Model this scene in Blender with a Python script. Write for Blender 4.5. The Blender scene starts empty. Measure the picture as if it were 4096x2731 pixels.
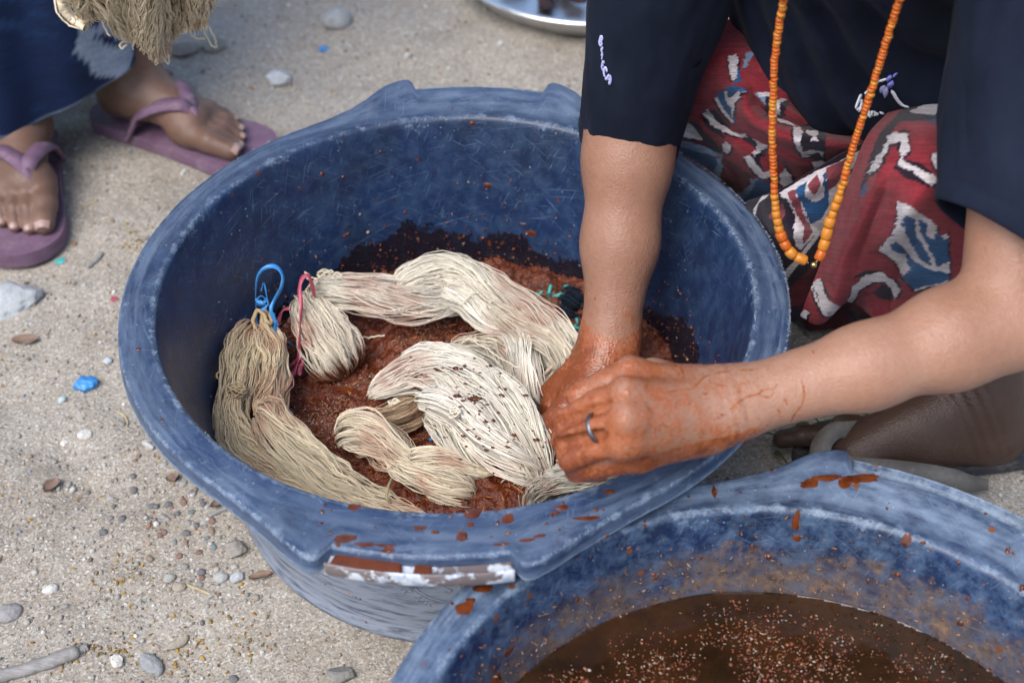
import bpy, bmesh, math, random
import numpy as np
from mathutils import Vector, Matrix
from mathutils.bvhtree import BVHTree

random.seed(7); np.random.seed(7)
scene = bpy.context.scene
col = scene.collection

# ------------------------------------------------------------------ camera
RIM = 0.24                                   # height of the big basin's rim above the ground
CAM = np.array([0.05103, -0.98739, 0.83727 + RIM])
PITCH, ROLL = 0.744, -0.012
FPX = 4096 * 50 / 36
_fw = np.array([0, math.cos(PITCH), -math.sin(PITCH)])
_up = np.array([0, math.sin(PITCH), math.cos(PITCH)])
_rt = np.array([1.0, 0, 0])
cam_d = bpy.data.cameras.new('camera')
cam = bpy.data.objects.new('camera', cam_d); col.objects.link(cam)
c_, s_ = math.cos(ROLL), math.sin(ROLL)
r_ax = c_ * _rt + s_ * _up; u_ax = -s_ * _rt + c_ * _up
cam.matrix_world = Matrix(((r_ax[0], u_ax[0], -_fw[0], CAM[0]), (r_ax[1], u_ax[1], -_fw[1], CAM[1]),
                           (r_ax[2], u_ax[2], -_fw[2], CAM[2]), (0, 0, 0, 1)))
cam_d.sensor_width = 36; cam_d.lens = 50; cam_d.clip_start = 0.02; cam_d.clip_end = 500
cam_d.dof.use_dof = True; cam_d.dof.focus_distance = 1.29; cam_d.dof.aperture_fstop = 5.0
scene.camera = cam

# ------------------------------------------------------------------ sky, sun, exposure
SUN_EL, SUN_AZ = math.radians(55), math.radians(236)   # azimuth measured from +x, counter-clockwise
world = bpy.data.worlds.new('World'); scene.world = world; world.use_nodes = True
wn = world.node_tree
sky = wn.nodes.new('ShaderNodeTexSky'); sky.sky_type = 'NISHITA'; sky.sun_disc = False
sky.sun_elevation = SUN_EL; sky.sun_rotation = math.radians(90) - SUN_AZ
sky.air_density = 1.0; sky.dust_density = 2.0
bg = wn.nodes['Background']; bg.inputs['Strength'].default_value = 0.125
wn.links.new(sky.outputs[0], bg.inputs['Color'])
sd = bpy.data.lights.new('sun', 'SUN'); sd.energy = 1.6; sd.angle = math.radians(40); sd.color = (1.0, 0.96, 0.91)
sun = bpy.data.objects.new('sun', sd); col.objects.link(sun)
sdir = Vector((math.cos(SUN_EL) * math.cos(SUN_AZ), math.cos(SUN_EL) * math.sin(SUN_AZ), math.sin(SUN_EL)))
sun.rotation_euler = sdir.to_track_quat('Z', 'Y').to_euler(); sun.location = sdir * 6
vs = scene.view_settings
vs.view_transform = 'Standard'; vs.look = 'None'; vs.gamma = 1; vs.use_curve_mapping = False
vs.exposure = 0.98
scene.render.engine = 'CYCLES'
scene.cycles.use_denoising = True
scene.cycles.max_bounces = 4; scene.cycles.diffuse_bounces = 3; scene.cycles.glossy_bounces = 2
scene.cycles.use_adaptive_sampling = True; scene.cycles.adaptive_threshold = 0.03

# ------------------------------------------------------------------ helpers: points
def at(x, y, z):
    """point at height z on the sight line through picture place (x, y) of the 2352-wide photograph"""
    u = (x * 4096 / 2352 - 2048) / FPX; v = -(y * 4096 / 2352 - 1365.5) / FPX
    u, v = c_ * u - s_ * v, s_ * u + c_ * v
    d = _fw + u * _rt + v * _up
    return CAM + d * ((z - CAM[2]) / d[2])
def ray(x, y):
    u = (x * 4096 / 2352 - 2048) / FPX; v = -(y * 4096 / 2352 - 1365.5) / FPX
    u, v = c_ * u - s_ * v, s_ * u + c_ * v
    d = _fw + u * _rt + v * _up
    return d / np.linalg.norm(d)
A3 = lambda *a: np.array(a, float)

def _hash(i, j, k, seed):
    h = (i * 374761393 + j * 668265263 + k * 2147483647 + seed * 1274126177) & 0xFFFFFFFF
    h = ((h ^ (h >> 13)) * 1274126177) & 0xFFFFFFFF
    h = ((h ^ (h >> 16)) * 2246822519) & 0xFFFFFFFF
    return ((h ^ (h >> 15)) & 0xFFFF) / 65535.0
def vnoise(p, seed=0):
    """smooth value noise in -1..1 ; p (...,3)"""
    p = np.asarray(p, float); i = np.floor(p).astype(np.int64); f = p - i; f = f * f * (3 - 2 * f)
    r = 0
    for dx in (0, 1):
        for dy in (0, 1):
            for dz in (0, 1):
                w = (f[..., 0] if dx else 1 - f[..., 0]) * (f[..., 1] if dy else 1 - f[..., 1]) * (f[..., 2] if dz else 1 - f[..., 2])
                r = r + w * _hash(i[..., 0] + dx, i[..., 1] + dy, i[..., 2] + dz, seed)
    return r * 2 - 1
def fbm(p, oct=4, seed=0, gain=0.5):
    p = np.asarray(p, float); r = 0; a = 1.0; t = 0
    for o in range(oct):
        r = r + a * vnoise(p * (2 ** o) + o * 17.3, seed + o); t += a; a *= gain
    return r / t
def sstep(a, b, x):
    t = np.clip((x - a) / (b - a), 0, 1); return t * t * (3 - 2 * t)
def v3(x, y, z=None):
    z = np.zeros_like(np.asarray(x, float)) if z is None else z
    return np.stack(np.broadcast_arrays(x, y, z), -1).astype(float)
def catmull(P, n):
    """n samples of a Catmull-Rom curve through the rows of P (any number of columns), even in arc length"""
    P = np.asarray(P, float); Q = np.vstack([2 * P[0] - P[1], P, 2 * P[-1] - P[-2]]); out = []
    m = 24
    for i in range(1, len(Q) - 2):
        t = np.linspace(0, 1, m, endpoint=False)[:, None]
        a, b, c, d = Q[i - 1], Q[i], Q[i + 1], Q[i + 2]
        out.append(0.5 * (2 * b + (c - a) * t + (2 * a - 5 * b + 4 * c - d) * t ** 2 + (3 * b - a - 3 * c + d) * t ** 3))
    out = np.vstack(out + [Q[-2][None]])
    L = np.r_[0, np.cumsum(np.linalg.norm(np.diff(out[:, :3], axis=0), axis=1))]
    s = np.linspace(0, L[-1], n)
    return np.stack([np.interp(s, L, out[:, k]) for k in range(out.shape[1])], 1)

# ------------------------------------------------------------------ helpers: objects
def mesh(name, V, F, smooth=True, attrs=None, uv=None):
    """numpy verts + faces (array of quads/tris or list) -> mesh data; attrs {name: array} per vertex"""
    V = np.asarray(V, np.float32); me = bpy.data.meshes.new(name)
    if isinstance(F, np.ndarray):
        nf, k = F.shape
        me.vertices.add(len(V)); me.vertices.foreach_set('co', V.ravel())
        me.loops.add(nf * k); me.loops.foreach_set('vertex_index', F.ravel().astype(np.int32))
        me.polygons.add(nf); me.polygons.foreach_set('loop_start', np.arange(0, nf * k, k, dtype=np.int32))
        me.update(calc_edges=True)
    else:
        me.from_pydata(V.tolist(), [], [list(map(int, f)) for f in F]); me.update()
    if smooth: me.polygons.foreach_set('use_smooth', np.ones(len(me.polygons), bool))
    for k, a in (attrs or {}).items():
        a = np.asarray(a, np.float32)
        if a.ndim == 2:
            if a.shape[1] == 3: a = np.c_[a, np.ones(len(a))].astype(np.float32)
            at_ = me.attributes.new(k, 'FLOAT_COLOR', 'POINT'); at_.data.foreach_set('color', a.ravel())
        else:
            at_ = me.attributes.new(k, 'FLOAT', 'POINT'); at_.data.foreach_set('value', a.ravel())
    if uv is not None:
        ul = me.uv_layers.new(name='UVMap'); li = np.empty(len(me.loops), np.int32)
        me.loops.foreach_get('vertex_index', li)
        ul.data.foreach_set('uv', np.asarray(uv, np.float32)[li].ravel())
    me.validate(); me.update()
    return me
def obj(name, me, mat=None, parent=None, loc=None):
    o = bpy.data.objects.new(name, me); col.objects.link(o)
    if me is not None and mat is not None and len(me.materials) == 0: me.materials.append(mat)
    if parent is not None: o.parent = parent
    if loc is not None: o.location = loc
    return o
def tag(o, label=None, cat=None, group=None, kind=None):
    if label: o['label'] = label
    if cat: o['category'] = cat
    if group: o['group'] = group
    if kind: o['kind'] = kind
    return o
def empty(name, loc=(0, 0, 0), label=None, cat=None, group=None):
    o = bpy.data.objects.new(name, None); col.objects.link(o); o.location = loc; o.empty_display_size = 0.05
    return tag(o, label, cat, group)
def adopt(o, root):
    """parent a mesh built in world coordinates under an Empty that stands elsewhere"""
    o.parent = root; o.location = Vector(o.location) - root.location
    return o
def grid_faces(n, m, wrap=False):
    """quads of an n x m vertex grid (row-major); wrap closes the m direction"""
    i = np.arange(n - 1)[:, None]; j = np.arange(m if wrap else m - 1)[None]
    j2 = (j + 1) % m
    return np.stack([i * m + j, i * m + j2, (i + 1) * m + j2, (i + 1) * m + j], -1).reshape(-1, 4)
def tubes(P, R, sides=4, cap=False):
    """P (n,m,3) n polylines of m points, R scalar or (n,m) -> V,F"""
    n, m, _ = P.shape
    T = np.gradient(P, axis=1); T /= np.linalg.norm(T, axis=-1, keepdims=True) + 1e-12
    ref = np.where(np.abs(T[..., 2:3]) > 0.92, np.array([1.0, 0, 0]), np.array([0, 0, 1.0]))
    S = np.cross(T, ref); S /= np.linalg.norm(S, axis=-1, keepdims=True) + 1e-12
    N = np.cross(S, T); R = np.broadcast_to(np.asarray(R, float), (n, m))
    a = np.arange(sides) * 2 * math.pi / sides
    V = P[:, :, None] + R[:, :, None, None] * (S[:, :, None] * np.cos(a)[:, None] + N[:, :, None] * np.sin(a)[:, None])
    f = grid_faces(m, sides, True)
    F = (f[None] + (np.arange(n) * m * sides)[:, None, None]).reshape(-1, 4)
    return V.reshape(-1, 3), F[:, ::-1]
def ribbon(P, W, N, th=0.0004):
    """flat strip along P (m,3), width W, face normals N -> closed thin box strip"""
    P = np.asarray(P, float); m = len(P); T = np.gradient(P, axis=0); T /= np.linalg.norm(T, axis=1, keepdims=True)
    N = np.broadcast_to(np.asarray(N, float), (m, 3)); S = np.cross(T, N); S /= np.linalg.norm(S, axis=1, keepdims=True) + 1e-9
    N = np.cross(S, T); W = np.broadcast_to(np.asarray(W, float), (m,))[:, None] / 2
    V = np.stack([P - S * W - N * th, P + S * W - N * th, P + S * W + N * th, P - S * W + N * th], 1).reshape(-1, 3)
    return V, grid_faces(m, 4, True)
def lathe(prof, n=128, cap=False):
    prof = np.asarray(prof, float); a = np.linspace(0, 2 * math.pi, n, endpoint=False)
    V = np.stack([prof[:, None, 0] * np.cos(a), prof[:, None, 0] * np.sin(a), np.broadcast_to(prof[:, None, 1], (len(prof), n))], -1)
    return V.reshape(-1, 3), grid_faces(len(prof), n, True)
def join(parts):
    Vs, Fs, o = [], [], 0
    for V, F in parts:
        Vs.append(V); Fs.append(np.asarray(F) + o); o += len(V)
    return np.vstack(Vs), np.vstack(Fs)

# ------------------------------------------------------------------ helpers: smooth unions meshed with surface nets
def smin(a, b, k):
    h = np.clip(0.5 + 0.5 * (b - a) / k, 0, 1)
    return b + (a - b) * h - k * h * (1 - h)
def d_cone(p, a, b, ra, rb, sq=None):
    """rounded cone; sq=(axis, factor) squashes the section along an axis"""
    a = np.asarray(a, float); b = np.asarray(b, float); ba = b - a; L2 = ba @ ba
    q = p - a
    t = np.clip((q @ ba) / max(L2, 1e-12), 0, 1)
    w = q - t[..., None] * ba
    if sq is not None:
        ax = np.asarray(sq[0], float); ax = ax / np.linalg.norm(ax)
        c = w @ ax; w = w + ((1 / sq[1] - 1) * c)[..., None] * ax
    d = np.sqrt((w * w).sum(-1)) - (ra + (rb - ra) * t)
    return d if sq is None else d * min(1, sq[1]) ** 0.5
def field(prims, axes):
    """prims: dicts a,b,ra,rb,k,(sq),(sub)"""
    xs, ys, zs = axes
    D = np.full((len(xs), len(ys), len(zs)), 0.2, np.float32)
    for pr in prims:
        a, b, ra, rb, k = np.asarray(pr['a'], float), np.asarray(pr['b'], float), pr['ra'], pr['rb'], pr.get('k', .01)
        m = max(ra, rb) * (1.0 if 'sq' not in pr else max(1.0, pr['sq'][1])) + k + 0.02
        lo = np.minimum(a, b) - m; hi = np.maximum(a, b) + m
        sl = []
        for ax, l, h in zip(axes, lo, hi):
            i0 = max(0, np.searchsorted(ax, l) - 1); i1 = min(len(ax), np.searchsorted(ax, h) + 1); sl.append(slice(i0, i1))
        if any(s.stop <= s.start for s in sl): continue
        g = np.stack(np.meshgrid(xs[sl[0]], ys[sl[1]], zs[sl[2]], indexing='ij'), -1)
        d = d_cone(g, a, b, ra, rb, pr.get('sq'))
        sub = D[tuple(sl)]
        if pr.get('sub'): D[tuple(sl)] = -smin(-sub, d, k)
        else: D[tuple(sl)] = smin(sub, d, k)
    return D
def nets(D, axes):
    """surface nets of a signed field on a rectilinear grid -> V, quads"""
    S = D < 0
    cnt = np.zeros(tuple(n - 1 for n in D.shape), np.int8)
    for i in (0, 1):
        for j in (0, 1):
            for k in (0, 1):
                cnt += S[i:D.shape[0] - 1 + i, j:D.shape[1] - 1 + j, k:D.shape[2] - 1 + k]
    act = (cnt > 0) & (cnt < 8)
    C = np.argwhere(act)
    idx = np.full(act.shape, -1, np.int32); idx[tuple(C.T)] = np.arange(len(C))
    off = np.array([(i, j, k) for i in (0, 1) for j in (0, 1) for k in (0, 1)])
    val = np.stack([D[C[:, 0] + o[0], C[:, 1] + o[1], C[:, 2] + o[2]] for o in off], 1)
    acc = np.zeros((len(C), 3)); n = np.zeros(len(C))
    for e0 in range(8):
        for e1 in range(e0 + 1, 8):
            if np.abs(off[e0] - off[e1]).sum() != 1: continue
            a, b = val[:, e0], val[:, e1]; m = (a < 0) != (b < 0)
            t = np.where(m, a / np.where(m, a - b, 1), 0)
            acc += m[:, None] * (off[e0] + t[:, None] * (off[e1] - off[e0])); n += m
    acc /= n[:, None]
    V = np.empty((len(C), 3))
    for d in range(3):
        ax = axes[d]; V[:, d] = ax[C[:, d]] + acc[:, d] * (ax[C[:, d] + 1] - ax[C[:, d]])
    Q = []
    for d in range(3):
        u, w = [(1, 2), (2, 0), (0, 1)][d]
        sl0 = [slice(None)] * 3; sl1 = [slice(None)] * 3
        sl0[d] = slice(0, -1); sl1[d] = slice(1, None)
        a, b = S[tuple(sl0)], S[tuple(sl1)]
        E = np.argwhere(a != b); sh = np.array(act.shape)
        E = E[(E[:, u] > 0) & (E[:, w] > 0) & (E[:, u] < sh[u]) & (E[:, w] < sh[w])]
        inside = S[tuple(E.T)]
        eu = np.zeros(3, int); eu[u] = 1; ew = np.zeros(3, int); ew[w] = 1
        q = np.stack([idx[tuple((E - eu - ew).T)], idx[tuple((E - ew).T)], idx[tuple(E.T)], idx[tuple((E - eu).T)]], 1)
        q = np.where(inside[:, None], q, q[:, ::-1]); Q.append(q)
    return V, np.vstack(Q)
def relax(V, F, it=2, lam=0.5):
    e = np.vstack([F[:, [0, 1]], F[:, [1, 2]], F[:, [2, 3]], F[:, [3, 0]]]); n = np.bincount(e.ravel(), minlength=len(V)).astype(float)
    for i in range(it):
        for l in (lam, -lam * 1.04):
            acc = np.zeros_like(V)
            for d in range(3):
                acc[:, d] = np.bincount(e[:, 0], V[e[:, 1], d], len(V)) + np.bincount(e[:, 1], V[e[:, 0], d], len(V))
            V = V + l * (acc / np.maximum(n, 1)[:, None] - V)
    return V
def vnormals(V, F):
    fn = np.cross(V[F[:, 2]] - V[F[:, 0]], V[F[:, 3]] - V[F[:, 1]]); N = np.zeros_like(V)
    for k in range(4):
        for d in range(3): N[:, d] += np.bincount(F[:, k], fn[:, d], len(V))
    return N / (np.linalg.norm(N, axis=1, keepdims=True) + 1e-12)
def axis(*segs):
    """axis(x0, (step, x1), (step, x2) ...) rectilinear coordinates"""
    x = [segs[0]]
    for st, e in segs[1:]:
        n = max(1, int(round((e - x[-1]) / st))); x += list(np.linspace(x[-1], e, n + 1)[1:])
    return np.array(x)
def in_poly(x, y, P):
    P = np.asarray(P, float); r = np.zeros(x.shape, bool); j = len(P) - 1
    for i in range(len(P)):
        xi, yi, xj, yj = *P[i], *P[j]
        c = ((yi > y) != (yj > y)) & (x < (xj - xi) * (y - yi) / (yj - yi + 1e-12) + xi); r ^= c; j = i
    return r

# ------------------------------------------------------------------ helpers: materials
class G:
    def __init__(s, name):
        s.m = bpy.data.materials.new(name); s.m.use_nodes = True; s.t = s.m.node_tree
        s.b = s.t.nodes['Principled BSDF']
    def n(s, t, **kw):
        nd = s.t.nodes.new('ShaderNode' + t)
        for k, v in kw.items():
            if k[0] == '_': setattr(nd, k[1:], v)
            else: s.set(nd.inputs[int(k[1:]) if k[0] == 'i' and k[1:].isdigit() else k.replace('__', ' ')], v)
        return nd
    def set(s, sock, v):
        if isinstance(v, bpy.types.NodeSocket): s.t.links.new(v, sock)
        elif isinstance(v, (tuple, list)) and sock.type == 'RGBA' and len(v) == 3: sock.default_value = (*v, 1)
        else: sock.default_value = v
    def obj(s): return s.n('TexCoord').outputs['Object']
    def uv(s): return s.n('TexCoord').outputs['UV']
    def map(s, v, scale=(1, 1, 1), rot=(0, 0, 0), loc=(0, 0, 0)):
        return s.n('Mapping', Vector=v, Scale=scale, Rotation=rot, Location=loc).outputs[0]
    def noise(s, v, sc, det=4, rough=0.55, dist=0.0):
        return s.n('TexNoise', Vector=v, Scale=sc, Detail=det, Roughness=rough, Distortion=dist).outputs['Fac']
    def vor(s, v, sc, feat='F1', out='Distance', rnd=1.0):
        return s.n('TexVoronoi', Vector=v, Scale=sc, Randomness=rnd, _feature=feat).outputs[out]
    def ramp(s, f, stops, interp='LINEAR'):
        nd = s.n('ValToRGB', Fac=f); cr = nd.color_ramp; cr.interpolation = interp
        for i, (p, c) in enumerate(stops):
            e = cr.elements[i] if i < 2 else cr.elements.new(p)
            e.position = p; e.color = (*c, 1) if isinstance(c, (tuple, list)) else (c, c, c, 1)
        return nd.outputs['Color']
    def mix(s, f, a, b, mode='MIX'):
        nd = s.n('Mix', _data_type='RGBA', _blend_type=mode, _clamp_factor=True)
        s.set(nd.inputs[0], f); s.set(nd.inputs[6], a if isinstance(a, bpy.types.NodeSocket) else (*a, 1)); s.set(nd.inputs[7], b if isinstance(b, bpy.types.NodeSocket) else (*b, 1))
        return nd.outputs[2]
    def ma(s, op, a, b=0.0, c=0.0, clamp=False):
        nd = s.n('Math', _operation=op, _use_clamp=clamp); s.set(nd.inputs[0], a); s.set(nd.inputs[1], b); s.set(nd.inputs[2], c); return nd.outputs[0]
    def attr(s, name, out='Fac'): return s.n('Attribute', _attribute_name=name).outputs[out]
    def bump(s, h, strength=0.5, dist=0.002, normal=None):
        nd = s.n('Bump', Height=h, Strength=strength, Distance=dist)
        if normal is not None: s.set(nd.inputs['Normal'], normal)
        return nd.outputs[0]
    def out(s, color=None, rough=None, normal=None, spec=None, metal=None, sss=None, sheen=None, coat=None):
        b = s.b.inputs
        if color is not None: s.set(b['Base Color'], color)
        if rough is not None: s.set(b['Roughness'], rough)
        if normal is not None: s.set(b['Normal'], normal)
        if spec is not None: s.set(b['Specular IOR Level'], spec)
        if metal is not None: s.set(b['Metallic'], metal)
        if sss is not None:
            b['Subsurface Weight'].default_value = sss; b['Subsurface Radius'].default_value = (0.008, 0.003, 0.0015); b['Subsurface Scale'].default_value = 1.0
        if sheen is not None: b['Sheen Weight'].default_value = sheen; b['Sheen Roughness'].default_value = 0.4
        if coat is not None: s.set(b['Coat Weight'], coat); b['Coat Roughness'].default_value = 0.12
        return s.m
M = {}
# ================================================================== materials
def m_sand():
    g = G('sand'); o = g.obj()
    big = g.noise(o, 3.2, 3, 0.6)
    c = g.ramp(big, [(0.3, (0.23, 0.200, 0.16)), (0.52, (0.36, 0.322, 0.268)), (0.75, (0.30, 0.285, 0.255))])
    grey = g.ramp(g.noise(g.map(o, loc=(3, 5, 1)), 7, 3), [(0.42, 0.0), (0.62, 1.0)])
    c = g.mix(grey, c, (0.36, 0.335, 0.295))
    damp = g.ramp(g.noise(g.map(o, loc=(9, 2, 0)), 11, 4, 0.6), [(0.55, 0.0), (0.70, 0.7)])
    c = g.mix(damp, c, (0.19, 0.155, 0.115))
    # single grains, about one to three millimetres
    cell = g.n('TexVoronoi', Vector=o, Scale=520.0, _feature='F1').outputs['Color']
    r1 = g.n('SeparateColor', Color=cell)
    grain = g.ramp(r1.outputs[0], [(0.0, (0.10, 0.085, 0.07)), (0.18, (0.25, 0.218, 0.18)), (0.5, (0.345, 0.31, 0.26)), (0.8, (0.43, 0.395, 0.34)), (0.93, (0.66, 0.63, 0.58)), (1.0, (0.42, 0.24, 0.10))])
    c = g.mix(0.55, c, grain)
    cell2 = g.n('TexVoronoi', Vector=g.map(o, loc=(1, 1, 1)), Scale=210.0, _feature='F1')
    r2 = g.n('SeparateColor', Color=cell2.outputs['Color'])
    big_gr = g.ramp(r2.outputs[1], [(0.0, (0.15, 0.13, 0.115)), (0.3, (0.33, 0.28, 0.23)), (0.7, (0.45, 0.42, 0.38)), (1.0, (0.64, 0.61, 0.57))])
    sel = g.ma('MULTIPLY', g.ramp(r2.outputs[2], [(0.80, 0.0), (0.84, 1.0)]), g.ramp(cell2.outputs['Distance'], [(0.30, 1.0), (0.42, 0.0)]))
    c = g.mix(sel, c, big_gr)
    h = g.ma('ADD', g.noise(o, 90, 4, 0.68), g.ma('MULTIPLY', r1.outputs[1], 0.35))
    h = g.ma('ADD', h, g.ma('MULTIPLY', sel, 0.5))
    return g.out(c, 0.95, g.bump(h, 0.75, 0.003), 0.2)
def m_stone():
    g = G('stone'); o = g.obj(); a = g.attr('Col', 'Color')
    n = g.noise(o, 60, 6, 0.65)
    c = g.mix(g.ramp(n, [(0.35, 0.0), (0.7, 0.55)]), a, (0.52, 0.50, 0.47), 'MULTIPLY')
    c = g.mix(g.ramp(g.vor(o, 260), [(0.0, 0.25), (0.25, 0.0)]), c, (0.75, 0.73, 0.70))
    return g.out(c, 0.88, g.bump(g.ma('ADD', n, g.noise(o, 300, 3)), 0.55, 0.0025), 0.25)
def m_gravel():
    g = G('gravel'); a = g.attr('Col', 'Color')
    c = g.mix(g.ramp(g.noise(g.obj(), 400, 3), [(0.35, 0.0), (0.75, 0.5)]), a, (0.5, 0.48, 0.45), 'MULTIPLY')
    return g.out(c, 0.85, g.bump(g.noise(g.obj(), 500, 2), 0.4, 0.0008), 0.25)
def m_plastic(name, dirty):
    """scuffed blue polythene: uv in metres round and down the wall, wear = rubbed edges, wet = dye left on the wall"""
    g = G(name); uv = g.uv(); o = g.obj()
    big = g.noise(o, 14, 3, 0.6)
    c = g.ramp(big, [(0.3, (0.008, 0.018, 0.048)), (0.6, (0.009, 0.026, 0.082)), (0.8, (0.014, 0.035, 0.084))])
    haze = g.ramp(g.noise(o, 55, 5, 0.75), [(0.42, 0.0), (0.78, 0.55 if not dirty else 0.8)])
    c = g.mix(haze, c, (0.050, 0.098, 0.175) if not dirty else (0.12, 0.19, 0.29))
    # scratches: thin streaks laid in several directions
    sc = None
    for k, (rot, sx, sy, th, amp) in enumerate([(0.22, 26, 850, 0.685, 0.7), (-0.6, 40, 950, 0.69, 0.7), (1.15, 46, 950, 0.69, 0.8)]):
        v = g.map(g.map(uv, rot=(0, 0, rot), loc=(k * 3.1, k * 1.7, 0)), scale=(sx, sy, 1))
        v = g.n('VectorMath', _operation='ADD', i0=v, i1=g.n('VectorMath', _operation='SCALE', i0=g.n('TexNoise', Vector=uv, Scale=6.0 + k).outputs['Color'], Scale=5.0).outputs[0]).outputs[0]
        s1 = g.ma('MULTIPLY', g.ramp(g.noise(v, 1.0, 1, 0.4), [(th, 0.0), (th + 0.06, 1.0)]), amp)
        sc = s1 if sc is None else g.ma('MAXIMUM', sc, s1)
    patch = g.ramp(g.noise(g.map(o, loc=(4, 4, 4)), 18, 3, 0.6), [(0.35, 0.15), (0.65, 1.0)])
    sc = g.ma('MULTIPLY', sc, patch)
    c = g.mix(g.ma('MULTIPLY', sc, 0.62), c, (0.20, 0.29, 0.43))
    # pale specks
    sp = g.n('TexVoronoi', Vector=o, Scale=150.0, _feature='F1')
    spk = g.ma('MULTIPLY', g.ramp(sp.outputs['Distance'], [(0.08, 1.0), (0.14, 0.0)]), g.ramp(g.n('SeparateColor', Color=sp.outputs['Color']).outputs[0], [(0.80, 0.0), (0.82, 1.0)]))
    c = g.mix(g.ma('MULTIPLY', spk, 0.7), c, (0.42, 0.45, 0.50))
    # rubbed edges
    w = g.attr('wear')
    wn_ = g.ma('ADD', w, g.ma('MULTIPLY', g.ma('SUBTRACT', g.noise(o, 70, 5, 0.8), 0.5), 2.1))
    wm = g.ramp(wn_, [(0.50, 0.0), (0.95, 0.75)])
    c = g.mix(wm, c, (0.28, 0.36, 0.45))
    # powdery scuffed film on sheltered outsides
    f = g.attr('film')
    fm = g.ma('MULTIPLY', f, g.ramp(g.noise(g.map(uv, scale=(5, 26, 1)), 4, 5, 0.72), [(0.36, 0.12), (0.62, 1.0)]))
    fc = (0.140, 0.190, 0.275) if not dirty else (0.20, 0.265, 0.36)
    c = g.mix(fm, c, g.mix(g.ramp(f, [(0.80, 0.0), (0.90, 1.0)]), fc, (0.25, 0.285, 0.35)))
    # dye film and dried pulp
    wet = g.attr('wet')
    edge = g.ma('ADD', wet, g.ma('MULTIPLY', g.ma('SUBTRACT', g.noise(g.map(o, loc=(7, 0, 0)), 26, 6, 0.72), 0.5), 2.0))
    wmask = g.ramp(edge, [(0.50, 0.0), (0.545, 1.0)])
    if dirty:
        silt = g.ma('MULTIPLY', g.ramp(wet, [(0.30, 0.0), (0.75, 0.72)]), g.ramp(g.noise(g.map(uv, scale=(3, 22, 1)), 3.0, 5, 0.7), [(0.34, 0.15), (0.6, 1.0)]))
        c = g.mix(silt, c, (0.115, 0.092, 0.080))
        dr = g.ma('MULTIPLY', g.ramp(edge, [(0.38, 0.0), (0.62, 1.0)]), g.ramp(g.noise(uv, 40, 6, 0.8), [(0.44, 0.0), (0.58, 1.0)]))
        c = g.mix(g.ma('MULTIPLY', dr, 0.85), c, g.ramp(g.noise(o, 130, 5, 0.7), [(0.35, (0.05, 0.032, 0.03)), (0.55, (0.16, 0.105, 0.07)), (0.72, (0.29, 0.145, 0.06))]))
        # runs and brown drops
        run = g.ramp(g.noise(g.map(uv, scale=(46, 7, 1)), 1.0, 3, 0.5), [(0.70, 0.0), (0.74, 1.0)])
        c = g.mix(g.ma('MULTIPLY', run, g.ramp(wet, [(0.05, 0.0), (0.4, 0.9)])), c, (0.045, 0.018, 0.009))
        vb = g.n('TexVoronoi', Vector=o, Scale=44.0, _feature='F1')
        blot = g.ma('MULTIPLY', g.ramp(vb.outputs['Distance'], [(0.10, 1.0), (0.16, 0.0)]), g.ramp(g.n('SeparateColor', Color=vb.outputs['Color']).outputs[1], [(0.66, 0.0), (0.70, 1.0)]))
        c = g.mix(blot, c, (0.15, 0.055, 0.022))
    else:
        fleck = g.ma('MULTIPLY', g.ramp(g.noise(o, 220, 4, 0.7), [(0.60, 0.0), (0.70, 1.0)]), g.ramp(g.noise(o, 30, 3), [(0.5, 0.0), (0.65, 1.0)]))
        wc = g.mix(fleck, (0.010, 0.006, 0.007), (0.12, 0.03, 0.014))
        c = g.mix(g.ma('MULTIPLY', wmask, 0.86), c, wc)
        vb = g.n('TexVoronoi', Vector=g.map(o, loc=(2, 2, 2)), Scale=38.0, _feature='F1')
        blot = g.ma('MULTIPLY', g.ramp(vb.outputs['Distance'], [(0.06, 1.0), (0.085, 0.0)]), g.ramp(g.n('SeparateColor', Color=vb.outputs['Color']).outputs[1], [(0.62, 0.0), (0.64, 1.0)]))
        c = g.mix(blot, c, (0.11, 0.028, 0.012))
    h = g.ma('SUBTRACT', g.ma('MULTIPLY', g.noise(o, 130, 3, 0.7), 0.4), g.ma('MULTIPLY', sc, 0.6))
    rough = g.ramp(haze, [(0.0, 0.36), (0.6, 0.55)])
    rough = g.mix(wm, rough, (0.75, 0.75, 0.75))
    if not dirty: rough = g.mix(wmask, rough, (0.16, 0.16, 0.16))
    rough = g.mix(fm, rough, (0.7, 0.7, 0.7))
    return g.out(c, rough, g.bump(h, 0.28, 0.0012), 0.5)
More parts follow.
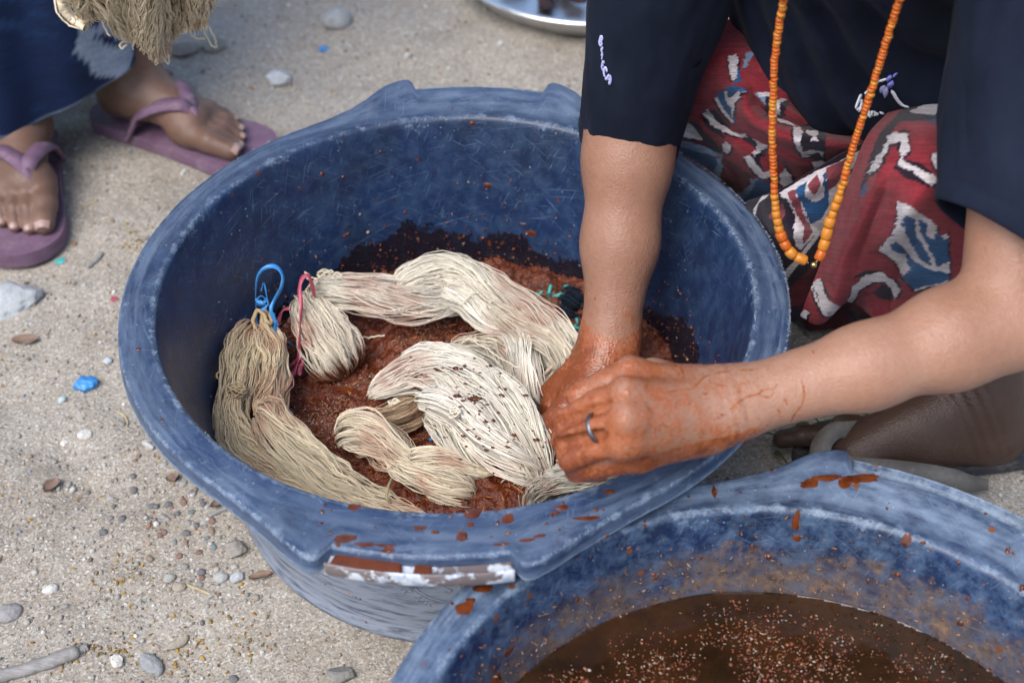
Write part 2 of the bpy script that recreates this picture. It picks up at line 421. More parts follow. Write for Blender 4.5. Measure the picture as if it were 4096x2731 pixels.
def m_pulp():
    g = G('dye_pulp'); o = g.obj()
    n1 = g.noise(o, 60, 7, 0.7); n2 = g.noise(g.map(o, loc=(2, 3, 4)), 260, 5, 0.7)
    c = g.ramp(n1, [(0.30, (0.040, 0.0075, 0.0035)), (0.48, (0.115, 0.022, 0.0065)), (0.66, (0.175, 0.038, 0.010))])
    c = g.mix(g.ramp(n2, [(0.50, 0.0), (0.72, 0.8)]), c, (0.17, 0.048, 0.016))
    c = g.mix(g.ramp(g.noise(o, 600, 2, 0.6), [(0.70, 0.0), (0.76, 0.6)]), c, (0.30, 0.17, 0.08))
    scum = g.ma('MULTIPLY', g.ramp(g.noise(g.map(o, loc=(8, 1, 3)), 26, 4, 0.6), [(0.68, 0.0), (0.76, 1.0)]), g.ramp(n2, [(0.45, 0.0), (0.6, 0.7)]))
    c = g.mix(scum, c, (0.24, 0.13, 0.06))
    h = g.ma('ADD', g.ma('MULTIPLY', n2, 1.0), g.ma('MULTIPLY', g.noise(g.map(o, scale=(1, 2.5, 1)), 420, 3, 0.6), 0.6))
    rough = g.ramp(g.noise(o, 120, 3), [(0.35, 0.07), (0.7, 0.26)])
    return g.out(c, rough, g.bump(h, 0.55, 0.003), 0.55)
def m_chip():
    g = G('wood_fibre'); a = g.attr('Col', 'Color')
    return g.out(a, 0.38, g.bump(g.noise(g.obj(), 700, 2), 0.3, 0.0006), 0.5)
def m_liquid():
    g = G('brown_dye'); o = g.obj()
    c = g.ramp(g.noise(o, 30, 5, 0.65), [(0.35, (0.105, 0.025, 0.007)), (0.65, (0.165, 0.042, 0.011))])
    c = g.mix(g.ramp(g.noise(o, 420, 4, 0.7), [(0.55, 0.0), (0.72, 0.6)]), c, (0.07, 0.02, 0.01))
    return g.out(c, 0.07, g.bump(g.noise(o, 70, 4), 0.18, 0.003), 0.5)
def m_drop():
    g = G('dye_drop'); c = g.ramp(g.noise(g.obj(), 90, 4), [(0.35, (0.065, 0.015, 0.005)), (0.65, (0.15, 0.040, 0.012))])
    return g.out(c, 0.08, None, 0.5)
def m_dark_water():
    g = G('dark_dye_water'); o = g.obj()
    c = g.ramp(g.noise(o, 22, 5, 0.65), [(0.35, (0.018, 0.009, 0.004)), (0.7, (0.050, 0.021, 0.008))])
    return g.out(c, 0.05, g.bump(g.noise(o, 50, 4), 0.12, 0.003), 0.4)
def m_yarn():
    g = G('cotton_yarn'); a = g.attr('Col', 'Color')
    v = g.noise(g.obj(), 900, 2)
    c = g.mix(g.ramp(v, [(0.35, 0.28), (0.65, 0.0)]), a, (0.62, 0.55, 0.45), 'MULTIPLY')
    return g.out(c, 0.9, None, 0.12, sheen=0.03)
def m_skin():
    g = G('skin'); o = g.obj(); a = g.attr('Col', 'Color'); dye = g.attr('dye')
    c = g.mix(g.ramp(g.noise(o, 34, 5, 0.6), [(0.35, 0.35), (0.65, 0.0)]), a, (0.80, 0.66, 0.58), 'MULTIPLY')
    c = g.mix(g.ramp(g.noise(o, 190, 4, 0.6), [(0.4, 0.25), (0.65, 0.0)]), c, (0.72, 0.60, 0.54), 'MULTIPLY')
    n = g.ma('ADD', g.noise(o, 70, 6, 0.7), g.ma('MULTIPLY', g.ma('SUBTRACT', g.noise(o, 330, 3), 0.5), 0.5))
    f = g.ma('ADD', dye, g.ma('MULTIPLY', g.ma('SUBTRACT', n, 0.5), 1.25))
    film = g.ramp(f, [(0.38, 0.0), (0.70, 0.86)])
    thick = g.ramp(f, [(0.78, 0.0), (0.98, 0.75)])
    c = g.mix(film, c, (0.33, 0.095, 0.034))
    c = g.mix(thick, c, (0.17, 0.042, 0.014))
    spk = g.ma('MULTIPLY', g.ramp(g.noise(g.map(o, loc=(5, 5, 5)), 210, 3, 0.6), [(0.64, 0.0), (0.69, 0.9)]), g.ramp(dye, [(0.05, 0.0), (0.35, 1.0)]))
    c = g.mix(spk, c, (0.20, 0.05, 0.02))
    rough = g.mix(g.ma('MAXIMUM', film, spk), (0.46, 0.46, 0.46), (0.16, 0.16, 0.16))
    h = g.ma('ADD', g.ma('MULTIPLY', g.vor(g.map(o, scale=(1, 1, 1.6)), 420), 0.5), g.ma('MULTIPLY', g.noise(o, 150, 4), 0.5))
    h = g.ma('ADD', h, g.ma('MULTIPLY', film, 0.5))
    return g.out(c, rough, g.bump(h, 0.42, 0.0018), 0.38, sss=0.10)
def m_nail():
    g = G('nail'); return g.out(g.ramp(g.noise(g.obj(), 80, 3), [(0.3, (0.30, 0.19, 0.16)), (0.7, (0.40, 0.28, 0.245))]), 0.32, None, 0.5)
def m_shirt():
    g = G('black_jersey'); o = g.obj()
    c = g.ramp(g.noise(o, 16, 5, 0.6), [(0.3, (0.0065, 0.0095, 0.0195)), (0.7, (0.0120, 0.0165, 0.0320))])
    lint = g.ramp(g.noise(o, 520, 2), [(0.74, 0.0), (0.78, 0.25)])
    c = g.mix(lint, c, (0.12, 0.13, 0.15))
    h = g.ma('ADD', g.ma('MULTIPLY', g.noise(o, 900, 2), 0.4), g.noise(o, 45, 4))
    return g.out(c, 0.88, g.bump(h, 0.25, 0.002), 0.12, sheen=0.015)
def m_print(name, c): return G(name).out(c, 0.6, None, 0.3)
def m_ikat(name, sx, sy, rough=0.9):
    """woven cloth: colour comes with the threads (Col), ribs are bump and tiny colour gaps"""
    g = G(name); uv = g.uv(); a = g.attr('Col', 'Color'); o = g.obj()
    rib = g.n('TexWave', Vector=g.map(uv, scale=(sx, sy, 1)), Scale=1.0, Distortion=1.2, Detail=2.0, _wave_type='BANDS', _bands_direction='Y').outputs['Fac']
    rib2 = g.n('TexWave', Vector=g.map(uv, scale=(sx * 1.7, sy, 1)), Scale=1.0, Distortion=1.0, Detail=1.0, _wave_type='BANDS', _bands_direction='X').outputs['Fac']
    c = g.mix(g.ramp(rib, [(0.0, 0.55), (0.35, 0.0)]), a, (0.35, 0.30, 0.33), 'MULTIPLY')
    c = g.mix(g.ramp(g.noise(o, 300, 3, 0.7), [(0.4, 0.4), (0.62, 0.0)]), c, (0.6, 0.57, 0.6), 'MULTIPLY')
    c = g.mix(g.ramp(g.noise(g.map(uv, scale=(24, 620, 1)), 1.0, 3, 0.7), [(0.40, 0.55), (0.60, 0.0)]), c, (0.45, 0.42, 0.46), 'MULTIPLY')
    h = g.ma('ADD', g.ma('MULTIPLY', rib, 0.7), g.ma('MULTIPLY', rib2, 0.3))
    return g.out(c, rough, g.bump(h, 0.4, 0.0008), 0.15, sheen=0.1)
def m_rubber(name, c0, c1):
    g = G(name); o = g.obj()
    c = g.ramp(g.noise(o, 28, 6, 0.68), [(0.3, c0), (0.7, c1)])
    dust = g.ramp(g.noise(g.map(o, loc=(3, 3, 3)), 60, 6, 0.75), [(0.52, 0.0), (0.78, 0.55)])
    c = g.mix(dust, c, (0.30, 0.26, 0.23))
    return g.out(c, 0.62, g.bump(g.noise(o, 240, 4), 0.25, 0.0012), 0.35)
def m_bead(name, c0, c1):
    g = G(name); return g.out(g.ramp(g.noise(g.obj(), 170, 4, 0.6), [(0.3, c0), (0.7, c1)]), 0.28, g.bump(g.noise(g.obj(), 260, 3), 0.15, 0.0008), 0.5, sss=0.15)
def m_metal(name, c, r):
    g = G(name); return g.out(c, g.ramp(g.noise(g.obj(), 50, 5, 0.7), [(0.3, r), (0.7, r + 0.18)]), g.bump(g.noise(g.obj(), 120, 4), 0.12, 0.001), metal=1.0)
def m_tape(name, c):
    g = G(name); u = g.noise(g.map(g.obj(), scale=(1, 1, 1)), 300, 3)
    return g.out(g.mix(g.ramp(u, [(0.35, 0.4), (0.65, 0.0)]), c, (0.6, 0.6, 0.65), 'MULTIPLY'), 0.32, g.bump(u, 0.3, 0.0008), 0.5)
def m_foam():
    g = G('froth'); a = g.attr('Col', 'Color'); return g.out(a, 0.22, None, 0.5)
def m_dry(name, c0, c1):
    g = G(name); return g.out(g.ramp(g.noise(g.map(g.obj(), scale=(1, 6, 1)), 80, 5, 0.7), [(0.3, c0), (0.7, c1)]), 0.85, g.bump(g.noise(g.obj(), 200, 4), 0.5, 0.002), 0.2)
def m_painted_sheen():  # pale colour paints in the ledge's wet sky reflection; brown patches are grime
    g = G('painted_sheen_plastic'); o = g.obj()
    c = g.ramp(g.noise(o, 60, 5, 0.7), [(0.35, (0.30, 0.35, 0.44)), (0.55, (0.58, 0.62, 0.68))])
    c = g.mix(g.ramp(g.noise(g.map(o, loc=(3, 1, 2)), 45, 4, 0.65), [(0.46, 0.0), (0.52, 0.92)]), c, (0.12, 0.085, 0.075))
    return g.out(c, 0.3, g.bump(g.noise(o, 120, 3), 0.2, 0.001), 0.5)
M.update(pale=m_painted_sheen(), sand=m_sand(), stone=m_stone(), gravel=m_gravel(), plastic=m_plastic('blue_plastic', False), plastic2=m_plastic('blue_plastic_caked', True),
         pulp=m_pulp(), chip=m_chip(), liquid=m_liquid(), drop=m_drop(), water=m_dark_water(), yarn=m_yarn(), skin=m_skin(), nail=m_nail(),
         shirt=m_shirt(), print_white=m_print('white_print', (0.72, 0.74, 0.82)), print_lilac=m_print('lilac_print', (0.23, 0.24, 0.72)), print_grey=m_print('lavender_print', (0.52, 0.53, 0.85)),
         ikat=m_ikat('red_ikat', 500, 2900), indigo=m_ikat('indigo_ikat', 500, 3600),
         flip=m_rubber('mauve_rubber', (0.115, 0.060, 0.105), (0.185, 0.115, 0.175)), sandal=m_rubber('black_rubber', (0.018, 0.02, 0.025), (0.04, 0.043, 0.05)), strap=m_rubber('grey_strap', (0.075, 0.066, 0.058), (0.15, 0.14, 0.128)),
         bead=m_bead('orange_bead', (0.40, 0.070, 0.006), (0.58, 0.145, 0.012)), bead2=m_bead('amber_bead', (0.46, 0.15, 0.014), (0.60, 0.24, 0.028)), gold=m_metal('gold', (0.85, 0.62, 0.22), 0.18),
         alu=m_metal('aluminium', (0.72, 0.73, 0.75), 0.26), ring=m_metal('grey_metal', (0.20, 0.21, 0.23), 0.3),
         blue_tape=m_tape('blue_tape', (0.045, 0.26, 0.62)), pink_tape=m_tape('pink_tape', (0.47, 0.085, 0.13)), teal_tape=m_tape('teal_tape', (0.06, 0.42, 0.40)),
         foam=m_foam(), wood=m_dry('grey_stick', (0.20, 0.19, 0.18), (0.34, 0.33, 0.32)), leaf=m_dry('dry_leaf', (0.16, 0.10, 0.07), (0.26, 0.19, 0.15)), grass=m_dry('grass_blade', (0.05, 0.085, 0.03), (0.12, 0.14, 0.06)),
         straw=m_dry('straw', (0.34, 0.27, 0.16), (0.5, 0.42, 0.27)), hair=m_dry('black_hair', (0.006, 0.005, 0.005), (0.014, 0.011, 0.01)), indigo_yarn=m_dry('indigo_yarn', (0.006, 0.012, 0.03), (0.015, 0.03, 0.06)))
# ================================================================== ground
def ground_h(x, y):
    p = v3(x, y)
    h = 0.012 * fbm(p * 3.0, 3, 5) + 0.0085 * fbm(p * 12, 3, 9) + 0.0022 * fbm(p * 55, 3, 21)
    h = h * (0.35 + 0.65 * sstep(0.235, 0.36, np.hypot(x, y)))          # trodden flat where the basin stands
    r2 = np.hypot(x - 0.24, y + 0.517)
    h = h * sstep(0.2, 0.33, r2) - 0.03 * (1 - sstep(0.235, 0.30, r2))   # the second basin has settled into the sand
    for cx, cy, rr, dp in ((-0.50, 0.10, 0.035, 0.010), (-0.415, 0.02, 0.025, 0.012), (-0.38, -0.03, 0.02, 0.008), (0.02, 0.70, 0.03, .008), (-0.15, .66, .04, .007)):
        h = h - dp * np.exp(-((x - cx) ** 2 + (y - cy) ** 2) / rr ** 2)
    return h
gx = np.r_[-40, -12, -4, -2, -1.3, np.linspace(-1.0, 1.0, 330), 1.3, 2, 4, 12, 40]
gy = np.r_[-40, -12, -4, -2, -1.0, np.linspace(-0.5, 1.35, 310), 1.8, 3, 6, 14, 40]
X, Y = np.meshgrid(gx, gy, indexing='ij')
me = mesh('ground', v3(X, Y, ground_h(X, Y)).reshape(-1, 3), grid_faces(len(gx), len(gy)))
tag(obj('ground', me, M['sand']), kind='structure')

# ------------------------------------------------------------------ stones
ICO = {}
def ico(sub):
    if sub not in ICO:
        bm = bmesh.new(); bmesh.ops.create_icosphere(bm, subdivisions=sub, radius=1)
        ICO[sub] = (np.array([v.co[:] for v in bm.verts]), np.array([[v.index for v in f.verts] for f in bm.faces])); bm.free()
    return ICO[sub]
def stone_mesh(name, sub, size, color, seed, rough=0.25, flat=None):
    V, F = ico(sub); V = V.copy()
    rs = np.random.RandomState(seed)
    for q in range(7):                                   # broken facets
        n = rs.normal(size=3); n /= np.linalg.norm(n); d = rs.uniform(0.55, 0.9)
        if rough > 0.12: V -= np.maximum(V @ n - d, 0)[:, None] * n
    V *= (1 + rough * 0.8 * fbm(V * 1.6 + seed, 3, seed) + rough * 0.35 * fbm(V * 5 + seed, 2, seed + 3))[:, None]
    V *= np.asarray(size)
    cl = np.array(color)[None] * (1 + 0.22 * fbm(V / np.max(size) * 3, 3, seed + 9))[:, None]
    return mesh(name, V, F, smooth=rough < 0.2 or sub > 3, attrs={'Col': cl})
W_, GR, BR, WHT = (0.46, 0.45, 0.42), (0.25, 0.245, 0.24), (0.30, 0.24, 0.19), (0.62, 0.61, 0.58)
rocks = [  # x, y, half sizes, colour, roughness, yaw, label
    (775, 45, (.032, .030, .022), (0.36, 0.37, 0.37), .10, .3, 'rounded pale grey stone near the rim of the tin tray'),
    (640, 178, (.031, .026, .016), (0.52, 0.55, 0.58), .34, .2, 'chalky white angular stone on the sand behind the big basin'),
    (22, 690, (.043, .033, .021), (0.44, 0.47, 0.49), .34, .5, 'large chalky pale stone at the left edge of the ground'),
    (420, 112, (.034, .026, .014), (0.30, 0.27, 0.24), .2, .1, 'flat brown stone behind the mauve flip-flop under the hanging yarn'),
    (490, 105, (.026, .024, .013), (0.30, 0.29, 0.25), .12, .8, 'smooth olive stone half sunk right of the hanging yarn'),
    (372, 170, (.024, .018, .012), (0.27, 0.20, 0.19), .3, .5, 'reddish brown broken stone behind the strap of the flip-flop'),
    (195, 998, (.0115, .009, .007), WHT, .36, .2, 'small bright white chip left of the big basin'),
    (150, 1016, (.009, .0075, .005), WHT, .36, .9, 'smaller white chip beside the bright white one'),
    (340, 1022, (.013, .006, .005), (0.5, 0.5, 0.5), .3, -.6, 'slender pale chip close under the basin lip'),
    (508, 1326, (.0098, .0088, .006), (0.40, 0.41, 0.41), .07, .2, 'round grey-white pebble in the gravel beside the basin foot'),
    (543, 1328, (.0105, .009, .007), (0.44, 0.46, 0.48), .3, .4, 'pale angular pebble just left of the basin foot'),
    (390, 1327, (.0085, .0075, .005), (0.36, 0.36, 0.33), .06, .4, 'smooth grey-green oval pebble in the gravel'),
    (412, 1348, (.0095, .007, .005), (0.37, 0.32, 0.27), .06, .1, 'smooth pinkish oval pebble in the gravel'),
    (348, 1525, (.021, .012, .008), (0.30, 0.31, 0.32), .12, -.8, 'flat grey stone near the bottom edge'),
    (405, 1478, (.018, .009, .007), (0.36, 0.32, 0.26), .25, .7, 'slanted tan stone half buried near the bottom edge'),
    (20, 1408, (.019, .015, .009), (0.30, 0.29, 0.29), .08, .3, 'smooth grey stone at the left edge, sunk in sand'),
    (115, 1354, (.011, .009, .006), WHT, .34, .5, 'white stone on bare sand above the grey stick'),
    (268, 1518, (.011, .010, .007), (0.60, 0.58, 0.54), .3, .1, 'cream white lump near the bottom edge'),
    (785, 1550, (.020, .016, .010), (0.24, 0.235, 0.22), .2, .3, 'dark grey stone at the bottom edge beside the caked basin'),
    (540, 1260, (.020, .017, .010), (0.31, 0.285, 0.255), .3, .5, 'broad brown-grey stone touching the basin foot'),
    (248, 828, (.0085, .008, .006), (0.46, 0.52, 0.58), .3, .9, 'bluish white pebble beside the basin rim at left'),
    (142, 918, (.008, .0065, .005), (0.44, 0.52, 0.55), .3, .9, 'pale blue-grey pebble below the blue plastic scrap'),
    (935, 128, (.012, .009, .006), (0.50, 0.48, 0.44), .25, .4, 'small cream stone on the ground behind the basin'),
    (1150, 100, (.008, .007, .005), (0.56, 0.56, 0.55), .25, .4, 'tiny white stone in front of the tin tray'),
]
for i, (x, y, sz, cl, rg, yaw, lab) in enumerate(rocks):
    sz = tuple(np.array(sz) * (.85 if i == 2 else .70))
    p = at(x, y, 0.0); z = float(ground_h(p[0], p[1]))
    p = at(x, y, z + sz[2] * 0.35); nm = 'stone' if max(sz) > .0105 else 'pebble'
    o = obj(nm, stone_mesh(nm, 4 if max(sz) > .0105 else 3, sz, cl, 100 + i, rg), M['stone'], loc=(p[0], p[1], z + sz[2] * 0.35))
    o.rotation_euler.z = yaw; tag(o, lab, nm)

# pebbles large enough to pick out, sharing six meshes
pebble_me = [stone_mesh('pebble', 2, (1, random.uniform(.65, .95), random.uniform(.5, .75)), c, 300 + i, r) for i, (c, r) in enumerate(
    [((0.36, 0.35, 0.33), .08), ((0.55, 0.54, 0.52), .3), ((0.22, 0.22, 0.225), .1), ((0.34, 0.27, 0.21), .12), ((0.44, 0.43, 0.41), .3), ((0.24, 0.29, 0.30), .2), ((0.31, 0.20, 0.165), .25)])]
PLAB = ['rounded grey pebble loose on the sandy ground', 'white stone chip loose on the sandy ground', 'dark grey pebble loose on the sandy ground', 'tan pebble loose on the sandy ground',
        'pale angular pebble loose on the sandy ground', 'greenish grey pebble loose on the sandy ground', 'reddish brown pebble loose on the sandy ground']
rs = np.random.RandomState(11)
def free_spot(x, y, pad=0.0):
    if math.hypot(x, y) < 0.245 + pad: return False
    if math.hypot(x - .24, y + .517) < 0.32 + pad: return False
    return True
LMK = [((200, 885), 'the crumpled blue scrap'), ((22, 690), 'the large chalky stone'), ((60, 1545), 'the grey stick'), ((20, 1408), 'the smooth stone at the left edge'), ((508, 1326), 'the round grey-white pebble'), ((540, 1260), 'the broad stone at the basin foot'), ((340, 1022), 'the slender chip under the basin lip'),
       ((348, 1525), 'the flat grey stone at the bottom'), ((785, 1550), 'the dark stone beside the caked basin'), ((115, 1354), 'the white stone above the stick'), ((195, 998), 'the bright white chip'), ((120, 540), 'the front flip-flop'), ((520, 330), 'the far flip-flop'), ((640, 178), 'the white stone behind the basin'), ((775, 45), 'the rounded grey stone near the tray'), ((1100, 110), 'the tin tray'), ((120, 1115), 'the purple leaf scrap')]
def pebble_label(k, s, vx, vy):
    d, lm = min((math.hypot(vx - a, (vy - b) * 1.4), n) for (a, b), n in LMK); a, b = [q for q, n in LMK if n == lm][0]
    side = ('left of' if vx < a else 'right of') if abs(vx - a) > abs(vy - b) else ('behind' if vy < b else 'in front of')
    return ('large ' if s > .0052 else 'small ' if s < .0042 else '') + PLAB[k].split(' loose')[0] + ' ' + side + ' ' + lm
cnt = 0
while cnt < 120:
    if cnt < 70:   # the band of gravel left of the basin foot
        t = rs.uniform(0, 1); vx, vy = 330 + 260 * t + rs.normal(0, 60), 1040 + 300 * t + rs.normal(0, 75)
    else: vx, vy = rs.uniform(-30, 1350), rs.uniform(-30, 1600)
    p = at(vx, vy, 0)
    if not free_spot(p[0], p[1], .006): continue
    s = rs.uniform(.0026, .0052) if cnt < 70 else rs.uniform(.0026, .005)
    z = float(ground_h(p[0], p[1])); k = rs.randint(len(pebble_me))
    o = obj('pebble', pebble_me[k], M['stone'], loc=(p[0], p[1], z + s * .12)); o.scale = (s,) * 3; o.rotation_euler.z = rs.uniform(0, 6)
    tag(o, pebble_label(k, s, vx, vy), 'pebble', 'loose pebbles'); cnt += 1

# gravel too fine to count: one mesh of thousands of grains
def gravel(n, seed):
    rs = np.random.RandomState(seed); V0, F0 = ico(1)
    P = np.stack([rs.uniform(-.80, .62, n * 3), rs.uniform(-.36, 1.10, n * 3)], 1)
    dens = fbm(v3(P[:, 0], P[:, 1]) * 4.0, 3, 31) * .5 + .5
    band = np.exp(-((P[:, 0] + .34) ** 2 + (P[:, 1] + .12) ** 2) / .022)
    keep = (rs.rand(len(P)) < np.clip(dens * 1.1 - .12 + band, 0, 1)) & (np.hypot(P[:, 0], P[:, 1]) > .24) & (np.hypot(P[:, 0] - .24, P[:, 1] + .517) > .3)
    P = P[keep][:n]; n = len(P)
    S = np.exp(rs.normal(math.log(.0013), .5, n)); S = np.clip(S, .0007, .0036)
    A = rs.normal(size=(n, 3, 3)); Q, _ = np.linalg.qr(A)
    loc = np.c_[P, ground_h(P[:, 0], P[:, 1]) + S * .25]
    sc = rs.uniform(.6, 1.15, (n, 1, 3))
    V = np.einsum('nij,nvj->nvi', Q, V0[None] * sc * rs.uniform(.8, 1.15, (n, len(V0), 1))) * S[:, None, None] + loc[:, None]
    pal = np.array([(.36, .34, .31), (.55, .54, .51), (.20, .20, .20), (.33, .25, .18), (.42, .40, .36), (.25, .27, .29), (.62, .60, .57), (.36, .20, .12), (.44, .28, .07), (.30, .21, .18)])
    cl = pal[rs.choice(len(pal), n, p=[.2, .17, .12, .12, .16, .09, .06, .03, .02, .03])] * rs.uniform(.75, 1.15, (n, 1))
    F = (F0[None] + (np.arange(n) * len(V0))[:, None, None]).reshape(-1, 3)
    return mesh('gravel', V.reshape(-1, 3), F, smooth=False, attrs={'Col': np.repeat(cl, len(V0), 0)})
tag(obj('gravel', gravel(10500, 3), M['gravel']), 'fine grey, white and tan gravel scattered over the sand', 'gravel', kind='stuff')

# yellow-brown plant crumbs and small litter on the sand
def crumbs(n, seed):
    rs = np.random.RandomState(seed); V0, F0 = ico(1); Vs, Cs = [], []
    cen = [at(*c, 0) for c in ((790, 1310), (850, 1345), (640, 1345), (700, 1220), (280, 1320), (270, 1480), (430, 1500), (190, 1500), (360, 640), (320, 560), (560, 1475), (470, 690))]
    for i in range(n):
        c = cen[rs.randint(len(cen))] + rs.normal(0, .016, 3)
        if not free_spot(c[0], c[1], .004): c = np.array([rs.uniform(-.8, -.3), rs.uniform(-.3, .4), 0])
        s = rs.uniform(.0008, .0022); z = float(ground_h(c[0], c[1]))
        Q, _ = np.linalg.qr(rs.normal(size=(3, 3)))
        Vs.append((V0 * [1.7, .8, .4] * s) @ Q + [c[0], c[1], z + s * .4]); Cs.append(np.tile(np.array([(.42, .27, .05), (.30, .17, .04), (.22, .16, .06)][rs.randint(3)]), (len(V0), 1)))
    F = (F0[None] + (np.arange(n) * len(V0))[:, None, None]).reshape(-1, 3)
    return mesh('plant_crumbs', np.vstack(Vs), F, attrs={'Col': np.vstack(Cs)})
tag(obj('plant_crumbs', crumbs(420, 5), M['gravel']), 'yellow-brown plant crumbs strewn on the sand', 'plant litter', kind='stuff')

# a weathered stick in the lower left corner
def stick(name, pts, r, mat, lab, cat, seed=0, sides=10, group=None):
    P = np.array([at(x, y, 0) for x, y in pts]); P[:, 2] = ground_h(P[:, 0], P[:, 1]) + r * .75
    C = catmull(P, 26); R = r * (1 + .14 * fbm(v3(np.arange(26) * .35, 0 * np.arange(26), 0), 2, seed)); R[[0, -1]] *= .55
    C += .12 * r * fbm(v3(np.arange(26) * .8, np.zeros(26), np.zeros(26) + 3), 2, seed)[:, None]
    C = np.vstack([C[:1], C, C[-1:]]); R = np.r_[0, R, 0]
    C[0] += (C[1] - C[2]) * .02; C[-1] += (C[-2] - C[-3]) * .02
    V, F = tubes(C[None], R[None], sides)
    return tag(obj(name, mesh(name, V, F), mat), lab, cat, group)
stick('stick', [(-20, 1562), (60, 1545), (130, 1522), (185, 1502)], .0062, M['wood'], 'grey weathered stick lying in the lower left corner', 'stick', 1)
stick('twig', [(185, 1502), (198, 1494), (206, 1492)], .0035, M['wood'], 'short thin twig at the end of the grey stick', 'twig', 2)
stick('twig', [(480, 1185), (515, 1170), (548, 1160)], .0022, M['wood'], 'thin grey twig on the gravel beside the basin', 'twig', 3)
stick('twig', [(200, 620), (225, 600), (236, 585)], .0030, M['wood'], 'thin greyish twig on the ground above the white stone', 'twig', 4)
stick('straw', [(430, 1345), (470, 1362), (500, 1372)], .0013, M['straw'], 'fine dry straw among the gravel', 'straw', 5)
stick('straw', [(268, 940), (285, 948), (292, 965), (290, 978)], .0011, M['straw'], 'curled dry straw under the basin rim', 'straw', 6)
stick('straw', [(195, 478), (225, 470)], .0014, M['straw'], 'short pale straw near the front flip-flop', 'straw', 7)
def leaf(x, y, L, W, yaw, lab, seed, mat='leaf'):
    p = at(x, y, 0); n, m = 9, 5; u, v = np.meshgrid(np.linspace(-1, 1, n), np.linspace(-1, 1, m), indexing='ij')
    w = np.sqrt(np.maximum(1 - u ** 2, .02)); V = v3(u * L / 2, v * w * W / 2, .003 + .003 * np.abs(v) + .0025 * fbm(v3(u * 2, v * 2), 2, seed)).reshape(-1, 3)
    F = grid_faces(n, m); V2 = np.vstack([V, V - [0, 0, .0006]]); F2 = np.vstack([F, F[:, ::-1] + len(V)])
    o = obj('dry_leaf', mesh('dry_leaf', V2, F2), M[mat], loc=(p[0], p[1], float(ground_h(p[0], p[1])))); o.rotation_euler.z = yaw
    return tag(o, lab, 'leaf')
leaf(58, 782, .030, .014, .1, 'brown dry leaf scrap below the large pale stone', 1)
leaf(505, 1160, .018, .010, .6, 'curled purple-brown leaf scrap by the basin foot', 2)
leaf(600, 1330, .022, .009, .3, 'small brown leaf scrap at the basin foot', 3)
leaf(120, 1115, .02, .012, .9, 'dusty purple leaf scrap half in the sand', 4)
leaf(398, 1100, .014, .01, .5, 'tiny dark leaf scrap on gravel left of basin', 5)

# crumpled blue plastic scrap and a teal one
def scrap(x, y, s, seed, mat, lab, flat=.5):
    V, F = ico(3); V = V * [1, .8, flat]; V = V * (1 + .55 * fbm(V * 2.2 + seed, 3, seed))[:, None]
    V += .25 * np.stack([fbm(V * 3 + 5 * k, 2, seed + k) for k in range(3)], 1); V *= s
    p = at(x, y, 0); o = obj('plastic_scrap', mesh('plastic_scrap', V, F, smooth=False), mat, loc=(p[0], p[1], float(ground_h(p[0], p[1])) + s * flat * .55))
    return tag(o, lab, 'plastic scrap')
scrap(200, 885, .0125, 3, M['blue_tape'], 'crumpled bright blue plastic scrap on the sand')
scrap(140, 597, .0065, 8, M['teal_tape'], 'small teal plastic scrap near the front flip-flop', .35)
scrap(742, 103, .0085, 9, M['blue_tape'], 'flat faded blue plastic scrap behind the basin', .2)
scrap(262, 690, .0045, 12, M['pink_tape'], 'tiny red plastic scrap on the sand by the rim', .4)
# grass blades and weeds
def blades(name, x, y, n, h, spread, lab, seed, bend=.6):
    rs = np.random.RandomState(seed); parts = []
    p = at(x, y, 0)
    for i in range(n):
        q = p + np.r_[rs.normal(0, spread, 2), 0]; q[2] = ground_h(q[0], q[1]) - .002; a = rs.uniform(0, 6.28); hh = h * rs.uniform(.5, 1.1); t = np.linspace(0, 1, 9)[:, None]
        d = np.array([math.cos(a), math.sin(a), 0]); C = q + d * hh * bend * t ** 1.6 + np.array([0, 0, hh]) * (t - .35 * t ** 2)
        parts.append(ribbon(C, .0045 * (1 - t[:, 0] ** 2) + .0004, np.cross(d, [0, 0, 1]) * .3 + np.array([0, 0, 1]), .0002))
    V, F = join(parts); return tag(obj(name, mesh(name, V, F), M['grass']), lab, 'weed')
blades('weed', 45, 300, 16, .03, .014, 'small green weed under the hem of the indigo sarong', 2)
blades('grass_tuft', 1790, 960, 11, .06, .03, 'sparse grass tuft in the shade between basin and sandal', 4, 1.1)
blades('grass_tuft', 1930, 930, 6, .08, .02, 'a few long grass blades beside the grey sandal strap', 6, 1.3)
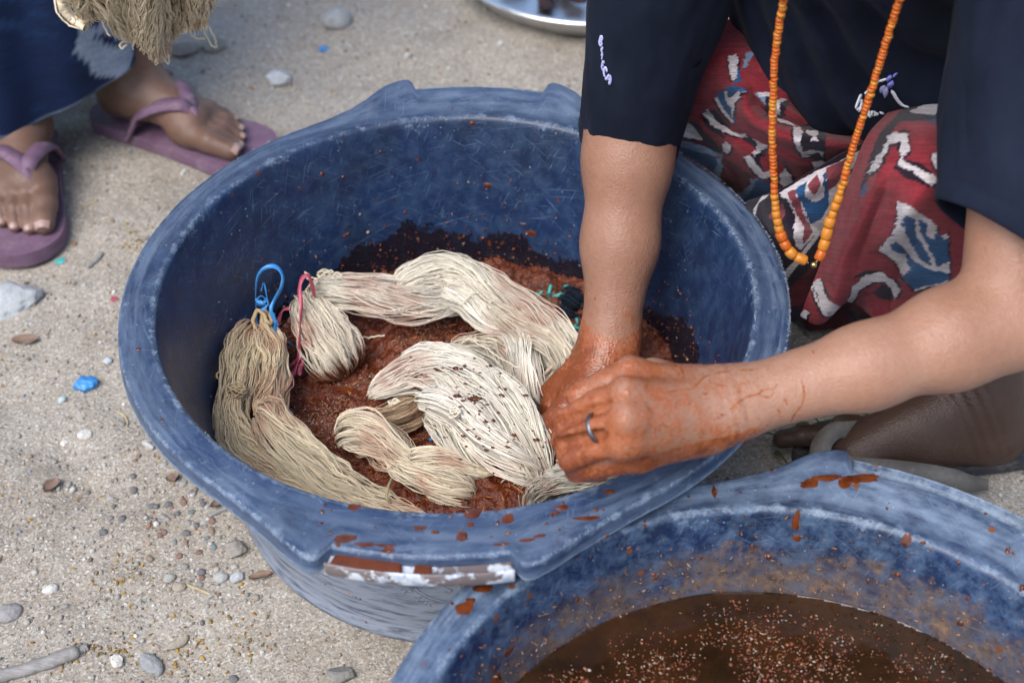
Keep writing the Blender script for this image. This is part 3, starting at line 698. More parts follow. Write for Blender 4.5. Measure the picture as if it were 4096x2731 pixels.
# ================================================================== basins
def wall_r(z):            # inner wall radius at height z above the basin's foot
    return 0.2205 + (0.2675 - 0.2205) * np.clip((z - 0.02) / 0.212, 0, 1)
def outer_r(th, handles):
    r = np.full(th.shape, 0.302)
    for c in handles:
        a = np.abs((np.degrees(th) - c + 180) % 360 - 180)
        r = np.maximum(r, np.interp(a, [0, 12.4, 12.9, 13.6, 15.0, 18, 22, 26, 31, 35], [.3195, .3192, .333, .3365, .3357, .329, .317, .309, .3035, .302]))
    return r
def basin_body(handles, wet_fn, front, n=660):
    th = np.linspace(0, 2 * math.pi, n, endpoint=False); Ro = outer_r(th, handles)
    rows = []   # r, z, wear, film, inside
    def row(r, z, wear=0.0, film=0.0, ins=0): rows.append((np.broadcast_to(r, th.shape) * 1.0, np.broadcast_to(z, th.shape) * 1.0, np.broadcast_to(wear, th.shape) * 1.0, film, ins))
    fr = .5 + .5 * np.cos(th - math.radians(front))         # the side that is handled most
    fl = .0012 * fbm(v3(np.cos(th) * 2, np.sin(th) * 2), 3, 4)  # moulded rim is not dead flat
    zo = fl + .002 + .009 * sstep(.0, 1.0, np.clip((Ro - .302) / .030, 0, 1))    # the flange rises towards the handles
    for r, z in ((0.0005, .006), (.06, .006), (.12, .006), (.17, .006), (.205, .006), (.2165, .0105), (.2195, .016)): row(r, z, 0, 0, 1)
    for z in np.linspace(.02, .232, 44): row(wall_r(z), z, .10 + .25 * max(0, (z - .21) / .022), 0, 1)
    row(.2685, .2362 + fl, .36, 0, 1); row(.2702, .2388 + fl, .46 + .14 * fr, .2); row(.2730, .2402 + fl, .52 + .16 * fr, .35); row(.2765, .2404 + fl, .36, .35)
    row(.2800, .2396 + fl, .22 + .10 * fr, .35); row(.2840, .2393 + fl, .14 + .10 * fr, .45)
    for t in (.25, .5, .75): row(.284 + (Ro - .0035 - .284) * t, .2393 + fl + (zo - fl) * t - .0006 * t, .24 + .12 * fr, .75)
    row(Ro - .0035, .2386 + zo, .28 + .2 * fr, .5); row(Ro - .0016, .2378 + zo, .60, .5); row(Ro - .0004, .2362 + zo, .66, .5); row(Ro, .2344 + zo, .45, .35)
    row(Ro + .0005, .2300 + zo, .25, .5); row(Ro + .001, .2252 + zo, .42, .6); row(Ro + .0018, .2234 + zo, 1.0, .8); row(Ro + .0014, .2218 + zo, 1.0, .8)
    row(Ro - .0012, .2220 + zo, .5, .6); row(Ro - .0030, .2240 + zo, .1, .3); row(Ro - .0042, .2345 + zo, 0, .3); row(.2770, .2352 + fl, 0, .3)
    for z in np.linspace(.2300, .012, 26): row(wall_r(z) + .0042 + .0042 * max(0, (.03 - z) / .03), z, .10 + .35 * max(0, (.03 - z) / .03), 1.5)
    for r, z in ((.2270, .0060), (.2230, .0022), (.2150, .0012), (.10, .0012), (.0005, .0012)): row(r, z, .6 if r > .2 else 0, .9)
    R = np.stack([r[0] for r in rows]); Z = np.stack([r[1] for r in rows]); Wr = np.stack([r[2] for r in rows])
    film = np.repeat([r[3] for r in rows], n); ins = np.repeat([r[4] for r in rows], n)
    X = R * np.cos(th); Y = R * np.sin(th)
    V = np.stack([X, Y, Z], -1)
    dent = .0016 * fbm(V * 5, 3, 17)                          # slightly out of true
    V[..., 0] += dent * np.cos(th); V[..., 1] += dent * np.sin(th)
    sl = np.r_[0, np.cumsum(np.hypot(np.diff(R.mean(1)), np.diff(Z.mean(1))))]
    uv = np.stack(np.broadcast_arrays(th[None] * .26, sl[:, None]), -1)
    Vf = V.reshape(-1, 3); wet = wet_fn(Vf) * ins
    return mesh('basin_body', Vf, grid_faces(len(rows), n, True), attrs={'wear': Wr.ravel(), 'film': film, 'wet': wet}, uv=uv.reshape(-1, 2))
def handle_mesh(c):
    a = np.radians(np.linspace(c - 12.3, c + 12.3, 60))
    prof = [(.3265, .2262), (.3330, .2252), (.3425, .2250), (.3438, .2262), (.3442, .2312), (.3452, .2322), (.3464, .2312), (.3468, .2200), (.3455, .2185), (.3330, .2185), (.3265, .2195)]
    P = np.array(prof) + [-.0125, .0105]; V = np.stack([P[None, :, 0] * np.cos(a)[:, None], P[None, :, 0] * np.sin(a)[:, None], np.broadcast_to(P[None, :, 1], (60, len(P)))], -1)
    F = grid_faces(60, len(P), True).tolist(); k = len(P)
    F += [list(range(k))[::-1], [59 * k + j for j in range(k)]]
    w = np.tile([.55, .78, .8, .8, .6, .75, .7, .4, .5, .2, .2], 60); uv = V.reshape(-1, 3)[:, :2]  # wear is raised on the ledge top to paint in its wet sheen
    return mesh('handle', V.reshape(-1, 3), F, attrs={'wear': w, 'film': np.full(len(w), .5), 'wet': np.zeros(len(w))}, uv=uv)
B1H, B2H = (86.5, -93.5), (62.0, 242.0)
def wet1(V):
    a = np.arctan2(V[:, 1], V[:, 0])
    top = .088 + .034 * np.exp(-((a - 1.85) / .28) ** 2) + .018 * np.exp(-((a - 1.35) / .2) ** 2) + .030 * np.exp(-((a - .28) / .22) ** 2) + .012 * np.exp(-((np.abs(a) - 2.8) / .3) ** 2)
    return .5 + np.clip((top - V[:, 2]) * 22, -.6, .6)
def wet2(V): return np.clip((.232 - V[:, 2]) / .075, 0, 1)
basin = empty('dye_basin', (0, 0, 0), 'large blue plastic basin holding cream yarn and red-brown dye pulp', 'basin')
b1 = adopt(obj('basin_body', basin_body(B1H, wet1, -100), M['plastic']), basin)
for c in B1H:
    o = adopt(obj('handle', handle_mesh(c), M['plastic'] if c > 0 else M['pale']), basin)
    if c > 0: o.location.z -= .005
# maker's mark moulded on the outside: a ring with worn letters
def surf_outer(a, z, off=0.0):
    r = wall_r(z) + .0042 + off; return np.stack(np.broadcast_arrays(r * np.cos(a), r * np.sin(a), z), -1)
def stroke_on_wall(pts, w, c_ang, c_z, closed=False):
    """pts in metres (u along the wall, v up) -> raised strip following the outer wall"""
    p = catmull(np.c_[np.array(pts), np.zeros(len(pts))], max(8, len(pts) * 6)); a = c_ang + p[:, 0] / .255; z = c_z + p[:, 1]
    P = surf_outer(a, z, .0004); N = np.stack([np.cos(a), np.sin(a), 0 * a], -1)
    return ribbon(P, w, N, .0006)
ca, cz = math.radians(-89.0), .128
tt = np.linspace(0, 2 * math.pi, 40); mk = [stroke_on_wall(np.c_[.046 * np.cos(tt), .046 * np.sin(tt)], .0016, ca, cz), stroke_on_wall(np.c_[.0415 * np.cos(tt), .0415 * np.sin(tt)], .0010, ca, cz)]
GLY = {'S': [[(.8, .85), (.45, 1), (.1, .8), (.4, .55), (.8, .3), (.5, 0), (.1, .12)]], 'I': [[(.5, 0), (.5, 1)]], 'N': [[(.1, 0), (.1, 1)], [(.1, 1), (.85, 0)], [(.85, 0), (.85, 1)]],
       'U': [[(.1, 1), (.12, .3), (.5, 0), (.88, .3), (.9, 1)]], 'R': [[(.1, 0), (.1, 1)], [(.1, 1), (.7, .95), (.8, .72), (.6, .5), (.1, .5)], [(.45, .5), (.85, 0)]], 'A': [[(.05, 0), (.5, 1)], [(.5, 1), (.95, 0)], [(.25, .38), (.75, .38)]], 'K': [[(.1, 0), (.1, 1)], [(.85, 1), (.15, .45)], [(.3, .58), (.9, 0)]]}
x0 = -.014
for ch in 'SIN':
    for st in GLY[ch]: mk.append(stroke_on_wall([(x0 + px * .009, -.022 + py * .015) for px, py in st], .0016, ca, cz))
    x0 += .011
for k, ch in enumerate('SURAK'):                                   # letters set round the ring
    ga = math.radians(178 + k * 15)
    for st in GLY[ch]:
        q = [(.0535 * math.cos(ga) + math.cos(ga + 1.57) * (px - .5) * .009 + math.cos(ga) * -(py - .5) * .010, .0535 * math.sin(ga) + math.sin(ga + 1.57) * (px - .5) * .009 + math.sin(ga) * -(py - .5) * .010) for px, py in st]
        mk.append(stroke_on_wall(q, .0015, ca, cz))
V, F = join(mk); z0 = np.zeros(len(V))
adopt(obj('moulded_mark', mesh('moulded_mark', V, F, attrs={'wear': z0 + .35, 'film': z0 + .9, 'wet': z0}, uv=V[:, :2]), M['plastic']), basin)
bvh_b1 = BVHTree.FromPolygons([v.co[:] for v in b1.data.vertices], [p.vertices[:] for p in b1.data.polygons])

B2 = np.array([.2398, -.517, -.030])
basin2 = empty('dye_basin', B2, 'blue plastic basin caked with dried dye, holding dark frothy dye water', 'basin')
b2 = obj('basin_body', basin_body(B2H, wet2, 120), M['plastic2'], basin2)
for c in B2H: obj('handle', handle_mesh(c), M['plastic2'], basin2)
bvh_b2 = BVHTree.FromPolygons([(v.co + Vector(B2))[:] for v in b2.data.vertices], [p.vertices[:] for p in b2.data.polygons])

# ------------------------------------------------------------------ what the big basin holds
PZ = .066
def pulp_h(x, y):
    p = v3(x, y)
    h = PZ + .012 * fbm(p * 9, 3, 41) + .013 * fbm(p * 30, 3, 43) * (.55 + .45 * fbm(p * 8, 2, 3)) + .0085 * (np.abs(fbm(p * 80, 3, 47)) - .12) + .0012 * fbm(p * 330, 2, 53)
    h += .014 * np.exp(-((x - .02) ** 2 + (y + .10) ** 2) / .006)          # heaped at the front
    h += .006 * sstep(.05, .2, y)
    return h
n = 330; g_ = np.linspace(-.246, .246, n); X, Y = np.meshgrid(g_, g_, indexing='ij'); H = pulp_h(X, Y)
rr = np.hypot(X, Y); lim = wall_r(H) - .0005
sc = np.where(rr > lim, lim / np.maximum(rr, 1e-6), 1); XX, YY = X * sc, Y * sc; HH = np.where(rr > lim, H - .01 * np.clip((rr - lim) / .01, 0, 1), H)
F = grid_faces(n, n); keep = (rr.ravel()[F] < .252).all(1)
me = mesh('dye_pulp', v3(XX, YY, HH).reshape(-1, 3), F[keep]); bm = bmesh.new(); bm.from_mesh(me)
bmesh.ops.delete(bm, geom=[v for v in bm.verts if not v.link_faces], context='VERTS'); bm.to_mesh(me); bm.free()
tag(obj('dye_pulp', me, M['pulp']), 'wet red-brown root pulp filling the bottom of the big basin', 'dye pulp', kind='stuff')
# brown liquor standing in the hollows of the pulp
def pool(name, z, fn, mat, res=150, ext=.244, cen=(0, 0), rough=.0006, lim=None, seed=3):
    g = np.linspace(-ext, ext, res); X, Y = np.meshgrid(g, g, indexing='ij'); Zm = z + rough * fbm(v3(X, Y) * 30, 3, seed)
    ok = fn(X, Y); F = grid_faces(res, res); keep = ok.ravel()[F].any(1)
    r = np.hypot(X, Y); L = lim if lim else 9; s = np.where(r > L, L / np.maximum(r, 1e-6), 1)
    me = mesh(name, v3(X * s + cen[0], Y * s + cen[1], Zm).reshape(-1, 3), F[keep]); bm = bmesh.new(); bm.from_mesh(me)
    bmesh.ops.delete(bm, geom=[v for v in bm.verts if not v.link_faces], context='VERTS'); bm.to_mesh(me); bm.free()
    return obj(name, me, mat)
tag(pool('dye_liquor', PZ - .0045, lambda x, y: (np.hypot(x, y) < .236), M['liquid'], 160, .24, lim=float(wall_r(PZ)) - .001), 'brown dye liquor standing between the lumps of pulp', 'dye liquor', kind='stuff')

def shreds(name, n, place, seed, Lr=(.002, .009), Wr=(.0004, .0014), pal=None, flat=.5):
    """thin splinters and shreds, one joined mesh"""
    rs = np.random.RandomState(seed); base = np.array([(-1, -1, -1), (1, -.6, -1), (1, .6, -1), (-1, 1, -1), (-1, -1, 1), (1, -.6, 1), (1, .6, 1), (-1, 1, 1)], float)
    Fq = np.array([(0, 3, 2, 1), (4, 5, 6, 7), (0, 1, 5, 4), (1, 2, 6, 5), (2, 3, 7, 6), (3, 0, 4, 7)])
    P = place(rs, n); n = len(P)
    L = rs.uniform(*Lr, n); W = rs.uniform(*Wr, n); T = W * flat
    yaw = rs.uniform(0, 6.28, n); pit = rs.normal(0, .35, n)
    ex = np.stack([np.cos(yaw) * np.cos(pit), np.sin(yaw) * np.cos(pit), np.sin(pit)], 1); ez = np.stack([-np.cos(yaw) * np.sin(pit), -np.sin(yaw) * np.sin(pit), np.cos(pit)], 1)
    ez = ez + rs.normal(0, .3, (n, 3)); ey = np.cross(ez, ex); ey /= np.linalg.norm(ey, axis=1, keepdims=True); ez = np.cross(ex, ey)
    bend = rs.normal(0, .15, (n, 1))
    b = base[None] * np.stack([L / 2, W / 2, T / 2], 1)[:, None]
    V = P[:, None] + b[..., 0:1] * ex[:, None] + b[..., 1:2] * ey[:, None] + b[..., 2:3] * ez[:, None]
    pal = np.array(pal); cl = pal[rs.randint(len(pal), size=n)] * rs.uniform(.7, 1.25, (n, 1))
    F = (Fq[None] + (np.arange(n) * 8)[:, None, None]).reshape(-1, 4)
    return mesh(name, V.reshape(-1, 3), F, smooth=False, attrs={'Col': np.repeat(cl, 8, 0)})
RED = [(.13, .027, .009), (.18, .042, .012), (.085, .018, .007), (.22, .062, .018), (.06, .013, .007), (.28, .085, .025), (.15, .028, .012)]
def on_pulp(rs, n):
    a = rs.uniform(0, 6.28, n); r = .235 * np.sqrt(rs.rand(n)); x, y = r * np.cos(a), r * np.sin(a)
    return np.c_[x, y, pulp_h(x, y) + rs.uniform(-.0004, .0016, n)]
tag(obj('root_shreds', shreds('root_shreds', 10000, on_pulp, 4, (.0015, .006), (.0004, .0012), RED), M['chip']), 'shredded red-brown root fibres lying in the pulp', 'root fibres', kind='stuff')
tag(obj('root_chips', shreds('root_chips', 420, on_pulp, 6, (.006, .014), (.0010, .0030), [(.30, .10, .03), (.36, .13, .045), (.18, .05, .02)]), M['chip']), 'orange-brown wood splinters sticking out of the pulp', 'splinters', kind='stuff')
def on_pulp_scum(rs, n):
    cs = [(726, 962), (735, 985), (945, 800), (860, 880), (1000, 770), (770, 930), (1130, 700), (660, 1010), (1240, 700)]
    c = np.array([at(*cs[k], PZ)[:2] for k in rs.randint(len(cs), size=n)]) + rs.normal(0, .011, (n, 2))
    c = c[np.hypot(c[:, 0], c[:, 1]) < .225]
    return np.c_[c, np.maximum(pulp_h(c[:, 0], c[:, 1]), PZ + .0028) + .0006]
tag(obj('pale_grit', shreds('pale_grit', 800, on_pulp_scum, 9, (.0006, .0018), (.0005, .0013), [(.38, .29, .20), (.28, .20, .13), (.45, .38, .29), (.2, .1, .05)], .9), M['chip']), 'pale gritty scum floating on the dye', 'scum', kind='stuff')
# flecks thrown up the back wall
def on_wall(rs, n):
    out = []
    while len(out) < n:
        a = rs.choice([1.85, 1.4, .35, .1, 2.6, .8]) + rs.normal(0, .22); z = .075 + abs(rs.normal(0, .035))
        if z > .2: continue
        r = wall_r(z) - .0006; out.append((r * math.cos(a), r * math.sin(a), z))
    return np.array(out)
tag(obj('dye_flecks', shreds('dye_flecks', 380, on_wall, 10, (.0008, .0035), (.0006, .0022), RED + [(.4, .3, .2)], .8), M['chip']), 'dye pulp flecks spattered up the inside of the basin', 'flecks', kind='stuff')

# bits of dyed and undyed tie cord lying in the pulp
def cord_bits(name, spots, L, r, mat, lab, cat, seed, group):
    rs = np.random.RandomState(seed)
    for x, y in spots:
        p = at(x, y, PZ + .006); p[2] = max(float(pulp_h(p[0], p[1])), PZ + .002) + r * .6; a = rs.uniform(0, 3.14); l = L * rs.uniform(.6, 1.1); m = 22; t = np.linspace(-1, 1, m)
        C = v3(np.cos(a) * t * l / 2, np.sin(a) * t * l / 2, .0012 * np.sin(t * 3)); R = r * (1 + .16 * np.sign(np.sin(np.arange(m) * 2.2)))
        V, F = tubes(C[None], np.r_[R[:-1] * 1, R[-1] * .3][None], 8)
        tag(obj(name, mesh(name, V, F), mat, loc=p), lab, cat, group)
cord_bits('tie_cord', [(1262, 682), (1282, 692), (1240, 678)], .016, .0021, M['teal_tape'], 'turquoise wrapped tie cord poking out of pulp beside the left arm', 'tie cord', 1, 'turquoise tie cords')
cord_bits('tie_cord', [(1326, 740), (1318, 752), (1330, 760), (1298, 668)], .009, .0018, M['teal_tape'], 'short turquoise cord bit beside the yarn bend', 'tie cord', 3, 'short turquoise cord bits')
cord_bits('tie_cord', [(1000, 1002)], .017, .0026, M['blue_tape'], 'wrapped blue tie cord in the pulp hollow between skeins', 'tie cord', 5, 'blue tie cord')
cord_bits('tie_cord', [(958, 962), (972, 958), (985, 1052), (1015, 1006), (945, 968), (978, 1040)], .008, .0014, M['blue_tape'], 'tiny blue cord end in the pulp hollow between skeins', 'tie cord', 7, 'blue cord ends')
cord_bits('tie_cord', [(655, 795), (668, 790), (650, 812)], .007, .0014, M['blue_tape'], 'tiny blue cord end in dark pulp behind the tan skein', 'tie cord', 8, 'blue cord ends by the wall')
# a curled root fibre near the front
def fibre(name, pts, r, mat, lab, cat, n=40):
    P = catmull(np.array([at(x, y, z) for x, y, z in pts]), n); R = np.full(n, r); R[0] = R[-1] = r * .3
    V, F = tubes(P[None], R[None], 7); return tag(obj(name, mesh(name, V, F), mat), lab, cat)
fibre('root_fibre', [(902, 1095, .085), (893, 1115, .095), (888, 1140, .095), (898, 1158, .088)], .0014, M['straw'], 'pale curled root fibre standing in the pulp near the front rim', 'fibre')

# ------------------------------------------------------------------ dye spilled on the rims
def blob(bvh, x, y, w, h, seed, th=.0006):
    """a flattened drop lying on whatever the sight line meets"""
    d = ray(x, y); hit, nor, _, _ = bvh.ray_cast(Vector(CAM), Vector(d))
    if hit is None: return None
    nor = np.array(nor); nor = nor if nor @ d < 0 else -nor
    s = np.cross(nor, [0, 0, 1.0]) if abs(nor[2]) < .95 else np.array([1.0, 0, 0]); s = s - (s @ nor) * nor; s /= np.linalg.norm(s); t = np.cross(nor, s)
    n, m = 26, 7; a = np.linspace(0, 2 * math.pi, n, endpoint=False); V = []
    wob = 1 + .6 * fbm(v3(np.cos(a) * 1.3, np.sin(a) * 1.3, np.full(n, seed * 1.7)), 3, seed)
    for k in range(m):
        q = k / (m - 1); rr = (1 - q) * wob; hh = th * (1 - (1 - q) ** 2.2)
        V.append(np.array(hit) + nor * (.00015 + hh) + np.outer(rr * w / 2 * np.cos(a), s) + np.outer(rr * h / 2 * np.sin(a), t))
    V = np.array(V).reshape(-1, 3); return V, grid_faces(m, n, True)
def splatter(name, bvh, spots, lab, scatter=None, mat='drop', th=.0006):
    ps = [blob(bvh, x, y, w, h, 20 + i, th) for i, (x, y, w, h) in enumerate(spots)]
    if scatter:
        rs = np.random.RandomState(scatter[0])
        for i in range(scatter[1]):
            x, y = scatter[2](rs); s = abs(rs.normal(.0014, .0012)) + .0008
            ps.append(blob(bvh, x, y, s, s * rs.uniform(.7, 1.6), 60 + i, s * .35))
    V, F = join([p for p in ps if p is not None]); return tag(obj(name, mesh(name, V, F), M[mat]), lab, 'dye splatter', kind='stuff')
splatter('dye_splatter', bvh_b1, [(1090, 1180, .013, .010), (1168, 1192, .009, .016), (1080, 1206, .006, .006), (965, 1212, .010, .006), (1062, 1228, .009, .010), (815, 1163, .010, .007), (1000, 1222, .006, .004),
    (1290, 1165, .011, .005), (1275, 1178, .007, .005), (1400, 1130, .010, .004), (1350, 1190, .02, .005), (1150, 1250, .014, .003), (1240, 1230, .010, .004), (1210, 1240, .012, .004), (1060, 1238, .008, .005),
    (795, 1235, .020, .010), (840, 1250, .016, .006), (890, 1262, .010, .008), (880, 1252, .02, .003), (318, 802, .005, .004), (372, 965, .004, .003), (1085, 283, .006, .005),
    (1220, 535, .012, .007), (1120, 425, .008, .005), (795, 540, .008, .004), (1125, 560, .004, .008), (1200, 515, .008, .003)],
    'glossy brown dye drops on the rim and wall of the big basin', (3, 70, lambda r: (r.uniform(700, 1500), r.uniform(1150, 1270)) if r.rand() < .6 else (r.uniform(700, 1330), r.uniform(300, 640))))
splatter('dye_splatter', bvh_b2, [(1115, 1350, .016, .008), (1070, 1395, .014, .012), (1080, 1380, .008, .006), (1828, 1195, .006, .02), (1830, 1235, .008, .006), (2080, 1240, .008, .01), (1140, 1560, .010, .012), (1170, 1495, .012, .006),
    (1640, 1130, .004, .012), (1980, 1100, .03, .008), (1900, 1098, .022, .006), (1940, 1108, .02, .010), (1860, 1110, .016, .008)],
    'brown dye drops and smears on the rim of the caked basin', (5, 150, lambda r: (r.uniform(980, 2352), r.uniform(1080, 1560))))
# dye pooled in the front handle of the big basin
def trough(a0, a1, name, z=.2401, r0=.3160, r1=.3315, n=40, seed=1):
    a = np.radians(np.linspace(a0, a1, n)); e = np.sqrt(np.clip(1 - (2 * np.linspace(0, 1, n) - 1) ** 8, .02, 1)); ri = np.full(n, r1) - (r1 - r0) * e * (1 + .12 * fbm(v3(a * 30, 0 * a), 3, seed))
    k = 6; q = np.linspace(0, 1, k); R = ri[:, None] + (r1 - ri[:, None]) * q; Z = z - .0022 * (1 - q) ** 2 * np.ones((n, 1)); Z[[0, -1]] -= .002
    V = np.stack([R * np.cos(a)[:, None], R * np.sin(a)[:, None], Z], -1).reshape(-1, 3); return obj(name, mesh(name, V, grid_faces(n, k)), M['liquid'])
tag(trough(-105.4, -95.6, 'dye_puddle', seed=1), 'long orange-brown dye puddle in the front handle of the big basin', 'dye puddle')
tag(trough(-94.3, -91.8, 'dye_puddle', .2390, .3185, seed=2), 'short brown dye puddle beside the long one in the handle', 'dye puddle')
# rough shavings along the sawn rim edges
def on_rim(rs, n):
    a = rs.uniform(0, 6.28, n); a = np.where(rs.rand(n) < .45, rs.normal(.0, .5, n), a)
    inner = rs.rand(n) < .35; R = np.where(inner, .271, outer_r(a % (2 * math.pi), B1H) - .001)
    return np.c_[R * np.cos(a), R * np.sin(a), np.where(inner, .2405, .2405 + .009 * np.clip((outer_r(a % (2 * math.pi), B1H) - .302) / .03, 0, 1))]
adopt(tag(obj('rim_burr', shreds('rim_burr', 900, on_rim, 21, (.001, .0045), (.0002, .0005), [(.34, .40, .50), (.25, .31, .42)], .6), M['chip']), kind='stuff'), basin)

# ------------------------------------------------------------------ what the second basin holds
WZ = .24 - .03 - .080; lw = float(wall_r(WZ + .03))
tag(pool('dye_water', WZ, lambda x, y: np.hypot(x, y) < lw + .01, M['water'], 120, lw + .004, cen=(B2[0], B2[1]), rough=.0012, lim=lw - .0006, seed=8), 'dark brown dye water in the caked basin', 'dye water', kind='stuff')
def bubbles(n, seed):
    rs = np.random.RandomState(seed); V0, F0 = ico(1); N = n * 8
    a = rs.uniform(0, 6.28, N); r = lw * .97 * np.sqrt(rs.rand(N)); x, y = r * np.cos(a), r * np.sin(a)
    f = fbm(v3(x * 30, y * 30), 4, 15) * 1.6 + .38 - .35 * sstep(.78, .98, r / lw); k = rs.rand(N) < np.maximum(0, f - .22) * 1.9
    P = np.stack([x + B2[0], y + B2[1], np.full(N, WZ + .0004)], 1)[k][:n]; n = len(P)
    P = np.array(P); S = np.exp(rs.normal(math.log(.00078), .55, n)).clip(.0003, .0032)
    V = V0[None] * S[:, None, None] * rs.uniform(.65, 1.2, (n, len(V0), 1)) * [1, 1, .6] + P[:, None]
    pal = np.array([(.16, .045, .02), (.28, .09, .04), (.36, .22, .14), (.10, .03, .015), (.50, .44, .40), (.24, .04, .03)]); cl = pal[rs.choice(6, n, p=[.36, .2, .12, .24, .03, .05])] * rs.uniform(.7, 1.2, (n, 1))
    F = (F0[None] + (np.arange(n) * len(V0))[:, None, None]).reshape(-1, 3)
    return mesh('froth', V.reshape(-1, 3), F, attrs={'Col': np.repeat(cl, len(V0), 0)})
def on_water(rs, n):
    N = n * 3; a = rs.uniform(0, 6.28, N); r = lw * .96 * np.sqrt(rs.rand(N)); x, y = r * np.cos(a), r * np.sin(a)
    f = fbm(v3(x * 34, y * 34), 4, 15) * 1.9 + .36 - .4 * sstep(.80, .99, r / lw); k = rs.rand(N) < np.clip(f, .04, 1)
    return np.c_[x + B2[0], y + B2[1], WZ + rs.uniform(.0002, .0012, N)][k][:n]
tag(obj('floating_pulp', shreds('floating_pulp', 11000, on_water, 31, (.0006, .0028), (.0005, .0014), [(.14, .032, .012), (.20, .055, .018), (.09, .024, .010), (.24, .08, .026), (.30, .17, .09), (.18, .03, .018), (.12, .03, .012), (.40, .33, .27)], .6), M['chip']), 'fine rust-red pulp flecks floating on the dark dye water', 'pulp flecks', kind='stuff')
tag(obj('froth', bubbles(3200, 2), M['foam']), 'red-brown froth and pulp specks floating on the dark dye water', 'froth', kind='stuff')
def on_b2(rs, n):
    a = rs.uniform(0.1, 3.4, n); z = np.clip(.17 + rs.normal(0, .03, n), .155, .236); r = wall_r(z) - .0006
    return np.c_[B2[0] + r * np.cos(a), B2[1] + r * np.sin(a), z - .03]
tag(obj('dried_pulp', shreds('dried_pulp', 900, on_b2, 14, (.0008, .0045), (.0005, .0016), [(.22, .10, .04), (.26, .13, .06), (.12, .05, .025), (.08, .04, .03), (.30, .2, .13)], .6), M['chip']), 'dried pulp flecks stuck to the wall of the caked basin', 'flecks', kind='stuff')
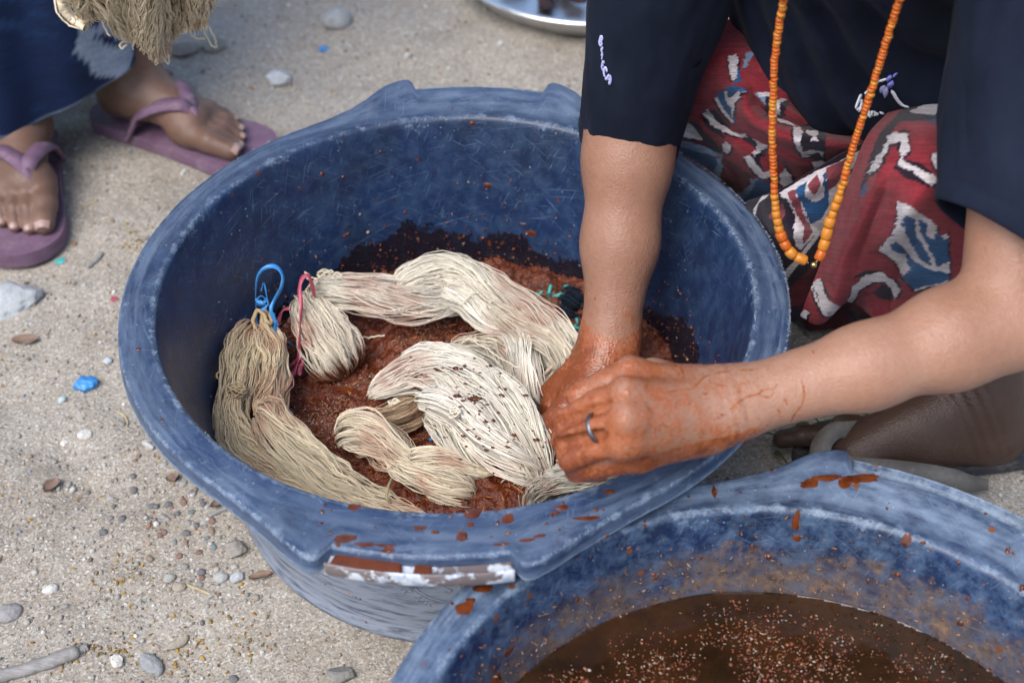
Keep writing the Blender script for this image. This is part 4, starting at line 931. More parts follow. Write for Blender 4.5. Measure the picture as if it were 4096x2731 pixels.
# ================================================================== yarn
YZ = .02      # the pile of yarn lies this much lower than its traced heights
def aty(x, y, z): return at(x, y, z - (YZ if z < .24 else 0))
CREAM, TAN, WARM = (.82, .76, .63), (.74, .61, .41), (.84, .72, .53)
def bundle(ctrl, n, seed, tint, wave=.0022, twist=0.0, r=.00043, fly=.07, stain=0.0, dip=None, seg=.0066, fan=0.0, px=.000392, clump=1.0, end_jit=.03, ref=(0, 0, 1.0), cap=True):
    """a hank of threads. ctrl rows: picture x, y, height z, width (picture px), thickness (m)"""
    C = np.array([[*aty(x, y, z), w * px * 1.12, h * 1.08] for x, y, z, w, h in ctrl])
    L = np.linalg.norm(np.diff(C[:, :3], axis=0), axis=1).sum(); m = max(12, int(L / seg)); Q = catmull(C, m)
    P, Wd, Ht = Q[:, :3], Q[:, 3], Q[:, 4]
    T = np.gradient(P, axis=0); T /= np.linalg.norm(T, axis=1, keepdims=True)
    S = np.cross(T, np.array(ref)); S /= np.linalg.norm(S, axis=1, keepdims=True) + 1e-9; U = np.cross(S, T)
    n = int(n * 1.14); rs = np.random.RandomState(seed); s = np.linspace(0, L, m)
    # the hank is a handful of smaller hanks that wander round each other
    K = int(np.clip(Wd.max() / .0085, 3, 8)); kj = rs.randint(K, size=n); p0 = (np.arange(K) + rs.uniform(-.3, .3, K)) / K * 2 * math.pi
    if abs(twist) < .5: p0 = -.15 * math.pi + (np.arange(K) + .5 + rs.uniform(-.25, .25, K)) / K * 1.3 * math.pi
    sK = s[None] + 0 * p0[:, None]; jK = np.arange(K)[:, None] * 5.3 + 0 * sK
    pK = p0[:, None] + twist * sK / .1 + .75 * clump * vnoise(v3(jK, sK * 13, seed * 1.0 + 0 * sK), seed)
    rK = .58 + .16 * vnoise(v3(jK, sK * 9, seed + 3.0 + 0 * sK), seed + 1)
    cl_, cv_ = rK * np.cos(pK) * Wd / 2, rK * np.sin(pK) * Ht / 2
    sub_r = (.46 + .10 * vnoise(v3(jK, sK * 11, seed + 6.0 + 0 * sK), seed + 2)) * min(1.0, 3.4 / K + .45)
    th_ = rs.uniform(0, 2 * math.pi, n); rho = np.where(rs.rand(n) < .75, rs.uniform(.82, 1.05, n), rs.uniform(.2, .9, n)); tw_ = rs.choice([-1, 1], K)[kj] * 1.3
    sn = s[None] + 0 * th_[:, None]; phn = th_[:, None] + kj[:, None] * 7.0 + 0 * s[None]
    AN = th_[:, None] + tw_[:, None] * sn / .1 + .5 * clump * vnoise(v3(phn, sn * 24, 2.0 + 0 * sn), seed + 9)
    RH = rho[:, None] * sub_r[kj] * (1 + .16 * clump * vnoise(v3(phn * 1.7, sn * 26, 5.0 + 0 * sn), seed + 8))
    sq = np.minimum(Wd, 2.2 * Ht) / 2
    lat = cl_[kj] + RH * np.cos(AN) * sq; ver = cv_[kj] + RH * np.sin(AN) * Ht / 2
    k = (phn * 1.1, sn * 60)
    lat = lat + .8 * wave * vnoise(v3(phn * 2.2, sn * 110, 3.0 + 0 * sn), seed + 31)
    lat = lat + wave * vnoise(v3(k[0], k[1], 1.0 + 0 * sn), seed + 3); ver = ver + .7 * wave * vnoise(v3(k[0], k[1], 4.0 + 0 * sn), seed + 4)
    if cap:                                     # the threads turn back in loops, so the ends are rounded
        for de in (s, L - s):
            q = np.clip(de / (.42 * Wd.mean()), 0, 1); f_ = np.sqrt(np.clip(1 - (1 - q) ** 2, .03, 1)); lat = lat * f_; ver = ver * f_ - (1 - f_) * Ht * .25
    idn = np.arange(n)[:, None] * 3.7
    lat = lat + .0009 * vnoise(v3(idn + 0 * sn, sn * 120, 2.0 + 0 * sn), seed + 5); ver = ver + .0007 * vnoise(v3(idn + 0 * sn, sn * 130, 8.0 + 0 * sn), seed + 6)
    fl = (rs.rand(n) < fly)[:, None] * 1.0                                       # stray threads
    lat = lat + fl * .006 * vnoise(v3(idn + 0 * sn, sn * 22, 5.0 + 0 * sn), seed + 7); ver = ver + fl * (.0015 + .004 * np.abs(vnoise(v3(idn + 0 * sn, sn * 22, 6.0 + 0 * sn), seed + 7)))
    X = P[None] + lat[..., None] * S[None] + ver[..., None] * U[None]
    if end_jit:
        e = rs.uniform(0, end_jit, (n, 2)) * .6 + rs.uniform(0, end_jit, (K, 2))[kj]; q0, q1 = e[:, 0], 1 - e[:, 1]
        ti = q0[:, None] + (q1 - q0)[:, None] * np.linspace(0, 1, m)[None]; ii = np.clip(ti * (m - 1), 0, m - 1.001); i0 = ii.astype(int); f = (ii - i0)[..., None]
        ar = np.arange(n)[:, None]; X = X[ar, i0] * (1 - f) + X[ar, i0 + 1] * f
    V, F = tubes(X, r, 3)
    tone = np.array(tint)[None] * np.exp(rs.normal(0, .13, (n, 1))) * np.exp(rs.normal(0, .09, (K, 1)))[kj] ; cl = np.repeat(tone[:, None], m, 1)
    cl = cl * (1 + .07 * vnoise(X * 90, seed + 20))[..., None]
    def dyeing(c, Xp):
        st = sstep(.16, .50, fbm(Xp * 24 + seed * .37, 3, 77) + stain + .05) * (.55 + .45 * vnoise(Xp * 160, 5))
        c = c * (1 - st[..., None] * .75) + np.array((.46, .19, .13)) * st[..., None] * .75
        if dip is not None:
            dq = dip - YZ; w = sstep(dq + .015, dq + .003, Xp[..., 2] + .004 * vnoise(Xp * 120, 9)); c = c * (1 - w[..., None]) + np.array((.19, .055, .02)) * w[..., None]
        return c
    cl = dyeing(cl, X)
    vc = np.repeat(cl.reshape(-1, 3), 3, 0)
    # the packed threads underneath, darkened to paint the shade in the gaps
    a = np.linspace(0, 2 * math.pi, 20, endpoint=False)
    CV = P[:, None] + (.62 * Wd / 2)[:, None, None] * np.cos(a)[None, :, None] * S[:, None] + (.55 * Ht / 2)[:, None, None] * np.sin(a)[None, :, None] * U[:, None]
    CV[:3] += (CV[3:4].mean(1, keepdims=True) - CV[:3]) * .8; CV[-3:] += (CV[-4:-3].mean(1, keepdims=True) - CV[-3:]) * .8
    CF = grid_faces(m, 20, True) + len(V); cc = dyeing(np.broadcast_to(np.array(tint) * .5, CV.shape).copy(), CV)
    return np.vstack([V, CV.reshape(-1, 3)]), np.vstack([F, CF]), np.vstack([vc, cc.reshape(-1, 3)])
def skein(name, bundles, lab, parts=None):
    root = empty(name, tuple(at(bundles[0]['ctrl'][0][0], bundles[0]['ctrl'][0][1], bundles[0]['ctrl'][0][2])), lab, 'yarn skein')
    for b in bundles:
        b = dict(b); nm = b.pop('name', 'strand_bundle'); V, F, c = bundle(**b)
        adopt(obj(nm, mesh(nm, V, F, attrs={'Col': c}), M['yarn']), root)
    return root
def loops(pts_list, r, tint, seed, root, name='loose_thread'):
    """single loose threads with their own path"""
    for pts in pts_list:
        P = catmull(np.array([aty(x, y, z) for x, y, z in pts]), 48); P += .0007 * np.stack([vnoise(v3(np.arange(48) * .5, np.zeros(48) + k, np.zeros(48)), seed + k) for k in range(3)], 1)
        V, F = tubes(P[None], r, 5); adopt(obj(name, mesh(name, V, F, attrs={'Col': np.tile(np.array(tint), (len(V), 1))}), M['yarn']), root)
def knot(x, y, z, s, tint, seed, root, turns=9, ax=(0, 0, 1.0)):
    """a small wound knot of thread"""
    rs = np.random.RandomState(seed); t = np.linspace(0, turns * 2 * math.pi, turns * 16); c = aty(x, y, z)
    P = np.stack([np.cos(t) * s * (1 + .2 * np.sin(t * .37)), np.sin(t) * s * .8 * np.cos(t * .11), np.sin(t * 1.31) * s * .7 + s * .8 * (t / t[-1] - .5)], 1) + c
    V, F = tubes(P[None], .0008, 5); adopt(obj('knot', mesh('knot', V, F, attrs={'Col': np.tile(np.array(tint), (len(V), 1))}), M['yarn']), root)

# tan skein lying along the left wall, doubled over
sk1 = skein('yarn_skein', [
    dict(ctrl=[(592, 752, .128, 40, .020), (575, 778, .132, 92, .034), (556, 830, .134, 104, .036), (545, 900, .128, 78, .036), (532, 960, .122, 70, .034), (560, 1030, .112, 92, .034), (640, 1100, .106, 100, .032), (760, 1152, .100, 92, .030), (900, 1205, .094, 80, .028), (1040, 1240, .09, 70, .024)], n=235, seed=1, tint=TAN, wave=.003, stain=.10, dip=.084),
    dict(ctrl=[(598, 752, .130, 36, .022), (618, 790, .134, 80, .034), (628, 850, .130, 84, .036), (622, 920, .126, 82, .034), (600, 970, .122, 70, .030)], n=170, seed=2, tint=(.76, .63, .43), wave=.0032, stain=.14, dip=.080),
    dict(ctrl=[(592, 972, .126, 70, .026), (618, 944, .136, 86, .030), (640, 985, .134, 92, .032), (690, 1045, .124, 104, .032), (770, 1110, .112, 96, .028), (860, 1160, .100, 84, .024), (960, 1205, .094, 70, .02), (1060, 1235, .09, 60, .018)], n=210, seed=3, tint=(.78, .67, .48), wave=.0026, stain=.24, dip=.086)],
    'tan yarn skein tied with blue tape, curving along the left wall of the basin')
loops([[(590, 770, .14), (582, 735, .152), (590, 712, .160), (604, 720, .160), (612, 738, .158), (622, 742, .154), (618, 722, .156), (606, 714, .154), (602, 740, .148), (618, 758, .142), (620, 790, .138)]], .0022, (.50, .37, .21), 4, sk1, 'tie_thread')
knot(545, 895, .148, .0075, (.52, .40, .25), 3, sk1)
loops([[(512, 872, .13), (500, 868, .132), (498, 858, .134), (508, 856, .134), (514, 866, .13)], [(640, 905, .14), (652, 918, .132), (655, 930, .125)]], .0007, TAN, 9, sk1)

# cream skein tied with pink tape: one end hangs down into the pulp, the rest arches along the back
sk2 = skein('yarn_skein', [
    dict(ctrl=[(700, 678, .128, 46, .018), (712, 706, .132, 88, .028), (738, 748, .126, 120, .032), (768, 796, .114, 138, .030), (788, 838, .098, 130, .024), (800, 868, .084, 104, .018)], n=235, seed=11, tint=(.78, .70, .57), wave=.0026, stain=.22, dip=.096),
    dict(ctrl=[(712, 668, .128, 40, .02), (760, 668, .136, 84, .03), (840, 676, .138, 104, .036), (930, 690, .134, 118, .036), (1010, 690, .130, 112, .034), (1070, 672, .124, 84, .030)], n=220, seed=12, tint=(.82, .76, .64), wave=.0022, stain=.06, dip=.088),
    dict(ctrl=[(900, 662, .140, 66, .026), (960, 636, .146, 70, .030), (1020, 626, .148, 80, .032), (1080, 646, .146, 96, .034), (1140, 690, .140, 112, .036), (1215, 735, .134, 110, .038), (1275, 785, .130, 96, .036), (1304, 845, .122, 92, .034), (1276, 905, .108, 84, .030), (1250, 942, .092, 70, .02)], n=245, seed=13, tint=CREAM, wave=.0022, stain=.10, dip=.092),
    dict(ctrl=[(1010, 672, .138, 60, .026), (1080, 700, .138, 76, .030), (1130, 742, .134, 66, .030), (1180, 762, .136, 62, .030), (1200, 800, .138, 68, .032), (1206, 850, .132, 74, .032), (1214, 905, .116, 76, .028), (1222, 945, .094, 70, .02)], n=190, seed=14, tint=(.83, .78, .67), wave=.0018, stain=.02, dip=.092),
    dict(ctrl=[(1120, 700, .146, 50, .02), (1190, 752, .150, 56, .022), (1252, 782, .150, 58, .024), (1282, 806, .146, 60, .026), (1300, 850, .134, 58, .026), (1288, 892, .118, 50, .022)], n=110, seed=15, tint=(.74, .66, .52), wave=.002, stain=.1)],
    'long cream yarn skein tied with pink tape, arching round the back of the basin')
knot(752, 640, .142, .0085, (.72, .64, .49), 5, sk2, 12)
loops([[(762, 642, .15), (772, 626, .156), (784, 634, .154), (782, 650, .148)], [(700, 672, .136), (716, 650, .152), (728, 640, .156), (724, 655, .152), (712, 680, .146)], [(708, 642, .15), (700, 625, .155), (722, 640, .152), (735, 636, .152), (748, 626, .154), (768, 625, .152)],
       [(884, 770, .108), (845, 775, .104), (800, 770, .12)], [(1060, 700, .152), (1090, 672, .158), (1120, 690, .154)], [(700, 690, .142), (690, 740, .14), (682, 790, .12), (684, 800, .11)]], .0008, (.74, .66, .5), 12, sk2)

# white skein in the middle
sk3 = skein('yarn_skein', [
    dict(ctrl=[(1180, 930, .118, 50, .02), (1176, 860, .122, 70, .026), (1140, 812, .122, 84, .028), (1080, 800, .120, 66, .026), (1030, 815, .112, 50, .02)], n=180, seed=21, tint=(.76, .68, .55), wave=.0036, stain=.20, fly=.1, clump=1.5),
    dict(ctrl=[(842, 908, .104, 44, .016), (890, 886, .116, 84, .026), (960, 858, .128, 118, .034), (1040, 868, .138, 148, .040), (1110, 915, .140, 156, .042), (1165, 975, .134, 150, .042), (1205, 1040, .120, 124, .038), (1232, 1100, .098, 84, .028), (1240, 1122, .088, 60, .02)], n=330, seed=22, tint=(.84, .79, .68), wave=.0016, stain=-.06, dip=.092, fly=.03),
    dict(ctrl=[(915, 850, .112, 60, .02), (960, 828, .128, 88, .028), (1020, 826, .136, 96, .032), (1080, 850, .138, 100, .034), (1130, 895, .138, 90, .03)], n=170, seed=25, tint=(.82, .77, .66), wave=.002, stain=-.02, fly=.05),
    dict(ctrl=[(958, 918, .134, 46, .02), (1000, 925, .144, 74, .030), (1055, 955, .144, 84, .034), (1110, 1000, .138, 88, .034), (1165, 1050, .126, 92, .034), (1205, 1090, .106, 80, .03), (1222, 1112, .09, 60, .02)], n=220, seed=23, tint=(.85, .80, .70), wave=.0016, stain=-.10, dip=.092, fly=.03),
    dict(ctrl=[(978, 940, .122, 50, .022), (1030, 975, .122, 74, .03), (1065, 1030, .116, 84, .032), (1095, 1075, .104, 86, .028), (1110, 1098, .09, 80, .018)], n=190, seed=24, tint=(.80, .74, .62), wave=.0018, stain=-.04, dip=.094)],
    'white yarn skein spattered with dye, draped over the middle of the pulp')
knot(908, 930, .122, .0058, (.74, .66, .52), 7, sk3); knot(1046, 948, .164, .0048, (.78, .72, .6), 8, sk3, 7)
loops([[(1080, 782, .135), (1110, 795, .14), (1150, 822, .14), (1190, 845, .138)], [(1150, 1040, .14), (1165, 1085, .115), (1150, 1110, .1), (1130, 1118, .095), (1110, 1105, .095)], [(1195, 1070, .13), (1190, 1100, .11), (1170, 1118, .098), (1150, 1115, .097)], [(1060, 790, .135), (1090, 770, .132), (1092, 785, .13)]], .0007, (.8, .74, .6), 17, sk3)

# small twisted skein in front of it
sk4 = skein('yarn_skein', [
    dict(ctrl=[(976, 930, .116, 60, .026), (930, 948, .116, 70, .03), (870, 966, .112, 66, .03), (840, 975, .108, 56, .026)], n=150, seed=31, tint=(.55, .41, .27), wave=.0022, stain=.16, twist=.8),
    dict(ctrl=[(770, 1012, .100, 60, .022), (806, 995, .112, 96, .032), (858, 1008, .114, 112, .034), (905, 1040, .110, 92, .032), (948, 1070, .108, 66, .028), (992, 1096, .108, 78, .030), (1045, 1122, .104, 86, .028), (1092, 1145, .092, 64, .02)], n=270, seed=32, tint=(.78, .68, .52), wave=.0034, stain=.25, dip=.090, fly=.08, clump=1.4),
    dict(ctrl=[(935, 1066, .116, 46, .02), (980, 1058, .122, 58, .024), (1035, 1064, .118, 54, .022), (1080, 1082, .110, 40, .018), (1112, 1090, .106, 28, .014), (1140, 1076, .104, 20, .010)], n=120, seed=33, tint=(.78, .69, .53), wave=.0022, stain=.1, dip=.090, fly=.05),
    dict(ctrl=[(905, 1065, .110, 50, .02), (940, 1090, .112, 60, .024), (985, 1112, .108, 66, .024), (1030, 1135, .10, 60, .02)], n=130, seed=34, tint=(.77, .67, .51), wave=.0026, stain=.16, dip=.092)],
    'short twisted cream skein with pinkish stains at the front of the basin')
# the hank being wrung under the fist
sk5 = skein('yarn_skein', [
    dict(ctrl=[(1400, 1062, .215, 70, .030), (1352, 1078, .205, 96, .036), (1300, 1100, .175, 104, .034), (1262, 1130, .130, 100, .030), (1235, 1170, .095, 90, .024)], n=230, seed=41, tint=(.82, .77, .65), wave=.0034, stain=.0, dip=.10, fly=.06),
    dict(ctrl=[(1430, 1068, .218, 60, .03), (1390, 1085, .210, 74, .034), (1352, 1105, .180, 78, .03), (1330, 1140, .14, 70, .028)], n=140, seed=42, tint=(.74, .68, .54), wave=.003, stain=.05, fly=.08),
    dict(ctrl=[(1290, 1105, .12, 46, .02), (1255, 1112, .108, 52, .02), (1215, 1122, .096, 56, .018), (1190, 1128, .09, 50, .014)], n=110, seed=43, tint=(.40, .17, .07), wave=.002, stain=.6, dip=.1)],
    'cream yarn hank wrung in the dyed fist at the right of the basin')

skein('dyed_yarn_end', [dict(ctrl=[(1285, 700, .085, 40, .016), (1305, 690, .098, 60, .022), (1322, 700, .098, 60, .022), (1330, 720, .085, 40, .016)], n=120, seed=61, tint=(.012, .022, .04), wave=.003, stain=-1), dict(ctrl=[(1295, 675, .085, 30, .012), (1315, 668, .094, 40, .016), (1330, 680, .085, 30, .012)], n=70, seed=62, tint=(.010, .016, .03), wave=.003, stain=-1)], 'dark indigo yarn end half sunk in the pulp beside the arm')

# dye spots on the white yarn
rs = np.random.RandomState(8); sp = []
for i in range(120):
    x, y = rs.normal(1075, 75), rs.normal(930, 62); p = at(x, y, .168); s = abs(rs.normal(0, .0016)) + .0007
    V, F = ico(1); sp.append((V * [s * rs.uniform(.8, 1.8), s, .0007] + p, F))
yb = []
for o in sk3.children:
    if o.name.startswith('strand_bundle'): yb.append(o)
def drop_to(objs, pts):
    """lower the pieces on to the first surface below the sight line"""
    trees = []
    for o in objs:
        mw = o.location + (o.parent.location if o.parent else Vector()); trees.append(BVHTree.FromPolygons([(v.co + mw)[:] for v in o.data.vertices], [p.vertices[:] for p in o.data.polygons]))
    out = []
    for x, y in pts:
        best = None; d = Vector(ray(x, y))
        for t in trees:
            h, n, i, dist = t.ray_cast(Vector(CAM), d)
            if h is not None and (best is None or dist < best[0]): best = (dist, np.array(h))
        out.append(None if best is None else best[1])
    return out
pts = [(rs.normal(1085, 80), rs.normal(930, 66)) for i in range(110)] + [(1000 + i * 6, 848 + rs.normal(0, 5)) for i in range(12)] + [(1035 + i * 5, 912 + rs.normal(0, 6)) for i in range(14)]
sp = []
for i, h in enumerate(drop_to(yb, pts)):
    if h is None: continue
    s = abs(rs.normal(0, .0012)) + .0006; s *= 1.5 if i > 110 else .85; V, F = ico(1); sp.append((V * [s * rs.uniform(.8, 2), s, .0006] + h + [0, 0, .0003], F))
V = np.vstack([a for a, _ in sp]); F = np.vstack([b + i * 12 for i, (a, b) in enumerate(sp)])
tag(obj('dye_spots', mesh('dye_spots', V, F), M['drop']), 'brown dye spots spattered on the white skein', 'dye spots', kind='stuff')

# ------------------------------------------------------------------ plastic tapes that tie the skeins
def tape(name, strips, mat, lab, tw=0.0):
    root = empty(name, tuple(at(*strips[0][0][0][:3])), lab, 'tape')
    for pts, w in strips:
        P = catmull(np.array([aty(*p) for p in pts]), 60); N = np.array(CAM) - P; N /= np.linalg.norm(N, axis=1, keepdims=True)
        T = np.gradient(P, axis=0); T /= np.linalg.norm(T, axis=1, keepdims=True); S = np.cross(T, N); a = tw * np.sin(np.linspace(0, 7, 60))[:, None] + .3
        N = N * np.cos(a) + S * np.sin(a); wv = w * (1 + .18 * vnoise(v3(np.arange(60) * .3, np.zeros(60), np.zeros(60)), 3))
        V, F = ribbon(P, wv, N, .00025); adopt(obj('tape_strip', mesh('tape_strip', V, F, smooth=False), mat), root)
    return root
tape('blue_tape', [([(592, 760, .14), (589, 715, .157), (588, 670, .178), (594, 632, .196), (612, 614, .204), (634, 613, .204), (649, 632, .196), (646, 660, .186), (630, 690, .172), (622, 712, .165), (630, 735, .155), (627, 760, .145)], .0040),
    ([(590, 690, .172), (600, 680, .176), (610, 690, .172), (596, 700, .168), (590, 690, .172), (606, 700, .17)], .004), ([(598, 690, .172), (612, 705, .168), (600, 712, .166), (618, 700, .168), (622, 716, .162)], .0022),
    ([(600, 668, .182), (606, 650, .19), (612, 675, .18), (616, 700, .17)], .0014), ([(626, 720, .16), (634, 745, .15), (630, 775, .14)], .005)], M['blue_tape'], 'shiny blue plastic tape loop tying the tan skein', 1.1)
tape('pink_tape', [([(688, 815, .118), (688, 780, .132), (690, 740, .146), (692, 700, .158), (688, 665, .168), (694, 640, .174), (706, 632, .176), (714, 645, .170), (720, 668, .156), (722, 682, .148)], .0042),
    ([(665, 708, .148), (650, 712, .148), (640, 735, .14), (632, 775, .128)], .0042), ([(690, 815, .118), (678, 845, .110), (668, 875, .104), (662, 898, .098)], .0046), ([(690, 815, .118), (692, 840, .11), (686, 862, .104)], .005), ([(688, 815, .118), (670, 838, .11), (656, 850, .105)], .0035)], M['pink_tape'], 'twisted pink plastic tape tying the end of the long cream skein', .9)

# ------------------------------------------------------------------ yarn held over the far feet
def hang(x0, y0, x1, y1, w, seed, tint=WARM, z0=.47, z1=.285, n=130, th=.022, tail=16, **kw):
    """one hank end hanging down; the last stretch is a loose fringe of loops"""
    xm, ym = (x0 + x1) / 2, (y0 + y1) / 2
    gx_ = 320 + (x0 - 320) * .22; return dict(ctrl=[(gx_, -150, .545, w * .35, th * .6), (gx_ * .8 + x0 * .2, -112, .515, w * .5, th * .8), (x0, y0, z0, w, th), (xm, ym, (z0 + z1) / 2, w * 1.06, th), (x1, y1 - tail, z1 + .01, w * 1.05, th), (x1, y1, z1, w * .9, th * .8)], n=n, seed=seed, tint=tint, px=.00046, fly=.07, stain=-.05, ref=(.1, -1.0, .25), end_jit=.10, cap=False, **kw)
sk6 = skein('yarn_bundle', [
    hang(160, -70, 205, 52, 46, 51, n=140, wave=.0016, z0=.45, z1=.33), hang(215, -70, 262, 58, 58, 52, n=150, wave=.0018, z0=.46, z1=.32), hang(275, -80, 300, 108, 66, 53, n=170, wave=.0018, z0=.47, z1=.30),
    hang(335, -80, 362, 138, 62, 54, n=190, wave=.0010, z0=.48, z1=.29, tint=(.86, .74, .55)), hang(385, -80, 398, 84, 58, 55, n=150, wave=.0018, z0=.46, z1=.30, tint=(.76, .64, .46)), hang(440, -80, 442, 80, 60, 56, n=150, wave=.0016, z0=.46, z1=.31), hang(478, -90, 470, 50, 36, 57, n=90, wave=.0016, z0=.45, z1=.32),
    hang(310, -90, 322, 60, 70, 58, n=120, wave=.0016, z0=.44, z1=.27, tint=(.70, .58, .40)), hang(380, -90, 392, 70, 90, 59, n=120, wave=.0016, z0=.43, z1=.27, tint=(.68, .56, .39))],
    'bundle of cream yarn hanks hanging above the mauve flip-flop at top left')
loops([[(462, 60, .31), (472, 80, .305), (488, 105, .30), (497, 108, .30), (492, 85, .302), (478, 62, .31)], [(286, 96, .3), (275, 102, .3), (280, 112, .298), (290, 104, .3)], [(366, 120, .29), (378, 138, .285), (388, 146, .285), (386, 128, .288), (372, 100, .292)],
       [(130, -20, .36), (136, 20, .345), (160, 50, .33), (190, 62, .325)], [(124, -20, .36), (130, 25, .345), (156, 56, .33), (186, 68, .325)], [(430, 60, .31), (446, 86, .303), (470, 90, .303)], [(230, 40, .33), (245, 72, .32), (252, 84, .318)]], .0011, (.72, .62, .46), 21, sk6)
loops([[(140, -20, .37), (146, 15, .35), (166, 44, .335), (196, 64, .33)], [(146, -20, .37), (150, 12, .35), (170, 40, .335), (200, 60, .33)]], .0045, (.68, .58, .43), 23, sk6, 'twisted_cord')
# ================================================================== the person wringing the yarn
def pc(a, b, ra, rb, k=.01, **kw): return dict(a=a, b=b, ra=ra, rb=rb, k=k, **kw)
def chain(pts, rad, k): return [pc(pts[i], pts[i + 1], rad[i], rad[i + 1], k) for i in range(len(pts) - 1)]
UPV = A3(0, 0, 1)
# arm reaching down into the basin
Rs, Re = A3(.195, .105, .600), at(1452, 262, .318)
Rm, Rw = at(1424, 560, .215), at(1402, 775, .142)
# arm coming from the right
Ls, Le, Lw = A3(.455, .020, .605), at(2312, 735, .345), at(1668, 930, .312)
Lm = at(1990, 842, .330)
body = []
body += [pc(Rs, Re, .047, .041, .02), pc(Re, Re + (Rm - Re) * .35, .040, .0405, .02), pc(Re + (Rm - Re) * .35, Rm, .0405, .0345, .02), pc(Rm, Rw, .0345, .0262, .02)]
body += [pc(Ls, Le, .041, .0355, .02), pc(Le, Le * .6 + Lm * .4, .0355, .0365, .02), pc(Le * .6 + Lm * .4, Lm, .0365, .0298, .02), pc(Lm, Lw, .0298, .0245, .02)]
fdir = (Lw - Le) / np.linalg.norm(Lw - Le)
# ---- the fist (back of the hand up, fingers closed on the hank)
mcp = [at(1448, 862, .340), at(1438, 908, .349), at(1440, 964, .342), at(1432, 1018, .324)]
pip = [at(1330, 908, .322), at(1302, 956, .320), at(1294, 1008, .311), at(1310, 1052, .298)]
wr = [at(1630, 905, .318), at(1632, 925, .322), at(1634, 950, .318), at(1632, 972, .308)]
for i in range(4):
    body.append(pc(wr[i], mcp[i], .0165, .0128, .012))
    body.append(pc(mcp[i] + A3(0, 0, .0025), mcp[i] + A3(.004, 0, .0015), .0128, .0115, .006))
body.append(pc(Lw, at(1590, 935, .312), .0262, .0262, .02)); body.append(pc(at(1600, 940, .300), at(1480, 945, .302), .024, .025, .015))
body.append(pc(at(1610, 990, .296), at(1470, 1030, .300), .0185, .0165, .012))                # heel of the hand
for i in range(4):
    r = (.0100, .0104, .0101, .0092)[i]; fk = .0032
    mid = (mcp[i] + pip[i]) / 2 + A3(0, 0, .0028)
    dip = pip[i] + A3(.006, .006, -.023) * (1 - .1 * (i == 3)); tip = dip + A3(.018, .004, -.006)
    body += chain([mcp[i], mid, pip[i]], [r * 1.14, r * .97, r * 1.03], fk) + chain([pip[i], dip, tip], [r * 1.02, r * .9, r * .8], fk)
for i in range(3):
    ga = (mcp[i] + mcp[i + 1]) / 2; gb = (pip[i] + pip[i + 1]) / 2; gm = ga; ga = ga * .74 + gb * .26
    body.append(pc(ga + A3(0, -.003, .0105), gb + A3(-.004, -.004, .0085), .0034, .0054, .004, sub=True)); body.append(pc(gb + A3(-.005, -.004, .0080), gb + A3(-.012, -.004, -.006), .0046, .0036, .004, sub=True))
body.append(pc(pip[3] + A3(.018, .006, -.012), at(1462, 1034, .296), .0125, .0165, .008))
th = [at(1590, 890, .300), at(1500, 868, .285), at(1430, 880, .270), at(1375, 915, .258)]
body += chain(th, [.017, .0145, .0115, .0095], .008)
# ---- the hand pressed into the pulp
hm = [at(1318, 868, .112), at(1330, 902, .116), at(1346, 940, .112), at(1362, 975, .104)]
hp = [at(1266, 930, .098), at(1252, 980, .104), at(1280, 1012, .098), at(1312, 1040, .092)]
ht = [at(1238, 985, .066), at(1268, 1086, .062), at(1298, 1092, .058), at(1330, 1095, .056)]
hw = [at(1372, 800, .132), at(1392, 806, .137), at(1412, 812, .135), at(1428, 818, .130)]
for i in range(4):
    body.append(pc(hw[i], hm[i], .0165, .0125, .012)); body += chain([hm[i], hp[i]], [.0115, .0102], .0035) + chain([hp[i], ht[i]], [.0102, .0082], .0035)
body.append(pc(Rw, at(1385, 830, .128), .0258, .023, .018)); body.append(pc(at(1375, 850, .115), at(1345, 920, .108), .024, .024, .014))
body += chain([at(1345, 830, .122), at(1290, 885, .108), at(1262, 900, .098)], [.0155, .0125, .0105], .007)
# ---- trunk, neck, head and legs (mostly under clothes or out of the picture)
neck, head = A3(.315, .015, .735), A3(.292, -.055, .850)
body += [pc(A3(.405, .30, .24), A3(.375, .20, .42), .115, .100, .05), pc(A3(.375, .20, .42), A3(.335, .095, .62), .100, .105, .05), pc(A3(.335, .095, .62), neck, .085, .045, .05),
         pc(neck, head + A3(.01, .02, -.05), .042, .045, .03), pc(head, head + A3(-.003, -.012, .045), .073, .078, .04), pc(head + A3(-.012, -.045, -.05), head + A3(-.01, -.035, -.03), .038, .05, .03),
         pc(head + A3(-.018, -.085, -.002), head + A3(-.024, -.100, -.030), .009, .014, .012), pc(head + A3(-.022, -.075, -.052), head + A3(-.022, -.075, -.052), .02, .02, .02),
         pc(head + A3(.075, .0, .0), head + A3(.078, .012, .02), .012, .014, .008), pc(head + A3(-.078, .0, .0), head + A3(-.08, .012, .02), .012, .014, .008),
         pc(Rs, A3(.33, .09, .63), .052, .07, .05), pc(Ls, A3(.34, .07, .63), .05, .07, .05)]
Lk, La, Lh = A3(.460, .085, .325), at(2252, 880, .085), at(2272, 980, .040)
Rk, Ra = A3(.300, .430, .240), A3(.310, .460, .080)
body += [pc(A3(.47, .30, .18), Lk, .085, .060, .03), pc(Lk, Lk * .6 + La * .4, .056, .055, .03), pc(Lk * .6 + La * .4, La, .055, .037, .03),
         pc(A3(.36, .38, .18), Rk, .085, .060, .03), pc(Rk, Ra, .056, .037, .03), pc(Ra, A3(.24, .40, .04), .035, .028, .02)]
